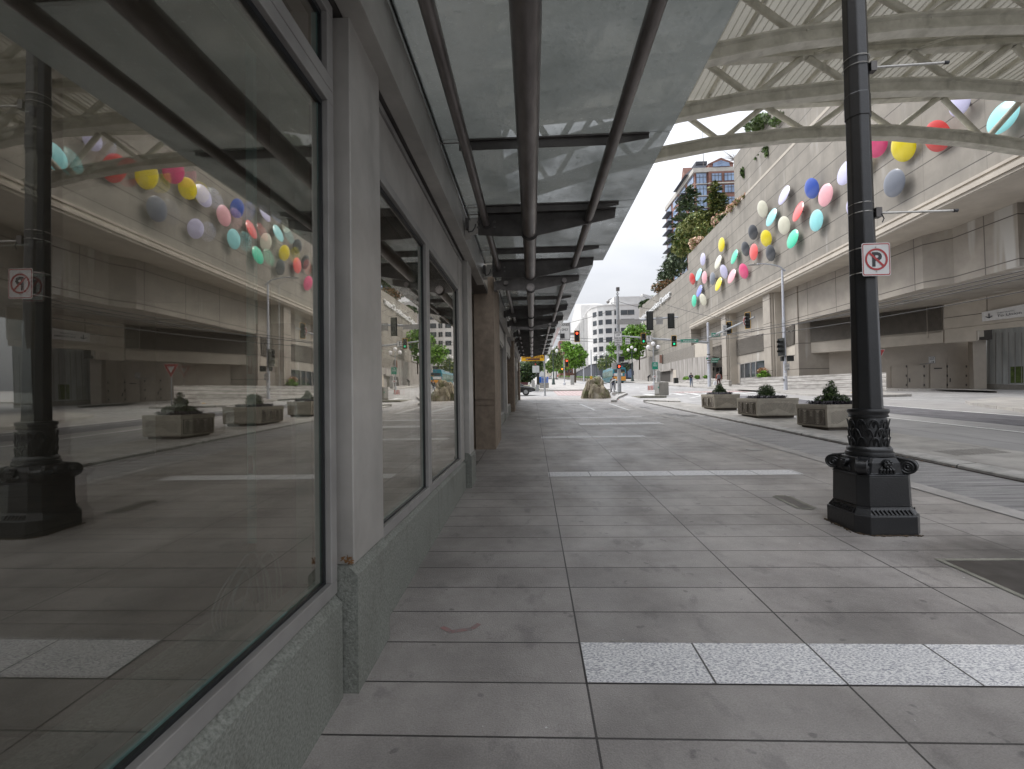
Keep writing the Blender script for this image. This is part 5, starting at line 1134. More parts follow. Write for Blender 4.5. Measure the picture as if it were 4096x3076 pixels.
# ================================================================ ORNATE LAMP POST
def lamp_post():
    cx, cy_ = 3.56, 5.2; z0 = g(cy_)-.0
    t = thing('street_lamp', 'black ornate cast-iron lamp post with scrolled base standing in the foreground pavement', 'lamp post', (cx, cy_, z0))
    def oct(hw, ch, z): return [(cx+x, cy_+y, z0+z) for x, y in [(-hw, -hw+ch), (-hw+ch, -hw), (hw-ch, -hw), (hw, -hw+ch), (hw, hw-ch), (hw-ch, hw), (-hw+ch, hw), (-hw, hw-ch)]]
    b = B(); b.rings([oct(.3, .09, -.06), oct(.3, .09, .185), oct(.292, .088, .195)]); b.part('plinth', 'post_black', t, bevel=.008)
    b = B(); b.rings([oct(.288, .086, .196), oct(.282, .085, .21), oct(.262, .08, .255), oct(.256, .078, .275)])
    for sx, sy in ((0, -1), (-1, 0), (0, 1), (1, 0)):                 # leaf row on the sloping band
        for k in range(10):
            u = -.17+.34*k/9; r = .272
            p = Vector((cx+(u if sy else sx*(r+.004)), cy_+(u if sx else sy*(r+.004)), z0+.232)); d = Vector((.012 if sy else 0, .012 if sx else 0, -.022)); w_ = Vector((sx*.012, sy*.012, -.004))
            b.tube([p-d, p+d+w_], [.006, .011], 6)
    b.part('moulded_band', 'post_black', t)
    b = B(); b.rings([oct(.256, .076, .277), oct(.25, .075, .60)]); b.part('dado', 'post_black', t, bevel=.006)
    # scroll block
    b = B(); b.rings([oct(.262, .08, .601), oct(.262, .08, .615), oct(.235, .09, .63), oct(.23, .1, .74), oct(.215, .11, .79), oct(.19, .1, .80)]); blk = b.part('capital_block', 'post_black', t, bevel=.004)
    c0 = Vector((cx, cy_, z0)); Z = Vector((0, 0, 1))
    for sx, sy in ((-1, -1), (1, -1), (1, 1), (-1, 1)):              # diagonal volutes at the four corners
        D = Vector((sx, sy, 0)).normalized(); A = Vector((-D.y, D.x, 0)); c = c0+D*.325+Z*.70
        b = B(); b.tube([c-A*.04, c+A*.04], .078, 24)
        b.slab([c0+D*.1+Z*.62-A*.032, c0+D*.26+Z*.62-A*.032, c+Z*-.03-A*.032, c+Z*.07-A*.032, c0+D*.25+Z*.785-A*.032, c0+D*.16+Z*.80-A*.032, c0+D*.1+Z*.80-A*.032], A*.064)
        for s in (-1, 1):
            sp = [c+A*(s*.042)+(D*math.cos(a)+Z*math.sin(a))*(.078-.058*i/44) for i, a in enumerate([math.pi/2-(k/44)*4.1*math.pi for k in range(45)])]
            b.tube([c0+D*.14+Z*.795+A*s*.036, c0+D*.22+Z*.797+A*s*.038, c+Z*.082-D*.03+A*s*.04]+sp, .0095, 6)
            b.ball(c+A*s*.044, .016, 8)
        b.part('scroll', 'post_black', t, smooth=True)
    for (nx, ny) in ((0, -1), (-1, 0), (0, 1), (1, 0)):
        n_ = Vector((nx, ny, 0)); u_ = Vector((-ny, nx, 0))
        b = B(); c = c0+n_*.235+Z*.735; b.tube([c-n_*.05, c+n_*.03], [.05, .044], 16); b.tube([c+n_*.03, c+n_*.048], [.026, .01], 10)
        for i in range(6):
            a = math.pi/3*i; b.ball(c+n_*.03+(u_*math.cos(a)+Z*math.sin(a))*.031, .013, 8)
        b.part('rosette', 'post_black', t, smooth=True)
        b = B()
        for s in (-2, -1, 0, 1, 2): b.tube([c0+n_*.226+u_*(s*.035)+Z*.615, c0+n_*.245+u_*(s*.03)+Z*.67, c0+n_*.235+u_*(s*.02)+Z*.70], [.016, .014, .006], 6)
        b.part('leaf_spray', 'post_black', t, smooth=True)
    b = B(); b.lathe((cx, cy_, z0), [(.2, .80), (.268, .80), (.272, .82), (.266, .842), (.25, .85), (.255, .868), (.25, .885), (.238, .895), (.232, .905)], 40); b.part('base_ring', 'post_black', t, smooth=True)
    b = B(); b.lathe((cx, cy_, z0), [(.21, .9), (.212, 1.2), (.2, 1.235)], 40)
    for row in range(3):                                              # three overlapping rows of leaves
        for k in range(10):
            a = 2*math.pi*(k+.5*(row % 2))/10; zb_, zt_, wd = .905+.098*row, 1.005+.098*row, .062
            pts = []
            for i in range(11):
                s = -1+2*i/10; z = zb_+(zt_-zb_)*(1-abs(s)**2.6); aa = a+s*wd/.222*1.0; r = .222+.016*(1-abs(s)**2)
                pts.append((cx+r*math.cos(aa), cy_+r*math.sin(aa), z0+z))
            b.tube(pts, .0085, 6)
            for s in (-.45, 0, .45): b.tube([(cx+.216*math.cos(a), cy_+.216*math.sin(a), z0+zb_+.01), (cx+.226*math.cos(a+s*.2), cy_+.226*math.sin(a+s*.2), z0+zt_-.02)], .006, 5)
    b.part('leaf_drum', 'post_black', t, smooth=True)
    b = B(); b.lathe((cx, cy_, z0), [(.2, 1.225), (.222, 1.228), (.225, 1.245), (.215, 1.252), (.219, 1.27), (.232, 1.28), (.236, 1.3), (.228, 1.318), (.17, 1.325)], 40); b.part('collar', 'post_black', t, smooth=True)
    def o8(r, z): return [(cx+r*math.cos(math.pi/4*k+math.pi/8), cy_+r*math.sin(math.pi/4*k+math.pi/8), z0+z) for k in range(8)]
    b = B(); b.rings([o8(.178, 1.32), o8(.17, 1.6), o8(.152, 3.3), o8(.145, 4.4)]); b.part('shaft', 'post_black', t, bevel=.012)
    b = B(); b.rings([o8(.152, 4.35), o8(.156, 4.36), o8(.156, 4.6), o8(.15, 4.61), o8(.135, 6.7)]); b.part('upper_shaft', 'post_black', t, bevel=.01)
    b = B(); b.tube([(cx-1, cy_, z0+6.75), (cx-.6, cy_, z0+6.6), (cx, cy_, z0+6.6), (cx+.6, cy_, z0+6.6), (cx+1, cy_, z0+6.75)], .04, 8); b.part('cross_arm', 'post_black', t)
    for dx, z in ((-1, 7.05), (1, 7.05), (0, 7.3)): B().ball((cx+dx, cy_, z0+z), .25, 16).part('globe', 'globe_glass', t, smooth=True)
    def zat(y): return aY(3450, y, cy_-.15).z-z0
    for y in (205, 238, 800, 838, 985, 1085):                         # steel straps
        z = zat(y); r = .183-.0115*z if z < 4.4 else .156
        pts = [(cx+r*math.cos(a), cy_+r*math.sin(a), z0+z) for a in [2*math.pi*k/24 for k in range(25)]]; B().tube(pts, .0055, 4, cap=False).part('strap', 'steel_band', t)
    for y, x1 in ((250, 3790), (842, 3826)):                          # banner rods
        z = z0+zat(y); e = aY(x1, y, cy_-.1); B().tube([(cx+.14, cy_-.06, z), (e.x, cy_-.1, e.z)], .012, 8).part('banner_rod', 'steel_band', t, smooth=True)
        B().tube([(e.x-.03, cy_-.1, e.z), (e.x+.01, cy_-.1, e.z)], .018, 8).part('rod_cap', 'sign_black', t)
        B().box((cx+.09, cy_-.1, z-.05), (cx+.15, cy_-.03, z+.05)).part('clamp', 'metal_dark', t)
    b = B(); pts = [(cx+.14, cy_-.1, z0+zat(850)), (cx+.165, cy_-.1, z0+zat(870)), (cx+.145, cy_-.1, z0+zat(885))]; b.tube(pts, .006, 5); b.part('wire_tail', 'wire_black', t)
    # skirt of dirt
    b = B(); rd = random.Random(4)
    for k in range(150):
        s = rd.choice([0, 1, 2]); u = rd.uniform(-.29, .24); q = abs(rd.gauss(0, .012))
        x, y = ((cx+u, cy_-.303-q), (cx-.303-q, cy_+u), (cx+u, cy_-.3-q))[s]
        if s != 1 and u < -.2: y += (-.2-u)
        if s == 1 and u < -.2: x += (-.2-u)
        b.ball((x, y, g(y)+.004), rd.uniform(.006, .014), 6, (1, 1, .6))
    b.part('dirt_skirt', 'rust_dirt', t)['kind'] = 'stuff'
    FX = {'plinth': (1.07, .937), 'moulded_band': (1.07, .937), 'dado': (1.07, .937), 'capital_block': (1.04, .937), 'scroll': (.98, .937), 'rosette': (1.03, .937), 'leaf_spray': (1.03, .937), 'base_ring': (.79, .937), 'leaf_drum': (.765, .937), 'collar': (.79, .937), 'shaft': (.79, 1), 'upper_shaft': (.79, 1), 'strap': (.79, 1), 'dirt_skirt': (1.075, 1)}
    for ch in t.children:                                             # slim the drum and shaft to their measured girths
        k = FX.get(ch.name.split('.')[0])
        if k: ch.data.transform(Matrix.Diagonal((k[0], k[0], k[1], 1)))
        if ch.name.split('.')[0] == 'shaft':
            for v in ch.data.vertices:
                if v.co.z < 1.33: v.co.z = 1.23
    # no-parking sign, a thing of its own clamped to the shaft
    yS = cy_-.165; c1 = [aY(x, y, yS) for x, y in [(3446, 973), (3560, 977), (3559, 1102), (3448, 1099)]]
    xm, zm_ = (c1[0].x+c1[1].x)/2, (c1[0].z+c1[2].z)/2; hw, hh = (c1[1].x-c1[0].x)/2, (c1[0].z-c1[2].z)/2
    s = thing('no_parking_sign', 'white and red no parking sign with crossed-out P strapped to the black lamp post', 'sign', (xm, yS, zm_))
    def rrect(hw, hh, r, y, n=6):
        return [(xm+sx*(hw-r)+r*math.cos(a), y, zm_+sz*(hh-r)+r*math.sin(a)) for sx, sz, a0 in ((1, 1, 0), (-1, 1, 90), (-1, -1, 180), (1, -1, 270)) for a in [math.radians(a0+90*k/n) for k in range(n+1)]]
    B().slab(rrect(hw, hh, .022, yS), (0, .004, 0)).part('plate', 'sign_white', s)
    b = B(); o_, i_ = rrect(hw*.955, hh*.955, .018, yS-.0015), rrect(hw*.9, hh*.9, .014, yS-.0015); n = len(o_)
    b.add(o_+i_, [(i, (i+1) % n, n+(i+1) % n, n+i) for i in range(n)]); b.part('border', 'sign_red', s)
    b = B(); R1, R2 = hw*.8, hw*.66; n = 40
    b.add([(xm+R*math.cos(2*math.pi*k/n), yS-.003, zm_+R*math.sin(2*math.pi*k/n)) for R in (R1, R2) for k in range(n)], [(i, (i+1) % n, n+(i+1) % n, n+i) for i in range(n)])
    d = Vector((math.cos(-math.pi/4), 0, math.sin(-math.pi/4))); e = Vector((d.z, 0, -d.x))*hw*.075; c = Vector((xm, yS-.0034, zm_)); b.quad(c-d*R2*1.03-e, c+d*R2*1.03-e, c+d*R2*1.03+e, c-d*R2*1.03+e); b.part('prohibition_ring', 'sign_red', s)
    b = B(); b.text('P', (xm-hw*.3, yS-.0018, zm_-hh*.44), (1, 0, 0), (0, 0, 1), w=hw*.7, h=hh*.88, th=.0004, bold=.035); b.part('letter', 'sign_black', s)
    b = B(); b.tube([(xm, yS-.006, zm_-hh*.72), (xm, yS, zm_-hh*.72)], .007, 8); b.part('bolt', 'steel_band', s); b = B(); b.tube([(xm, yS-.006, zm_+hh*.74), (xm, yS, zm_+hh*.74)], .007, 8); b.part('bolt', 'steel_band', s)
    b = B(); b.box((xm-.03, yS+.004, zm_-hh*.8), (xm+.03, yS+.06, zm_+hh*.8)); b.part('mounting', 'steel_band', s)
lamp_post()

# ================================================================ PLANTERS
def planter(px0, px1, py0, py1, label, seed, plant, pxr, wave):
    """near-left bottom corner px0, near-right corner px1 of the street-side face; py heights"""
    a, c = gp(px0, py0, .075), gp(px1, py1, .075)           # left face runs a (far) -> c (near corner)
    rt = gp(pxr[0], pxr[1], .075)
    u = (c-a); u.z = 0; v = (rt-c); v.z = 0; L = u.length; W_ = v.length; u.normalize(); v.normalize(); v = (v-u*v.dot(u)).normalized()
    ctr = c-u*L/2+v*W_/2; t = thing('planter', label, 'planter', (ctr.x, ctr.y, g(ctr.y)+.075), math.atan2(-u.x, u.y)+math.pi, 'carved stone planters on the median')
    h = .62; hx, hy = W_/2, L/2; z = .06
    def ring(s, z): return [(-hx*s, -hy*s, z), (hx*s, -hy*s, z), (hx*s, hy*s, z), (-hx*s, hy*s, z)]
    b = B(); b.rings([ring(.95, z), ring(.99, z+.03), ring(1., z+h-.09), ring(1.015, z+h-.085), ring(1.015, z+h), ring(.93, z+h), ring(.92, z+h-.1)]); b.build('box', 'planter_tan', parent=t, bevel=.012)
    B().box((-hx*.85, -hy*.85, -.02), (hx*.85, hy*.85, z)).build('foot', 'planter_dark', parent=t)
    B().box((-hx*.93, -hy*.93, z+h-.12), (hx*.93, hy*.93, z+h-.06)).build('soil', 'soil', parent=t)
    # carved panels: grooves as thin dark ribs sunk around raised waves
    for side in range(4):
        n_ = [Vector((0, -1, 0)), Vector((1, 0, 0)), Vector((0, 1, 0)), Vector((-1, 0, 0))][side]; e = Vector((-n_.y, n_.x, 0)); off = hy if side % 2 == 0 else hx; half = (hx if side % 2 == 0 else hy)*.86
        b = B(); z_0, z_1 = z+.07, z+h-.14; long_ = side % 2 == 1
        base = n_*(off*1.0+.001)
        def P3(u_, zz, o=0.): return base+e*u_+Vector((0, 0, zz))+n_*o
        b.quad(P3(-half, z_0), P3(half, z_0), P3(half, z_1), P3(-half, z_1))
        b.cur = 1
        f = [lambda q: .5-.5*math.cos(q*2*math.pi*2), lambda q: abs(((q*3) % 1)*2-1), lambda q: .5+.5*math.cos(q*2*math.pi*2)][wave] if long_ else (lambda q: 1-abs(q*2-1) if wave != 0 else .2+.8*(1-abs(q*2-1)))
        rib, n = (.0085, 40) if long_ else (.005, 24)
        for k in range(9):
            pts = []
            for i in range(n+1):
                q = i/n; zz = z_0+(z_1-z_0)*(.12+.62*f(q))+(k-2)*.042*(1 if long_ else 1.)
                if z_0+.01 < zz < z_1-.01: pts.append(P3(-half*.97+2*half*.97*q, zz, .0))
                else:
                    if len(pts) > 1: b.tube(pts, rib, 4)
                    pts = []
            if len(pts) > 1: b.tube(pts, rib, 4)
        if long_:
            m = 34
            for i in range(m):
                q = (i+.5)/m; zz = z_0+(z_1-z_0)*(.12+.62*f(q))-.10
                if zz > z_0+.04: b.tube([P3(-half*.97+2*half*.97*q, z_0+.01, .0), P3(-half*.97+2*half*.97*q, zz, .0)], .0085, 4)
            for q0, q1, zz0, zz1 in ((-1, 1, z_0, z_0), (-1, 1, z_1, z_1), (-1, -1, z_0, z_1), (1, 1, z_0, z_1)): b.tube([P3(half*q0, zz0, .0), P3(half*q1, zz1, .0)], .012, 4, math.pi/4)
        b.build('carved_panel', ['planter_tan', 'planter_dark'] if True else '', parent=t)
        if not long_:
            pass
    rd = random.Random(seed); zt_ = z+h-.06
    # dark strap-leaved edging
    b = B()
    for k in range(900):
        a_ = rd.uniform(0, 6.28); q = rd.uniform(.1, 1)**.5; p = Vector((math.cos(a_)*hx*.82*q, math.sin(a_)*hy*.82*q, zt_)); a2 = rd.uniform(0, 6.28); l = rd.uniform(.1, .22)
        d = Vector((math.cos(a2), math.sin(a2), 0)); sd_ = Vector((-d.y, d.x, 0))*.011
        b.add([p-sd_, p+sd_, p+d*l*.5+sd_+Vector((0, 0, l*.75)), p+d*l+Vector((0, 0, l*.35)), p+d*l*.5-sd_+Vector((0, 0, l*.75))], [(0, 1, 2, 4), (2, 3, 4)])
    b.build('black_grass', 'leaf_black', parent=t)
    b = B()
    if plant == 'cone': cl = [((0, .0, zt_+.22), (.2, .2, .28)), ((.02, .0, zt_+.45), (.1, .1, .14)), ((-.14, .1, zt_+.12), (.16, .16, .16)), ((.12, -.1, zt_+.15), (.16, .16, .16))]
    elif plant == 'round': cl = [((0, -.16, zt_+.26), (.25, .22, .28)), ((0, .16, zt_+.26), (.23, .2, .26)), ((0, 0, zt_+.16), (.27, .32, .2)), ((0, -.26, zt_+.36), (.09, .08, .16))]
    else: cl = [((0, .0, zt_+.3), (.2, .2, .26)), ((0, .02, zt_+.56), (.1, .1, .18)), ((-.1, .2, zt_+.16), (.2, .26, .15)), ((.1, -.25, zt_+.18), (.18, .22, .14)), ((0, .1, zt_+.4), (.16, .14, .14))]
    leaves(cl, 5200, .03, seed, flat=.35, b=b); b.build('dwarf_conifer', ['leaf_dark', 'leaf_mid'], parent=t)
    if plant != 'cone': leaves([((-hx*.2, hy*.62, zt_+.04), (.14, .16, .07))], 120, .045, seed+1).build('lime_foliage', ['leaf_lime', 'leaf_bright'], parent=t)
planter(2806, 2858, 1632, 1642, 'smallest carved tan planter with one cone-shaped bush, farthest along the median', 61, 'cone', (2934, 1638), 0)
planter(2950, 3029, 1660, 1675, 'middle carved tan planter with two round bushes, zigzag pattern', 62, 'round', (3121, 1666), 1)
planter(3187, 3311, 1705, 1724, 'largest carved tan planter beside the black lamp post, with a spreading conifer', 63, 'tall', (3455, 1716), 2)

# ================================================================ ROCK
def rock(name, label, px0, px1, pt, pb, seed, dep=1.4, bump_=.35, shape=None):
    a, c = gp(px0, pb), gp(px1, pb); Y = (a.y+c.y)/2+.3; w_ = (c.x-a.x)/2; zt_ = aY((px0+px1)/2, pt, Y).z; cx = (a.x+c.x)/2; z0 = g(Y)-.08
    bm = bmesh.new(); bmesh.ops.create_icosphere(bm, subdivisions=5, radius=1); hgt = zt_-z0
    for v in bm.verts:
        p = v.co.copy(); n1 = mnoise.noise(p*1.3+Vector((seed, 0, 0))); n2 = mnoise.noise(p*3.1+Vector((0, seed, 0))); n3 = mnoise.noise(Vector((p.x*7, p.y*7, p.z*2.2))+Vector((0, seed, 2)))
        p = Vector([math.copysign(abs(v_)**.5, v_) for v_ in p]); n3 = abs(mnoise.noise(Vector((p.x*4.5, p.y*4.5, p.z*.9))+Vector((0, seed, 2)))); q = p*(1+.3*n1+.14*n2-.32*n3)
        z = (q.z+.35)/1.3; tp = 1-.42*max(0, z)**1.8; x = q.x*tp+(shape or 0)*max(0, z); 
        v.co = Vector((cx+x*w_, Y+q.y*dep*tp, z0+max(-.05, z*hgt)))
    me = bpy.data.meshes.new(name); bm.to_mesh(me); bm.free(); me.materials.append(M('rock')); o = bpy.data.objects.new(name, me); C.objects.link(o)
    o.data.transform(Matrix.Translation((-cx, -Y, -z0))); o.location = (cx, Y, z0); return tag(o, label, 'boulder')
rock('boulder', 'large craggy brown boulder standing at the street corner', 2322, 2432, 1516, 1592, 5.3, 1.6, shape=.1)
rock('boulder', 'smaller tan boulder leaning at the right foot of the large one', 2392, 2441, 1553, 1592, 8.4, .7)

# ================================================================ SIGNS, SIGNALS, POLES
def sgn(p, w_, h, m, label, cat='sign', name='sign', text=None, tm='sign_black', border=None, ry=0., root=None, grp=None, pn='plate'):
    """upright plate centred at p facing -Y turned by ry"""
    t = root or thing(name, label, cat, p, 0, grp); r = Vector((math.cos(ry), math.sin(ry), 0)); n_ = Vector((r.y, -r.x, 0)); p = Vector(p); z = Vector((0, 0, 1))
    pl = B().slab([p-r*w_/2-z*h/2, p+r*w_/2-z*h/2, p+r*w_/2+z*h/2, p-r*w_/2+z*h/2], -n_*.02).part(pn, m, t)
    if border:
        b = B(); o_ = [p+n_*.004+r*w_*sx*.47+z*h*sz*.47 for sx, sz in ((-1, -1), (1, -1), (1, 1), (-1, 1))]
        for i in range(4): b.tube([o_[i], o_[(i+1) % 4]], min(w_, h)*.02, 4)
        b.part('border', border, t)
    if text:
        b = B()
        for s, y0, hh, ww in text: b.text(s, p-r*w_*ww/2+z*(h*(y0-.5))+n_*.006, r, z, w=w_*ww, h=h*hh, th=.001, bold=.02)
        b.part('lettering', tm, t)
    return t
def signal(p, label, n=3, facing=1, lit=None, s=1., back='signal_black', ry=0., rim=None, grp='traffic signals over the crossing'):
    """three-lens head centred at p; facing 1 = lenses towards us, -1 away, 0 sideways"""
    p = Vector(p); t = thing('traffic_signal', label, 'traffic signal', p, 0, grp); r = Vector((math.cos(ry), math.sin(ry), 0)); f = Vector((r.y, -r.x, 0))*(1 if facing >= 0 else -1)
    hh = .36*n*s; z = Vector((0, 0, 1)); B_0 = B()
    B_0.slab([p-r*.17*s-z*hh/2, p+r*.17*s-z*hh/2, p+r*.17*s+z*hh/2, p-r*.17*s+z*hh/2], -f*.2*s); B_0.part('housing', back, t, bevel=.02)
    pl = B(); q = p-f*.02; pl.slab([q-r*.3*s-z*(hh/2+.13*s), q+r*.3*s-z*(hh/2+.13*s), q+r*.3*s+z*(hh/2+.13*s), q-r*.3*s+z*(hh/2+.13*s)], -f*.02); pl.part('backplate', 'signal_black', t)
    if rim:
        b = B(); q = p+f*.002; o_ = [q+r*.3*s*sx+z*(hh/2+.13*s)*sz for sx, sz in ((-1, -1), (1, -1), (1, 1), (-1, 1))]
        for i in range(4): b.tube([o_[i], o_[(i+1) % 4]], .025*s, 4)
        b.part('rim', rim, t)
    for k in range(n):
        c = p+z*(hh/2-.18*s-.36*s*k)+f*.01; on = lit and ((lit[0] == k)); mt = lit[1] if on else 'gasket'
        B().tube([c, c+f*.02], .125*s, 16).part('lens', mt, t)
        b = B(); m = 12; a0 = [c+(r*math.cos(math.pi*i/m)+z*math.sin(math.pi*i/m))*.15*s+f*.0 for i in range(-1, m+2)]
        kk = len(a0); b.add(a0+[v+f*.24*s for v in a0], [(i, i+1, kk+i+1, kk+i) for i in range(kk-1)]); b.part('visor', 'signal_black', t)
    return t
def globe_lamp(x, yb, yt, label, seed=0, Y=None, zb_=None, banner=False):
    Y = Y or gp(x, yb, .15).y; p = aY(x, yb, Y); q = aY(x, yt, Y); h = q.z-p.z; p.z = zb_ if zb_ is not None else p.z; h = q.z-p.z
    t = thing('globe_street_lamp', label, 'street lamp', p, 0, 'three-globe street lamps'); s = h/5.5
    b = B(); b.lathe(p, [(.26*s, 0), (.26*s, .12*s), (.2*s, .3*s), (.17*s, .8*s), (.12*s, .9*s), (.085*s, 1.*s), (.065*s, 4.3*s), (.1*s, 4.36*s), (.06*s, 4.42*s), (.05*s, 4.9*s)], 16); b.part('post', 'pole_green' if Y > 60 and not banner else 'pole_grey', t, smooth=True)
    b = B(); b.tube([p+Vector((-.55*s, 0, 4.62*s)), p+Vector((-.5*s, 0, 4.5*s)), p+Vector((0, 0, 4.42*s)), p+Vector((.5*s, 0, 4.5*s)), p+Vector((.55*s, 0, 4.62*s))], .035*s, 6); b.part('arm', 'pole_green', t)
    for dx, z in ((-.55, 4.86), (.55, 4.86), (0, 5.25)): B().ball(p+Vector((dx*s, 0, z*s)), .235*s, 14).part('globe', 'globe_glass', t, smooth=True)
    return t, p, s
globe_lamp(2214, 1538.6, 1386, 'dark three-globe lamp on the next block, left of the green trees', Y=78)
globe_lamp(2387, 1509, 1413, 'small three-globe lamp before the white apartments, farthest back', Y=128)
globe_lamp(2426, 1512, 1405, 'three-globe lamp standing just behind the bus', Y=112)
globe_lamp(2530, 1525, 1383, 'three-globe lamp right of the bus with small notice on its post', Y=86)
t, p, s = globe_lamp(2617, 1560, 1366, 'three-globe lamp behind the signal cabinet, carrying a green banner', Y=56)
s_ = 56/F; c = aY(2620, 1463, 55.8); bt = thing('green_banner', 'green banner with white wording hung on the globe lamp post behind the cabinet', 'banner', c)
B().box((c.x-11*s_, c.y-.02, c.z-14*s_), (c.x+11*s_, c.y, c.z+14*s_)).part('cloth', 'sign_green', bt)
b = B(); b.text('ARCH', (c.x-5*s_, c.y-.03, c.z+6*s_), (1, 0, 0), (0, 0, 1), w=10*s_, h=5*s_); 
for i in range(2): b.box((c.x-8*s_, c.y-.035, c.z+(2.5-4*i)*s_), (c.x+8*s_, c.y-.03, c.z+(3.7-4*i)*s_))
b.part('emblem', 'letter_white', bt); B().tube([c+Vector((-13*s_, 0, 14.5*s_)), c+Vector((11*s_, 0, 14.5*s_))], .02, 5).part('rod', 'pole_grey', bt)
c = aY(2620, 1506, 55.8); sgn(c, 20*s_, 9*s_, 'sign_white', 'small white plate on the globe lamp post under the green banner', name='plate_sign', text=[('NO', .2, .6, .35)], tm='sign_red')
c = aY(2531, 1492, 85.7); sgn(c, 10*85/F, 18*85/F, 'dark_wall', 'dark notice wrapped round the globe lamp post right of the bus', name='notice')

# -- traffic pole beside the boulder
TP = gp(2478, 1573); Yp = TP.y
def at(x, y, dy=0.): return aY(x, y, Yp+dy)
t = thing('traffic_pole', 'thick grey traffic pole with long arm beside the boulder', 'traffic pole', TP)
top = at(2462, 1181); rb = 7.6*Yp/F; b = B(); b.lathe((TP.x, TP.y, TP.z-.1), [(rb*1.0, 0), (rb, .3), (rb*.8, top.z-TP.z)], 20); b.part('shaft', 'pole_grey', t, smooth=True)
B().box((TP.x-.5, TP.y-.45, TP.z-.1), (TP.x+.5, TP.y+.45, TP.z+.09)).part('footing', 'slab_stone', t)
arm0, arm1 = at(2476, 1287), at(2704, 1272); b = B(); b.tube([(TP.x, Yp, arm0.z), (arm1.x, Yp-.6, arm1.z)], [.14, .075], 12); b.part('mast_arm', 'pole_grey', t, smooth=True)
b = B(); q = at(2466, 1212); b.tube([(TP.x, Yp, q.z), (q.x-.6, Yp-.1, q.z+.02)], .035, 8); b.tube([(TP.x, Yp, q.z-.45), (q.x-.6, Yp-.1, q.z)], .025, 6); b.part('camera_bracket', 'pole_grey', t)
q = at(2432, 1207); b = B(); b.ball(q, .16, 12, (1.1, 1, 1.2)); b.tube([q+Vector((0, 0, .15)), q+Vector((.35, 0, .32))], .05, 6); b.part('dome_camera', 'sign_back', t, smooth=True)
q = at(2472, 1165); b = B(); b.tube([at(2470, 1200), at(2471, 1166)], .03, 6); b.part('antenna', 'metal_dark', t); b = B(); b.box(at(2466, 1163), at(2476, 1151, .3)); b.part('detector', 'metal_dark', t)
b = B(); b.tube([at(2469, 1182), at(2476, 1175), at(2469, 1168), at(2465, 1175), at(2469, 1182)], .03, 5); b.part('hook', 'metal_dark', t)
sgn(at(2515, 1287, -.5), 2.3, .5, 'sign_back', 'grey back of a long sign hung under the arm right of the thick pole', name='street_sign_back', ry=.0)
c = at(2473, 1354, -.4); sgn(c, 31*Yp/F, 57*Yp/F, 'sign_white', 'large white lane sign on the thick pole reading RESTRICTED LANE buses and carpools only', name='lane_sign', border='sign_black', text=[('RESTRICTED', .84, .09, .8), ('LANE', .7, .09, .4), ('BUSES AND', .48, .1, .85), ('2 PERSON', .33, .1, .75), ('CARPOOLS', .18, .1, .8), ('ONLY', .05, .1, .4)])
b = B(); n_ = .006
c = at(2474, 1408, -.4); sgn(c, 32*Yp/F, 14*Yp/F, 'sign_white', 'small white plate reading MOTORCYCLES OK under the large lane sign', name='plate_sign', border='sign_black', text=[('MOTORCYCLES', .58, .27, .85), ('OK', .14, .27, .2)])
signal(at(2599, 1283, -.5), 'black signal seen from behind on the near arm, left of the grey sign back', 4, -1, None, 1.1)
signal(at(2684, 1284, -.6), 'black signal seen from behind at the tip of the near arm', 3, -1, None, 1.1)
sgn(at(2638, 1282, -.5), 26*Yp/F, 30*Yp/F, 'sign_back', 'grey back of a square sign between two signals on the near arm', name='square_sign_back')
def pedbox(c, label, lit=None, sz=.5, dy=-.3):
    t = thing('pedestrian_signal', label, 'pedestrian signal', c, 0, 'pedestrian signals'); B().box(c-Vector((sz/2, .2, sz/2)), c+Vector((sz/2, .05, sz/2))).part('housing', 'signal_black', t, bevel=.02)
    b = B(); b.slab([c+Vector((-sz/2, -.2, sz/2)), c+Vector((sz/2, -.2, sz/2)), c+Vector((sz/2, -.35, sz/2-.03)), c+Vector((-sz/2, -.35, sz/2-.03))], (0, 0, .02)); b.part('hood', 'signal_black', t)
    if lit:
        b = B(); q = c+Vector((0, -.215, 0)); s = sz*.28
        b.tube([q+Vector((0, 0, -s*.4)), q+Vector((0, .012, -s*.4))], s*.6, 12)
        for k in range(4): b.box(q+Vector((-s*.55+k*s*.32, 0, -s*.2)), q+Vector((-s*.55+k*s*.32+s*.2, .012, s*(.75+.2*(k in (1, 2))))))
        b.slab([q+Vector((s*.5, 0, -s*.4)), q+Vector((s*.95, 0, .1*s)), q+Vector((s*.8, 0, s*.25)), q+Vector((s*.4, 0, 0))], (0, .012, 0)); b.part('hand_symbol', lit, t)
pedbox(at(2485, 1437, -.3), 'black pedestrian signal box high on the thick pole beside the boulder', None, .5); pedbox(at(2475, 1466, -.5), 'pedestrian signal glowing with a red hand on the thick pole', 'lamp_red', .42)
c = at(2456, 1464, .0); B().box(c-Vector((.22, .2, .3)), c+Vector((.22, .1, .3))).build('control_box', 'cabinet_grey', loc=c); tag(bpy.data.objects['control_box'], 'pale grey control box on the left side of the thick pole', 'control box')

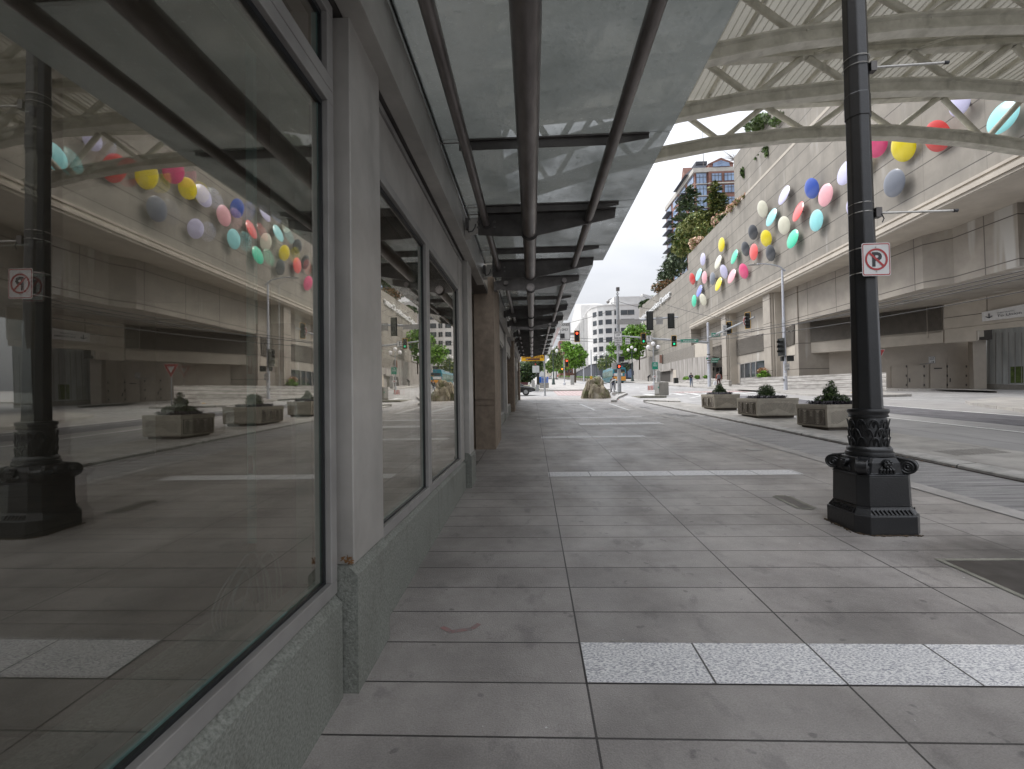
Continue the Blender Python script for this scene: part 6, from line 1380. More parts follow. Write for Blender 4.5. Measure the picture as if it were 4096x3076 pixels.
# -- far corner pole with two arms
FP = gp(2838, 1548, .1); Yq = FP.y
def af(x, y, dy=0.): return aY(x, y, Yq+dy)
t = thing('traffic_pole', 'pale grey corner pole carrying two arms in front of the convention hall', 'traffic pole', FP); tp = af(2836, 1291); rb = 6.3*Yq/F
b = B(); b.lathe((FP.x, FP.y, FP.z), [(rb*1.1, 0), (rb*.95, 2), (rb*.7, tp.z-FP.z), (rb*.3, tp.z-FP.z+.05)], 18); b.part('shaft', 'pole_white', t, smooth=True)
p0 = af(2838, 1370); p1 = af(2488, 1344, 1.); b = B(); b.tube([(FP.x, Yq, p0.z), af(2640, 1357, .5), p1], [.17, .12, .08], 12); b.part('mast_arm', 'pole_grey', t, smooth=True)
nA = af(2838, 1352); nB = aY(3018, 1268, Yq-12); b = B(); b.tube([(FP.x, Yq, nA.z), nB], [.14, .08], 12); b.part('mast_arm', 'pole_grey', t, smooth=True)
def onarm(f, dz=0.): p = Vector((FP.x, Yq, nA.z)).lerp(nB, f); p.z += dz; return p
sy = Yq/F
sgn(af(2758, 1363, -.2), 70*sy, 14*sy, 'sign_green', 'green street sign reading Convention Pl on the long arm', name='street_name_sign', border='letter_white', text=[('Convention Pl', .22, .5, .72)], tm='letter_white')
def armx(x):                            # point along near arm by picture column
    d = ray(x, 1300); best = min([k/200 for k in range(201)], key=lambda f: abs(onarm(f).x/onarm(f).y-d.x/d.y)); return best
ryn = math.atan2((nB-Vector((FP.x, Yq, 0))).y, (nB-Vector((FP.x, Yq, 0))).x)
q = onarm(armx(2862)); sgn(aY(2863, 1339, q.y-.2), 33*sy, 17*sy, 'sign_green', 'green street sign reading Pike St on the arm pointing towards us', name='street_name_sign', border='letter_white', text=[('Pike St', .22, .5, .7)], tm='letter_white')
q = onarm(armx(2900)); c = aY(2899, 1321, q.y-.2); k_ = q.y/F; sgn(c, 17*k_, 44*k_, 'sign_white', 'tall white sign reading NO TURN ON RED on the near arm', name='turn_sign', text=[('NO', .74, .14, .5), ('TURN', .54, .12, .7), ('ON', .33, .12, .45), ('RED', .12, .12, .6)])
signal(aY(2917, 1312, q.y-.3), 'signal seen edge-on next to the NO TURN ON RED sign', 3, 1, None, 1.05, ry=-1.0, rim='signal_yellow')
q = onarm(armx(2992)); k_ = q.y/F; signal(aY(2991, 1282, q.y-.3), 'four-lamp signal at the end of the near arm, red ring sign behind', 4, 1, None, .95, ry=-1.0, rim='signal_yellow')
c = aY(2982, 1285, q.y-.1); tt = sgn(c, 16*k_, 38*k_, 'sign_white', 'white sign with red ring behind the four-lamp signal', name='turn_sign'); b = B(); n = 24; b.tube([c+Vector((math.cos(2*math.pi*i/n)*7*k_, -.02, math.sin(2*math.pi*i/n)*14*k_)) for i in range(n+1)], .04, 5); b.part('red_ring', 'sign_red', tt)
signal(af(2574, 1354, .2), 'signal showing green at left end of the long arm beside the arrow sign', 3, 1, (2, 'lamp_green'), .98, rim='signal_yellow')
signal(af(2696, 1364, .0), 'signal showing green in the middle of the long arm', 3, 1, (2, 'lamp_green'), .98, rim='signal_yellow')
c = af(2596, 1355, .2); tt = sgn(c, 22*sy, 27*sy, 'sign_white', 'white lane sign with straight-up arrow and ONLY on the long arm', name='arrow_sign', border='sign_black', text=[('ONLY', .06, .18, .7)]); b = B(); b.box(c+Vector((-1.2*sy, -.02, -6*sy)), c+Vector((1.2*sy, -.01, 6*sy))); b.slab([c+Vector((-4*sy, -.02, 5*sy)), c+Vector((4*sy, -.02, 5*sy)), c+Vector((0, -.02, 11*sy))], (0, .01, 0)); b.part('arrow', 'sign_black', tt)
c = af(2511, 1365, .3); sgn(c, 18*sy, 23*sy, 'sign_white', 'white NO LEFT turn sign at the far left of the long arm', name='turn_sign', text=[('NO LEFT', .7, .15, .7), ('EXCEPT', .42, .12, .8), ('TRANSIT', .14, .14, .8)])
for x, y, w_, l in ((2862, 1436, 30, 'upper'), (2858, 1446, 26, 'lower')):
    sgn(af(x, y, -.2), w_*sy, 8*sy, 'sign_green', l+' of the two small green street signs on the corner pole', name='street_name_sign', text=[('Convention Pl' if l == 'upper' else 'Ninth Ave', .2, .6, .85)], tm='letter_white')
sgn(af(2829, 1434, -.1), 8*sy, 7*sy, 'sign_green', 'short green sign stub left of the corner pole', name='street_name_sign')
pedbox(af(2857, 1458, -.3), 'black pedestrian signal box on the corner pole below the green signs', None, .42)
for y in (1418, 1432, 1442, 1452): 
    z = af(2838, y).z; B().tube([(FP.x, Yq, z-.06), (FP.x, Yq, z+.06)], rb*1.0, 14).part('band', 'metal_dark', t)

# -- tall street light with ONE WAY sign at right
LP = gp(3143, 1561, .14); Yl = LP.y
def al(x, y, dy=0.): return aY(x, y, Yl+dy)
t = thing('street_light', 'tall pale street light with curved arm and ONE WAY sign near the stone wall', 'street light', LP); tp = al(3141, 1080)
b = B(); b.lathe(LP, [(.25, 0), (.25, .04), (.17, .05), (.16, .8), (.14, 3), (.09, tp.z-LP.z)], 18); b.part('shaft', 'pole_white', t, smooth=True)
pts = [tp-Vector((0, 0, .1))]+[al(x, y, -.3*k) for k, (x, y) in enumerate([(3118, 1066), (3090, 1059), (3055, 1055), (3030, 1055)])]; B().tube(pts, [.08, .07, .06, .05, .05], 10).part('curved_arm', 'pole_white', t, smooth=True)
hd = al(3015, 1059, -1.2); b = B(); b.rings([[(hd.x+x, hd.y+.13*w_*math.cos(a), hd.z+.06*w_*math.sin(a)) for a in [2*math.pi*k/12 for k in range(12)]] for x, w_ in ((.5, .5), (.2, .9), (-.1, 1.2), (-.4, 1.), (-.55, .3))]); b.part('lamp_head', 'sign_back', t, smooth=True); B().tube([hd+Vector((.1, 0, .05)), hd+Vector((.1, 0, .16))], .04, 8).part('photocell', 'metal_dark', t)
signal(al(3124, 1388, -.2), 'signal seen edge-on on the tall pale street light', 3, 1, None, 1.2, ry=-1.15)
pedbox(al(3160, 1434, -.2), 'pedestrian signal box on the right side of the tall street light', None, .5); pedbox(al(3131, 1435, .1), 'pedestrian signal box on the left side of the tall street light', None, .42)
c = al(3148, 1468, -.25); sl_ = Yl/F; tt = sgn(c, 19*sl_, 26*sl_, 'sign_white', 'ONE WAY arrow sign on the tall street light pole', name='one_way_sign', border='sign_black', text=[('ONE', .68, .2, .7), ('WAY', .42, .2, .75)])
def arrow_r(c, s, tt): b = B(); b.box(c+Vector((-6*s, -.02, -9*s)), c+Vector((4*s, -.01, -7*s))); b.slab([c+Vector((3*s, -.02, -11*s)), c+Vector((8*s, -.02, -8*s)), c+Vector((3*s, -.02, -5*s))], (0, .01, 0)); b.part('arrow', 'sign_black', tt)
arrow_r(c, sl_, tt)
c = al(3131, 1300, .05); B().box(c-Vector((.1, .02, .68)), c+Vector((.1, .02, .68))).part('side_plate', 'sign_back', t)
b = B(); b.box(al(3137, 1492, -.2), al(3146, 1505, -.18)); b.part('sticker', 'letter_white', t); c = al(3133, 1520, 0); B().box(c-Vector((.08, .1, .1)), c+Vector((.1, .1, .1))).part('push_button', 'sign_back', t)
c = pD(3702, 1443)+Vector((-.4, -1.2, 0)); k_ = c.y/F; tt = sgn(c, 24*k_, 26*k_, 'sign_white', 'ONE WAY arrow sign above the service doors', name='one_way_sign', border='sign_black', text=[('ONE', .68, .2, .7), ('WAY', .42, .2, .75)]); arrow_r(c, k_, tt); B().tube([c+Vector((0, .1, -13*k_)), c+Vector((0, 1.3, -13*k_))], .03, 6).part('bracket', 'pole_grey', tt)
# yield sign behind the lamp post
c = aY(3506, 1418, 26.); zb_ = g(26)-.0; tt = thing('yield_sign', 'red and white yield sign mostly hidden behind the black lamp post', 'yield sign', (c.x, c.y, zb_))
B().tube([(c.x, c.y+.03, zb_), (c.x, c.y+.03, c.z+.3)], .03, 8).part('post', 'pole_grey', tt)
for m_, s_, o_ in (('sign_white', .46, 0), ('sign_red', .43, -.006), ('sign_white', .22, -.012)):
    B().slab([(c.x+s_*math.cos(a), c.y+o_, c.z+s_*math.sin(a)) for a in (math.pi*7/6+math.pi/3*0-math.pi/3*0+math.pi/3*4-math.pi*1, math.pi/6, math.pi*5/6)][:0] or [(c.x-s_, c.y+o_, c.z+s_*.58), (c.x, c.y+o_, c.z-s_*1.15), (c.x+s_, c.y+o_, c.z+s_*.58)], (0, .005, 0)).part('face', m_, tt)
b = B(); b.text('YIELD', (c.x-.16, c.y-.014, c.z+.08), (1, 0, 0), (0, 0, 1), w=.32, h=.09); b.part('lettering', 'sign_red', tt)

# -- signal cabinet on its slab
c0, c1, c2 = gp(2617, 1582, .15), gp(2640, 1583, .15), gp(2676, 1580, .15); Yc = 39.5; s_ = Yc/F
q = aY(2640, 1582, Yc); t = thing('signal_cabinet', 'large grey-tan traffic signal cabinet standing on a stone slab', 'cabinet', (q.x, q.y, q.z))
zt_ = aY(2640, 1528, Yc).z; xl = aY(2617, 1550, Yc+.6).x; xr = aY(2676, 1550, Yc+.3).x
b = B(); b.prism([(xl, Yc+.55), (q.x, Yc), (xr, Yc+.35), (xr-.45, Yc+.95)], q.z, zt_); b.part('body', 'cabinet_tan', t, bevel=.03)
b = B(); b.slab([Vector((xl, Yc+.55, q.z+.15)).lerp(Vector((q.x, Yc, q.z+.15)), .1)+Vector((-.03, -.03, 0)), Vector((xl, Yc+.55, q.z+.15)).lerp(Vector((q.x, Yc, q.z+.15)), .9)+Vector((-.03, -.03, 0)), Vector((xl, Yc+.55, zt_-.1)).lerp(Vector((q.x, Yc, zt_-.1)), .9)+Vector((-.03, -.03, 0)), Vector((xl, Yc+.55, zt_-.1)).lerp(Vector((q.x, Yc, zt_-.1)), .1)+Vector((-.03, -.03, 0))], (.02, .02, 0)); d_ = b.part('door', 'cabinet_grey', t)
B().box((q.x-.14, Yc-.04, q.z+.6), (q.x-.09, Yc+.05, q.z+.72)).part('handle', 'sign_green', d_)
Ps = [gp(x, y) for x, y in [(2585, 1597), (2713, 1597), (2712, 1586), (2590, 1586)]]; zz = aY(2650, 1583, 37).z
b = B(); b.prism([(Ps[0].x, 36.6), (Ps[1].x, 36.6), (Ps[1].x+.1, 41), (Ps[0].x+.2, 41)], g(36)-.2, q.z-.001); tag(b.build('stone_slab', 'slab_stone', loc=(q.x, 38, g(38)), bevel=.03), 'low stone slab under the signal cabinet', 'slab')
# grey boxes behind the banner pole, barricade, bin
def boxy(name, label, cat, x0, x1, yt, yb, Y, m, dep=.5, parts=None, h=.0):
    a, c = aY(x0, yb, Y), aY(x1, yt, Y); t = thing(name, label, cat, ((a.x+c.x)/2, Y, a.z)); B().box((a.x, Y, a.z-h), (c.x, Y+dep, c.z)).part('body', m, t, bevel=.02); B().box((a.x+.03, Y-.02, a.z+.08), (c.x-.03, Y-.001, c.z-.06)).part('door', m, t); return t, a, c
boxy('utility_cabinet', 'tall grey-green utility cabinet right of the green-banner lamp post', 'cabinet', 2628, 2641, 1483, 1535, 57, 'cabinet_grey')
boxy('utility_cabinet', 'grey cabinet with a white sticker beside the far signal post', 'cabinet', 2283, 2297, 1501, 1539, 76, 'cabinet_grey')
boxy('utility_cabinet', 'tall pale cabinet by the kerb left of the blue barrier', 'cabinet', 2126, 2139, 1521, 1563, 52.5, 'cabinet_grey'); boxy('utility_cabinet', 'shorter blue-grey cabinet by the kerb, right of the pale one', 'cabinet', 2142, 2156, 1539, 1567, 52, 'pole_grey')
t, a, c = boxy('litter_bin', 'black litter bin by the low stone wall', 'bin', 2698, 2714, 1511, 1533, 66, 'signal_black'); 
a, c = aY(2590, 1561, 50), aY(2613, 1542, 50); t = thing('barricade', 'orange and white striped barricade left of the cabinet', 'barricade', ((a.x+c.x)/2, 50, a.z))
B().box((a.x, 50, a.z), (c.x, 50.08, c.z)).part('board', 'sign_white', t); 
for k in range(4):
    x = a.x+(c.x-a.x)*(k*.25+.06); w_ = (c.x-a.x)*.1; B().slab([(x, 49.99, a.z), (x+w_, 49.99, a.z), (x+w_+.06, 49.99, c.z), (x+.06, 49.99, c.z)], (0, .008, 0)).part('stripe', 'stripe_red', t)
# -- left side signal pole with restaurant sign
SP = gp(2180, 1583); Ys = SP.y
def as_(x, y, dy=0.): return aY(x, y, Ys+dy)
t = thing('traffic_pole', 'slim grey traffic pole at the end of the walkway carrying the overhead lane sign', 'traffic pole', SP)
zt_ = as_(2180, 1335).z; b = B(); b.lathe(SP, [(.13, 0), (.08, .15), (.07, zt_-SP.z+.1)], 12); b.part('shaft', 'pole_grey', t, smooth=True)
e = as_(2312, 1330); b = B(); b.box((SP.x, Ys-.08, e.z-.22), (e.x-.1, Ys+.08, e.z+.0)); b.part('mast_arm', 'pole_grey', t)
pedbox(as_(2179, 1414, -.2), 'black pedestrian signal box beside the yellow restaurant sign', None, .34)
s_ = Ys/F; c = as_(2260, 1326, -.3); tt = sgn(c, 41*s_, 69*s_, 'sign_white', 'big white overhead sign reading LANES ONLY with dark display, by the canopy edge', name='lane_sign', border='sign_black', text=[('LANES', .82, .12, .86), ('ONLY', .54, .14, .62)])
B().box(c+Vector((-18*s_, -.06, -27*s_)), c+Vector((-2*s_, -.02, -8*s_))).part('display', 'sign_black', tt)
signal(as_(2308, 1345, -.2), 'red-lit signal hanging at the end of the arm over the walkway', 3, 1, (0, 'lamp_red'), .78, rim='signal_yellow')
c = as_(2131, 1431, -.12); tt = sgn(c, 92*s_, 26*s_, 'sign_yellow', 'yellow restaurant sign reading DAAWAT Indian Grill and Bar at the end of the walkway', name='restaurant_sign', text=[('DAAWAT Indian Grill & Bar', .45, .4, .92)], tm='sign_brown', ry=.04)
B().box(c+Vector((-28*s_, -.035, -9.5*s_)), c+Vector((28*s_, -.022, -2.5*s_))).part('name_bar', 'sign_brown', tt); b = B(); b.text('Indian American Cuisine', c+Vector((-26*s_, -.04, -8*s_)), (1, .04, 0), (0, 0, 1), w=52*s_, h=4.4*s_, th=.001); b.part('lettering', 'letter_white', tt)
# next block: signal post, ped signal, cobra lights, kiosk, blue barrier
q = aY(2258, 1540, 76); t = thing('signal_post', 'slim white signal post on the next corner', 'signal post', q); zt_ = aY(2258, 1433, 76).z
B().lathe(q, [(.2, 0), (.2, .3), (.08, .4), (.06, zt_-q.z)], 10).part('shaft', 'pole_white', t)
signal(aY(2267, 1452, 75.8), 'red-lit signal on the slim white post of the next corner', 3, 1, (0, 'lamp_red'), .95, rim='signal_yellow'); pedbox(aY(2248, 1476, 75.8), 'pedestrian signal with orange hand on the next corner', 'lamp_orange', .42)
for x, yt, Y, l, ax in ((2335, 1421, 118, 'white street light with short arm to the left in front of the apartments', -22), (2366, 1399, 116, 'plain tall white pole right of the short-armed street light', 0)):
    q = aY(x, 1508, Y); q.z = g(Y)+.15; zt_ = aY(x, yt, Y).z; t = thing('street_light', l, 'street light', q); B().lathe(q, [(.22, 0), (.16, 1), (.12, zt_-q.z)], 10).part('shaft', 'pole_white', t)
    if ax: B().tube([(q.x, Y, zt_-.4), (q.x-.9, Y, zt_-.1), (q.x-1.4, Y, zt_)], .05, 6).part('arm', 'pole_white', t); B().box((q.x-1.75, Y-.1, zt_-.04), (q.x-1.3, Y+.1, zt_+.05)).part('lamp_head', 'sign_back', t)
q = aY(2154, 1540, 58); t = thing('street_kiosk', 'dark sign board on a black post left of the blue barrier', 'kiosk', q); a, c = aY(2130, 1491, 58), aY(2157, 1463, 58)
B().box((a.x, 58, a.z), (c.x, 58.15, c.z)).part('board', 'slate_panel', t, bevel=.03); B().box((q.x-.15, 58.02, q.z), (q.x+.12, 58.13, a.z)).part('post', 'signal_black', t)
q = aY(2142, 1457, 57.9); B().lathe((0, 0, 0), [(.1, -.02), (.1, .02)], 14).build('disc_sign', 'sign_red', loc=(0, 0, 0)).location = q; o = bpy.data.objects['disc_sign']; o.rotation_euler = (math.pi/2, 0, 0); tag(o, 'tiny round red sign above the dark sign board', 'sign')
t = thing('blue_barrier', 'bright blue plastic barrier panels beside the kerb', 'barrier', aY(2175, 1532, 60))
for x0, x1, m in ((2156, 2166, 'blue_plastic'), (2167, 2188, 'pole_white'), (2189, 2193, 'blue_plastic')):
    a, c = aY(x0, 1532, 60), aY(x1, 1507, 60); B().box((a.x, 60, a.z), (c.x, 60.1, c.z)).part('panel', m, t)
b = B()
for k in range(4): a, c = aY(2167, 1530-6*k, 59.9), aY(2188, 1532-6*k, 59.9); b.box((a.x, 59.9, a.z-.05), (c.x, 59.95, a.z+.04))
b.part('rails', 'blue_plastic', t)
t = thing('rubble_base', 'low pale stone block under the blue barrier', 'stone block', aY(2175, 1549, 59)); a, c = aY(2158, 1549, 59), aY(2195, 1531, 59); B().box((a.x, 58.6, a.z-.1), (c.x, 59.6, c.z)).part('block', 'marble_wall', t, bevel=.06)
t = thing('red_sign_board', 'dark red board with lettering under the dark tree', 'sign', aY(2095, 1540, 59)); a, c = aY(2079, 1540, 59), aY(2112, 1529, 59); B().box((a.x, 59, a.z), (c.x, 59.1, c.z)).part('board', 'cloth_maroon', t)
B().box((a.x, 58.9, a.z-.4), (c.x+.3, 59.2, a.z-.01)).part('base', 'stucco_cream', t)
S('verge', B().slab([(x, y, g(y)+.05) for x, y in [pp(2076, 1562, .1), pp(2160, 1562, .1), pp(2150, 1551, .1), pp(2076, 1550, .1)]], (0, 0, .12)), 'grass_mat')
# yellow chevron marker behind the boulder
c = aY(2365, 1514, 62); t = thing('hazard_marker', 'yellow marker with black chevrons behind the boulder', 'marker', aY(2365, 1540, 62)); s_ = 62/F
B().box(c-Vector((4.5*s_, 0, 10*s_)), c+Vector((4.5*s_, .08, 10*s_))).part('plate', 'sign_yellow', t); B().tube([c-Vector((0, -.1, 30*s_)), c+Vector((0, .1, 0))], .04, 6).part('post', 'pole_grey', t)
for k in range(3): z = (6-6*k)*s_; B().slab([c+Vector((-4.5*s_, -.01, z-2*s_)), c+Vector((0, -.01, z+1*s_)), c+Vector((4.5*s_, -.01, z-2*s_)), c+Vector((4.5*s_, -.01, z-.0*s_)), c+Vector((0, -.01, z+3*s_)), c+Vector((-4.5*s_, -.01, z))], (0, .008, 0)).part('chevron', 'sign_black', t)
# railing / leaning rack by the thick pole
t = thing('bike_rack', 'bent steel tube rail beside the boulder', 'rail', gp(2450, 1585)); Yr = gp(2450, 1582).y
def ar_(x, y, dy=0.): return aY(x, y, Yr+dy)
b = B(); b.tube([ar_(2442, 1572), ar_(2442, 1533), ar_(2449, 1522), ar_(2466, 1518)], .05, 8); b.tube([ar_(2462, 1560, .4), ar_(2461, 1530, .4), ar_(2464, 1521, .4)], .05, 8); b.part('tube', 'steel_rail', t, smooth=True)
b = B(); P4 = [ar_(2447, 1575), ar_(2464, 1566, .5), ar_(2474, 1571, .5), ar_(2457, 1583)]; b.slab([p+Vector((0, 0, .0)) for p in P4], (0, 0, .05)); b.part('seat_plate', 'steel_rail', t); b = B(); b.tube([ar_(2447, 1576), ar_(2455, 1585)], .035, 6); b.tube([ar_(2474, 1571, .5), ar_(2474, 1582, .5)], .035, 6); b.part('feet', 'steel_rail', t)

# ================================================================ OVERHEAD WIRES
wr = [((4150, 1100), 22, (2740, 1352), 62, .5), ((4150, 1085), 22, (2700, 1365), 66, .5), ((4150, 1070), 22.5, (2620, 1380), 70, .4), ((4150, 1155), 23, (2650, 1368), 60, .6), ((2980, 1290), 46, (2560, 1180), 60, .4), ((2600, 1355), 58, (2200, 1340), 60, .3), ((2600, 1366), 58, (2200, 1352), 60, .3), ((2470, 1205), 48, (2650, 1240), 70, .2), ((2470, 1235), 48, (2000, 1330), 60, .5)]
for i, (a, ya, c, yc, sag) in enumerate(wr):
    p, q = aY(*a, ya), aY(*c, yc); pts = [p.lerp(q, k/14)-Vector((0, 0, sag*4*(k/14)*(1-k/14))) for k in range(15)]
    tag(B().tube(pts, .022, 4).build('overhead_wire', 'wire_black', loc=p), 'thin black overhead trolley wire strung across the street', 'wire', 'overhead trolley wires')

# ================================================================ VEHICLES
def wheel(root, c, r, wd, ax=Vector((1, 0, 0))):
    c = Vector(c); t = B().tube([c-ax*wd/2, c+ax*wd/2], r, 22).build('wheel', 'tyre', parent=root); B().tube([c-ax*(wd/2+.01), c+ax*(wd/2+.01)], r*.62, 14).build('rim', 'car_silver', parent=t)
def car(loc, rz, col, label, L=4.6, W_=1.84, Hh=1.45, grp=None, rear=False):
    t = thing('parked_car' if grp else 'car', label, 'car', loc, rz, grp)
    prof = [(-L/2, .35, .75), (-L/2+.05, .35, .9), (-L/2+.9, .25, 1.0), (-L/2+1.2, .22, 1.02), (0, .2, 1.0), (L/2-1.5, .22, .98), (L/2-.5, .25, .85), (L/2-.05, .35, .68), (L/2, .4, .6)]
    rs = []
    for y, z0, z1 in prof:
        w_ = W_/2*(1-.12*(abs(y)/(L/2))**4); rs.append([(-w_, y, z0+.05), (-w_, y, z1-.18), (-w_*.93, y, z1-.03), (-w_*.6, y, z1), (w_*.6, y, z1), (w_*.93, y, z1-.03), (w_, y, z1-.18), (w_, y, z0+.05)])
    B().rings(rs).build('body', col, parent=t, smooth=True)
    rs = []
    for y, z, k in [(-L/2+.55, .98, .8), (-L/2+1.25, Hh-.06, .68), (-.1, Hh, .7), (.55, Hh-.06, .68), (1.25, .98, .82)]:
        w_ = W_/2*k; rs.append([(-W_/2*.86, y, .95), (-w_, y, z-.01), (-w_*.8, y, z), (w_*.8, y, z), (w_, y, z-.01), (W_/2*.86, y, .95)])
    B().rings(rs).build('cabin_glass', 'win_dark', parent=t)
    rs = []
    for y, z, k in [(-L/2+1.1, Hh-.07, .69), (-.1, Hh+.012, .71), (.62, Hh-.06, .69)]:
        w_ = W_/2*k; rs.append([(-w_, y, z-.05), (-w_*.85, y, z), (w_*.85, y, z), (w_, y, z-.05)])
    B().rings(rs).build('roof', col, parent=t, smooth=True)
    for sx in (-1, 1):
        for y in (-L/2+.85, L/2-.9): wheel(t, (sx*(W_/2-.1), y, .33), .33, .22)
        B().box((sx*W_*.3-.2, L/2-.14, .58), (sx*W_*.3+.2, L/2-.02, .72)).build('headlight', 'plastic_white', parent=t); B().box((sx*W_*.34-.18, -L/2-.01, .75), (sx*W_*.34+.18, -L/2+.1, .88)).build('tail_light', 'stripe_red', parent=t)
    return t
q = gp(2112, 1583); car((q.x-1.6, q.y+.9, g(q.y+.9)), -math.pi/2, 'car_black', 'black car nosing out behind the stone column at the crossing', Hh=1.4)
car((17.6, 128, g(128)), math.pi, 'car_white', 'white car parked by the kerb in front of the apartments', Hh=1.5)
car((14.9, 150, g(150)), 0, 'car_black', 'black car up the street behind the far planters', Hh=1.5)
car((7.5, 190, g(190)), 0, 'car_silver', 'silver car far up the street left of the planters', Hh=1.5); car((4.4, 210, g(210)), 0, 'car_white', 'white car farthest up the street', Hh=1.6)
p = gp(2220, 1490) if False else Vector((8.8, 180, g(180))); t = thing('delivery_van', 'white box van with red tail far up the street', 'van', p); B().box((p.x-1.1, p.y, p.z+.5), (p.x+1.1, p.y+5, p.z+3.1)).part('cargo_box', 'white_wall', t, bevel=.05); B().box((p.x+.7, p.y-.03, p.z+1.1), (p.x+1.05, p.y, p.z+1.9)).part('tail_panel', 'stripe_red', t); B().box((p.x-1, p.y+5, p.z+.5), (p.x+1, p.y+6.5, p.z+2.2)).part('cab', 'white_wall', t); wheel(t, (-.9, 1, .4), .4, .3); wheel(t, (.9, 1, .4), .4, .3)
def bus():
    rr = aY(2505, 1530, 96); zb_ = g(96)+.0; t = thing('city_bus', 'teal city bus with yellow rear going up the street', 'bus', (rr.x-1.3, 96, zb_), .03); L = 12.
    z0, z1 = .35, 3.15
    def R_(y, s=1.): return [(-1.28*s, y, z0), (-1.3*s, y, 2.6), (-1.18*s, y, z1), (1.18*s, y, z1), (1.3*s, y, 2.6), (1.28*s, y, z0)]
    B().rings([R_(0, .98), R_(.1), R_(L-.2), R_(L, .95)]).build('body', 'bus_teal', parent=t)
    B().box((-1.24, -.03, .5), (1.24, -.002, 1.35)).build('rear_skirt', 'bus_yellow', parent=t); B().box((-1.1, -.04, 1.5), (.6, -.002, 2.0)).build('rear_advert', 'sign_white', parent=t); B().box((-1.05, -.03, 2.15), (1.05, -.002, 2.75)).build('rear_grille', 'win_dark', parent=t)
    b = B(); b.text('2551', (.3, -.05, 2.05), (1, 0, 0), (0, 0, 1), w=.7, h=.2, th=.001); b.build('fleet_number', 'sign_yellow', parent=t)
    for sx in (-1, 1):
        for z in (1.5, 1.8): B().tube([(sx*1.12, -.05, z), (sx*1.12, 0, z)], .09, 10).build('tail_light', 'stripe_red', parent=t)
        for y in (2.9, 9.2): wheel(t, (sx*1.12, y, .5), .5, .34)
        B().box((sx*1.31-.005, .3, 1.35), (sx*1.31+.005, L-.4, 2.65)).build('side_windows', 'bus_green', parent=t)
        for k in range(6): B().box((sx*1.315-.01, .8+k*1.9, 1.35), (sx*1.315+.01, .9+k*1.9, 2.65)).build('window_post', 'signal_black', parent=t)
    B().box((-.9, 1., z1), (.9, 4, z1+.35)).build('roof_unit', 'bus_teal', parent=t, bevel=.08); B().box((-.8, 6, z1), (.8, 10, z1+.28)).build('roof_unit', 'pole_grey', parent=t, bevel=.06)
bus()

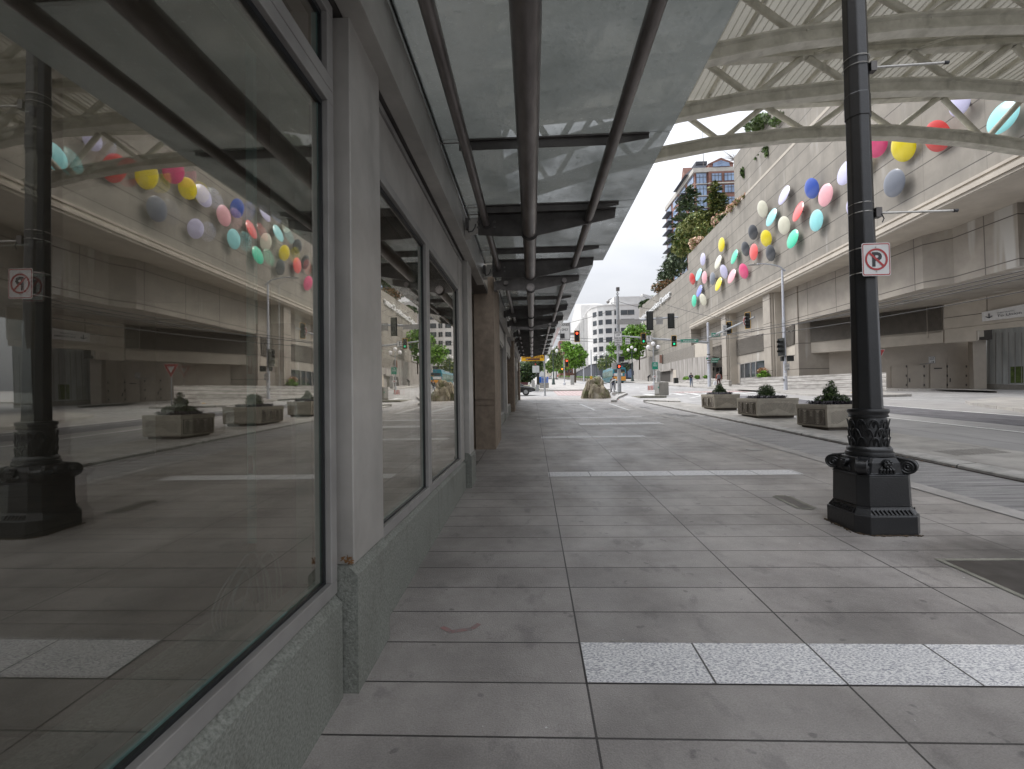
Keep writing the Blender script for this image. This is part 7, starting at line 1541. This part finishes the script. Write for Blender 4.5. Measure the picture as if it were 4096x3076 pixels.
# ================================================================ PEOPLE
def person(p, h, rz, label, joints_, top_m, leg_m, hairm='hair_dark', extras=None):
    """joints_: overrides of a standing skeleton (metres for h=1.75, x right, y forward=-, z up)"""
    t = thing('person', label, 'person', p, rz); k = h/1.75
    J = dict(pel=(0, 0, .95), wai=(0, 0, 1.12), che=(0, 0, 1.35), nec=(0, 0, 1.5), hb=(0, -.01, 1.58), hd=(0, -.015, 1.66), ht=(0, 0, 1.74), nos=(0, -.115, 1.635),
             sl=(.18, 0, 1.44), el=(.25, .02, 1.16), wl=(.26, -.03, .92), sr=(-.18, 0, 1.44), er=(-.25, .02, 1.16), wr=(-.26, -.03, .92),
             hl=(.1, 0, .92), kl=(.11, -.01, .5), al=(.11, .02, .09), tl=(.12, -.17, .04), hr=(-.1, 0, .92), kr=(-.11, -.01, .5), ar=(-.11, .02, .09), tr=(-.12, -.17, .04))
    J.update(joints_); J = {a: Vector(v)*k for a, v in J.items()}
    def skin(name, m, edges, rad, sub=2):
        ks = []; 
        for a, c in edges:
            for q in (a, c):
                if q not in ks: ks.append(q)
        me = bpy.data.meshes.new(name); me.from_pydata([J[q] for q in ks], [(ks.index(a), ks.index(c)) for a, c in edges], []); me.materials.append(M(m))
        o = bpy.data.objects.new(name, me); C.objects.link(o); o.parent = t; md = o.modifiers.new('s', 'SKIN'); sv = me.skin_vertices[0].data
        for i, q in enumerate(ks): r = rad[q]*k if not isinstance(rad[q], tuple) else None; sv[i].radius = (r, r) if r else (rad[q][0]*k, rad[q][1]*k)
        sv[0].use_root = True; s = o.modifiers.new('u', 'SUBSURF'); s.levels = s.render_levels = sub; md.use_smooth_shade = True; return o
    E = [('pel', 'wai'), ('wai', 'che'), ('che', 'nec'), ('nec', 'hb'), ('hb', 'hd'), ('hd', 'ht'), ('hd', 'nos'), ('che', 'sl'), ('sl', 'el'), ('el', 'wl'), ('che', 'sr'), ('sr', 'er'), ('er', 'wr'), ('pel', 'hl'), ('hl', 'kl'), ('kl', 'al'), ('al', 'tl'), ('pel', 'hr'), ('hr', 'kr'), ('kr', 'ar'), ('ar', 'tr')]
    R = dict(pel=(.13, .1), wai=(.12, .09), che=(.15, .1), nec=.055, hb=.07, hd=(.085, .1), ht=.05, nos=.018, sl=.06, el=.042, wl=.03, sr=.06, er=.042, wr=.03, hl=.085, kl=.055, al=.038, tl=.03, hr=.085, kr=.055, ar=.038, tr=.03)
    for s, wv in (('l', 'wl'), ('r', 'wr')):           # palms with five fingers
        ev = 'e'+s; d = (J[wv]-J[ev]).normalized(); side = d.cross(Vector((0, 1, 0))).normalized() if abs(d.y) < .9 else Vector((1, 0, 0)); pm = J[wv]+d*.08*k; J['p'+s] = pm; R['p'+s] = .026; E.append((wv, 'p'+s))
        for i, (o_, l) in enumerate(((-.032, .06), (-.012, .075), (.01, .07), (.03, .055), (-.045, .035))):
            n = f'f{s}{i}'; J[n] = pm+side*o_*k+d*l*k*(1 if i < 4 else .2)+Vector((0, -.015*k, 0)); R[n] = .009; E.append(('p'+s, n))
    skin('body', 'skin', E, R)
    skin('jacket', top_m, [('pel', 'wai'), ('wai', 'che'), ('che', 'nec'), ('che', 'sl'), ('sl', 'el'), ('el', 'wl'), ('che', 'sr'), ('sr', 'er'), ('er', 'wr')], dict(pel=(.165, .13), wai=(.155, .12), che=(.185, .13), nec=.075, sl=.08, el=.06, wl=.048, sr=.08, er=.06, wr=.048))
    skin('trousers', leg_m, [('pel', 'hl'), ('hl', 'kl'), ('kl', 'al'), ('pel', 'hr'), ('hr', 'kr'), ('kr', 'ar')], dict(pel=(.14, .115), hl=.1, kl=.07, al=.055, hr=.1, kr=.07, ar=.055))
    for s in 'lr':
        a, c = J['a'+s], J['t'+s]; b = B(); b.tube([a+Vector((0, .06*k, -.05*k)), (a+c)/2-Vector((0, 0, .02*k)), c+Vector((0, -.04*k, 0))], [.045*k, .05*k, .035*k], 8); b.build('shoe', 'cloth_black', parent=t, smooth=True)
    hd = J['hd']; B().ball(hd+(J['ht']-hd)*.25+Vector((0, .02*k, .0)), .108*k, 12, (.92, 1.02, .98)).build('hair', hairm, parent=t, smooth=True)
    for sx in (-1, 1): B().ball(hd+Vector((sx*.03*k, -.098*k, -.0)), .009*k, 6).build('eye', 'sign_black', parent=t)
    return t, J, k
q = gp(2765, 1546, .15); t, J, k = person(q, 1.72, .1, 'person in dark jacket and blue jeans looking at a phone on the far pavement', dict(el=(.27, -.02, 1.16), wl=(.07, -.24, 1.27), er=(-.27, -.02, 1.16), wr=(-.06, -.24, 1.25), al=(.15, .05, .09), tl=(.17, -.14, .04), hd=(0, -.05, 1.655), nos=(0, -.15, 1.61)), 'cloth_navy', 'cloth_jeans')
B().box((-.035, -.34, 1.24), (.035, -.33, 1.38)).build('phone', 'sign_black', parent=t)
q = gp(2876, 1552, .15); t, J, k = person(q, 1.76, 2.9, 'person in rust-red jacket with backpack carrying a white bag past the corner', dict(wl=(.3, .02, .86), kl=(.12, -.1, .52), al=(.12, .12, .1), tl=(.12, -.04, .04), kr=(-.1, .05, .5)), 'cloth_red', 'cloth_maroon')
b = B(); b.rings([[(x*s_, y_, z) for x, z in ((-.17, 1.02), (.17, 1.02), (.17, 1.38), (.1, 1.47), (-.1, 1.47), (-.17, 1.38))] for y_, s_ in ((.1, 1), (.2, 1.05), (.3, .85))]); b.build('backpack', 'cloth_grey', parent=t, bevel=.03)
c = t.location+Vector((-.42, -.05, .55)); tg = thing('shopping_bag', 'white carrier bag held by the person in the rust-red jacket', 'bag', c); b = B(); b.rings([[(c.x+x*s_, c.y+y_*s_, c.z+z) for x, y_ in ((-.17, -.08), (.17, -.08), (.17, .08), (-.17, .08))] for z, s_ in ((-.2, .9), (0, 1.05), (.17, .95))]); b.part('bag_body', 'plastic_white', tg, bevel=.03); B().tube([c+Vector((-.08, 0, .17)), c+Vector((-.03, 0, .3)), c+Vector((.05, 0, .3)), c+Vector((.08, 0, .17))], .012, 5).part('handles', 'plastic_white', tg)
q = gp(2593, 1525, .15); person(q, 1.72, math.pi/2+.2, 'person in black bent forward on the far pavement beyond the striped barricade', dict(wai=(0, -.05, 1.1), che=(0, -.28, 1.27), nec=(0, -.42, 1.34), hb=(0, -.47, 1.36), hd=(0, -.53, 1.36), ht=(0, -.58, 1.42), nos=(0, -.62, 1.3), sl=(.17, -.34, 1.3), sr=(-.17, -.34, 1.3), el=(.2, -.38, 1.02), er=(-.2, -.38, 1.02), wl=(.17, -.46, .82), wr=(-.17, -.46, .82)), 'cloth_black', 'cloth_black')
q = gp(2453, 1568); person(q, 1.7, 2.5, 'person in black jacket and navy trousers standing behind the steel rail', dict(el=(.28, -.06, 1.2), wl=(.14, -.24, 1.1), er=(-.28, -.06, 1.2), wr=(-.14, -.24, 1.1), kl=(.15, -.03, .5), al=(.2, .04, .09), tl=(.22, -.12, .04)), 'cloth_black', 'cloth_navy')
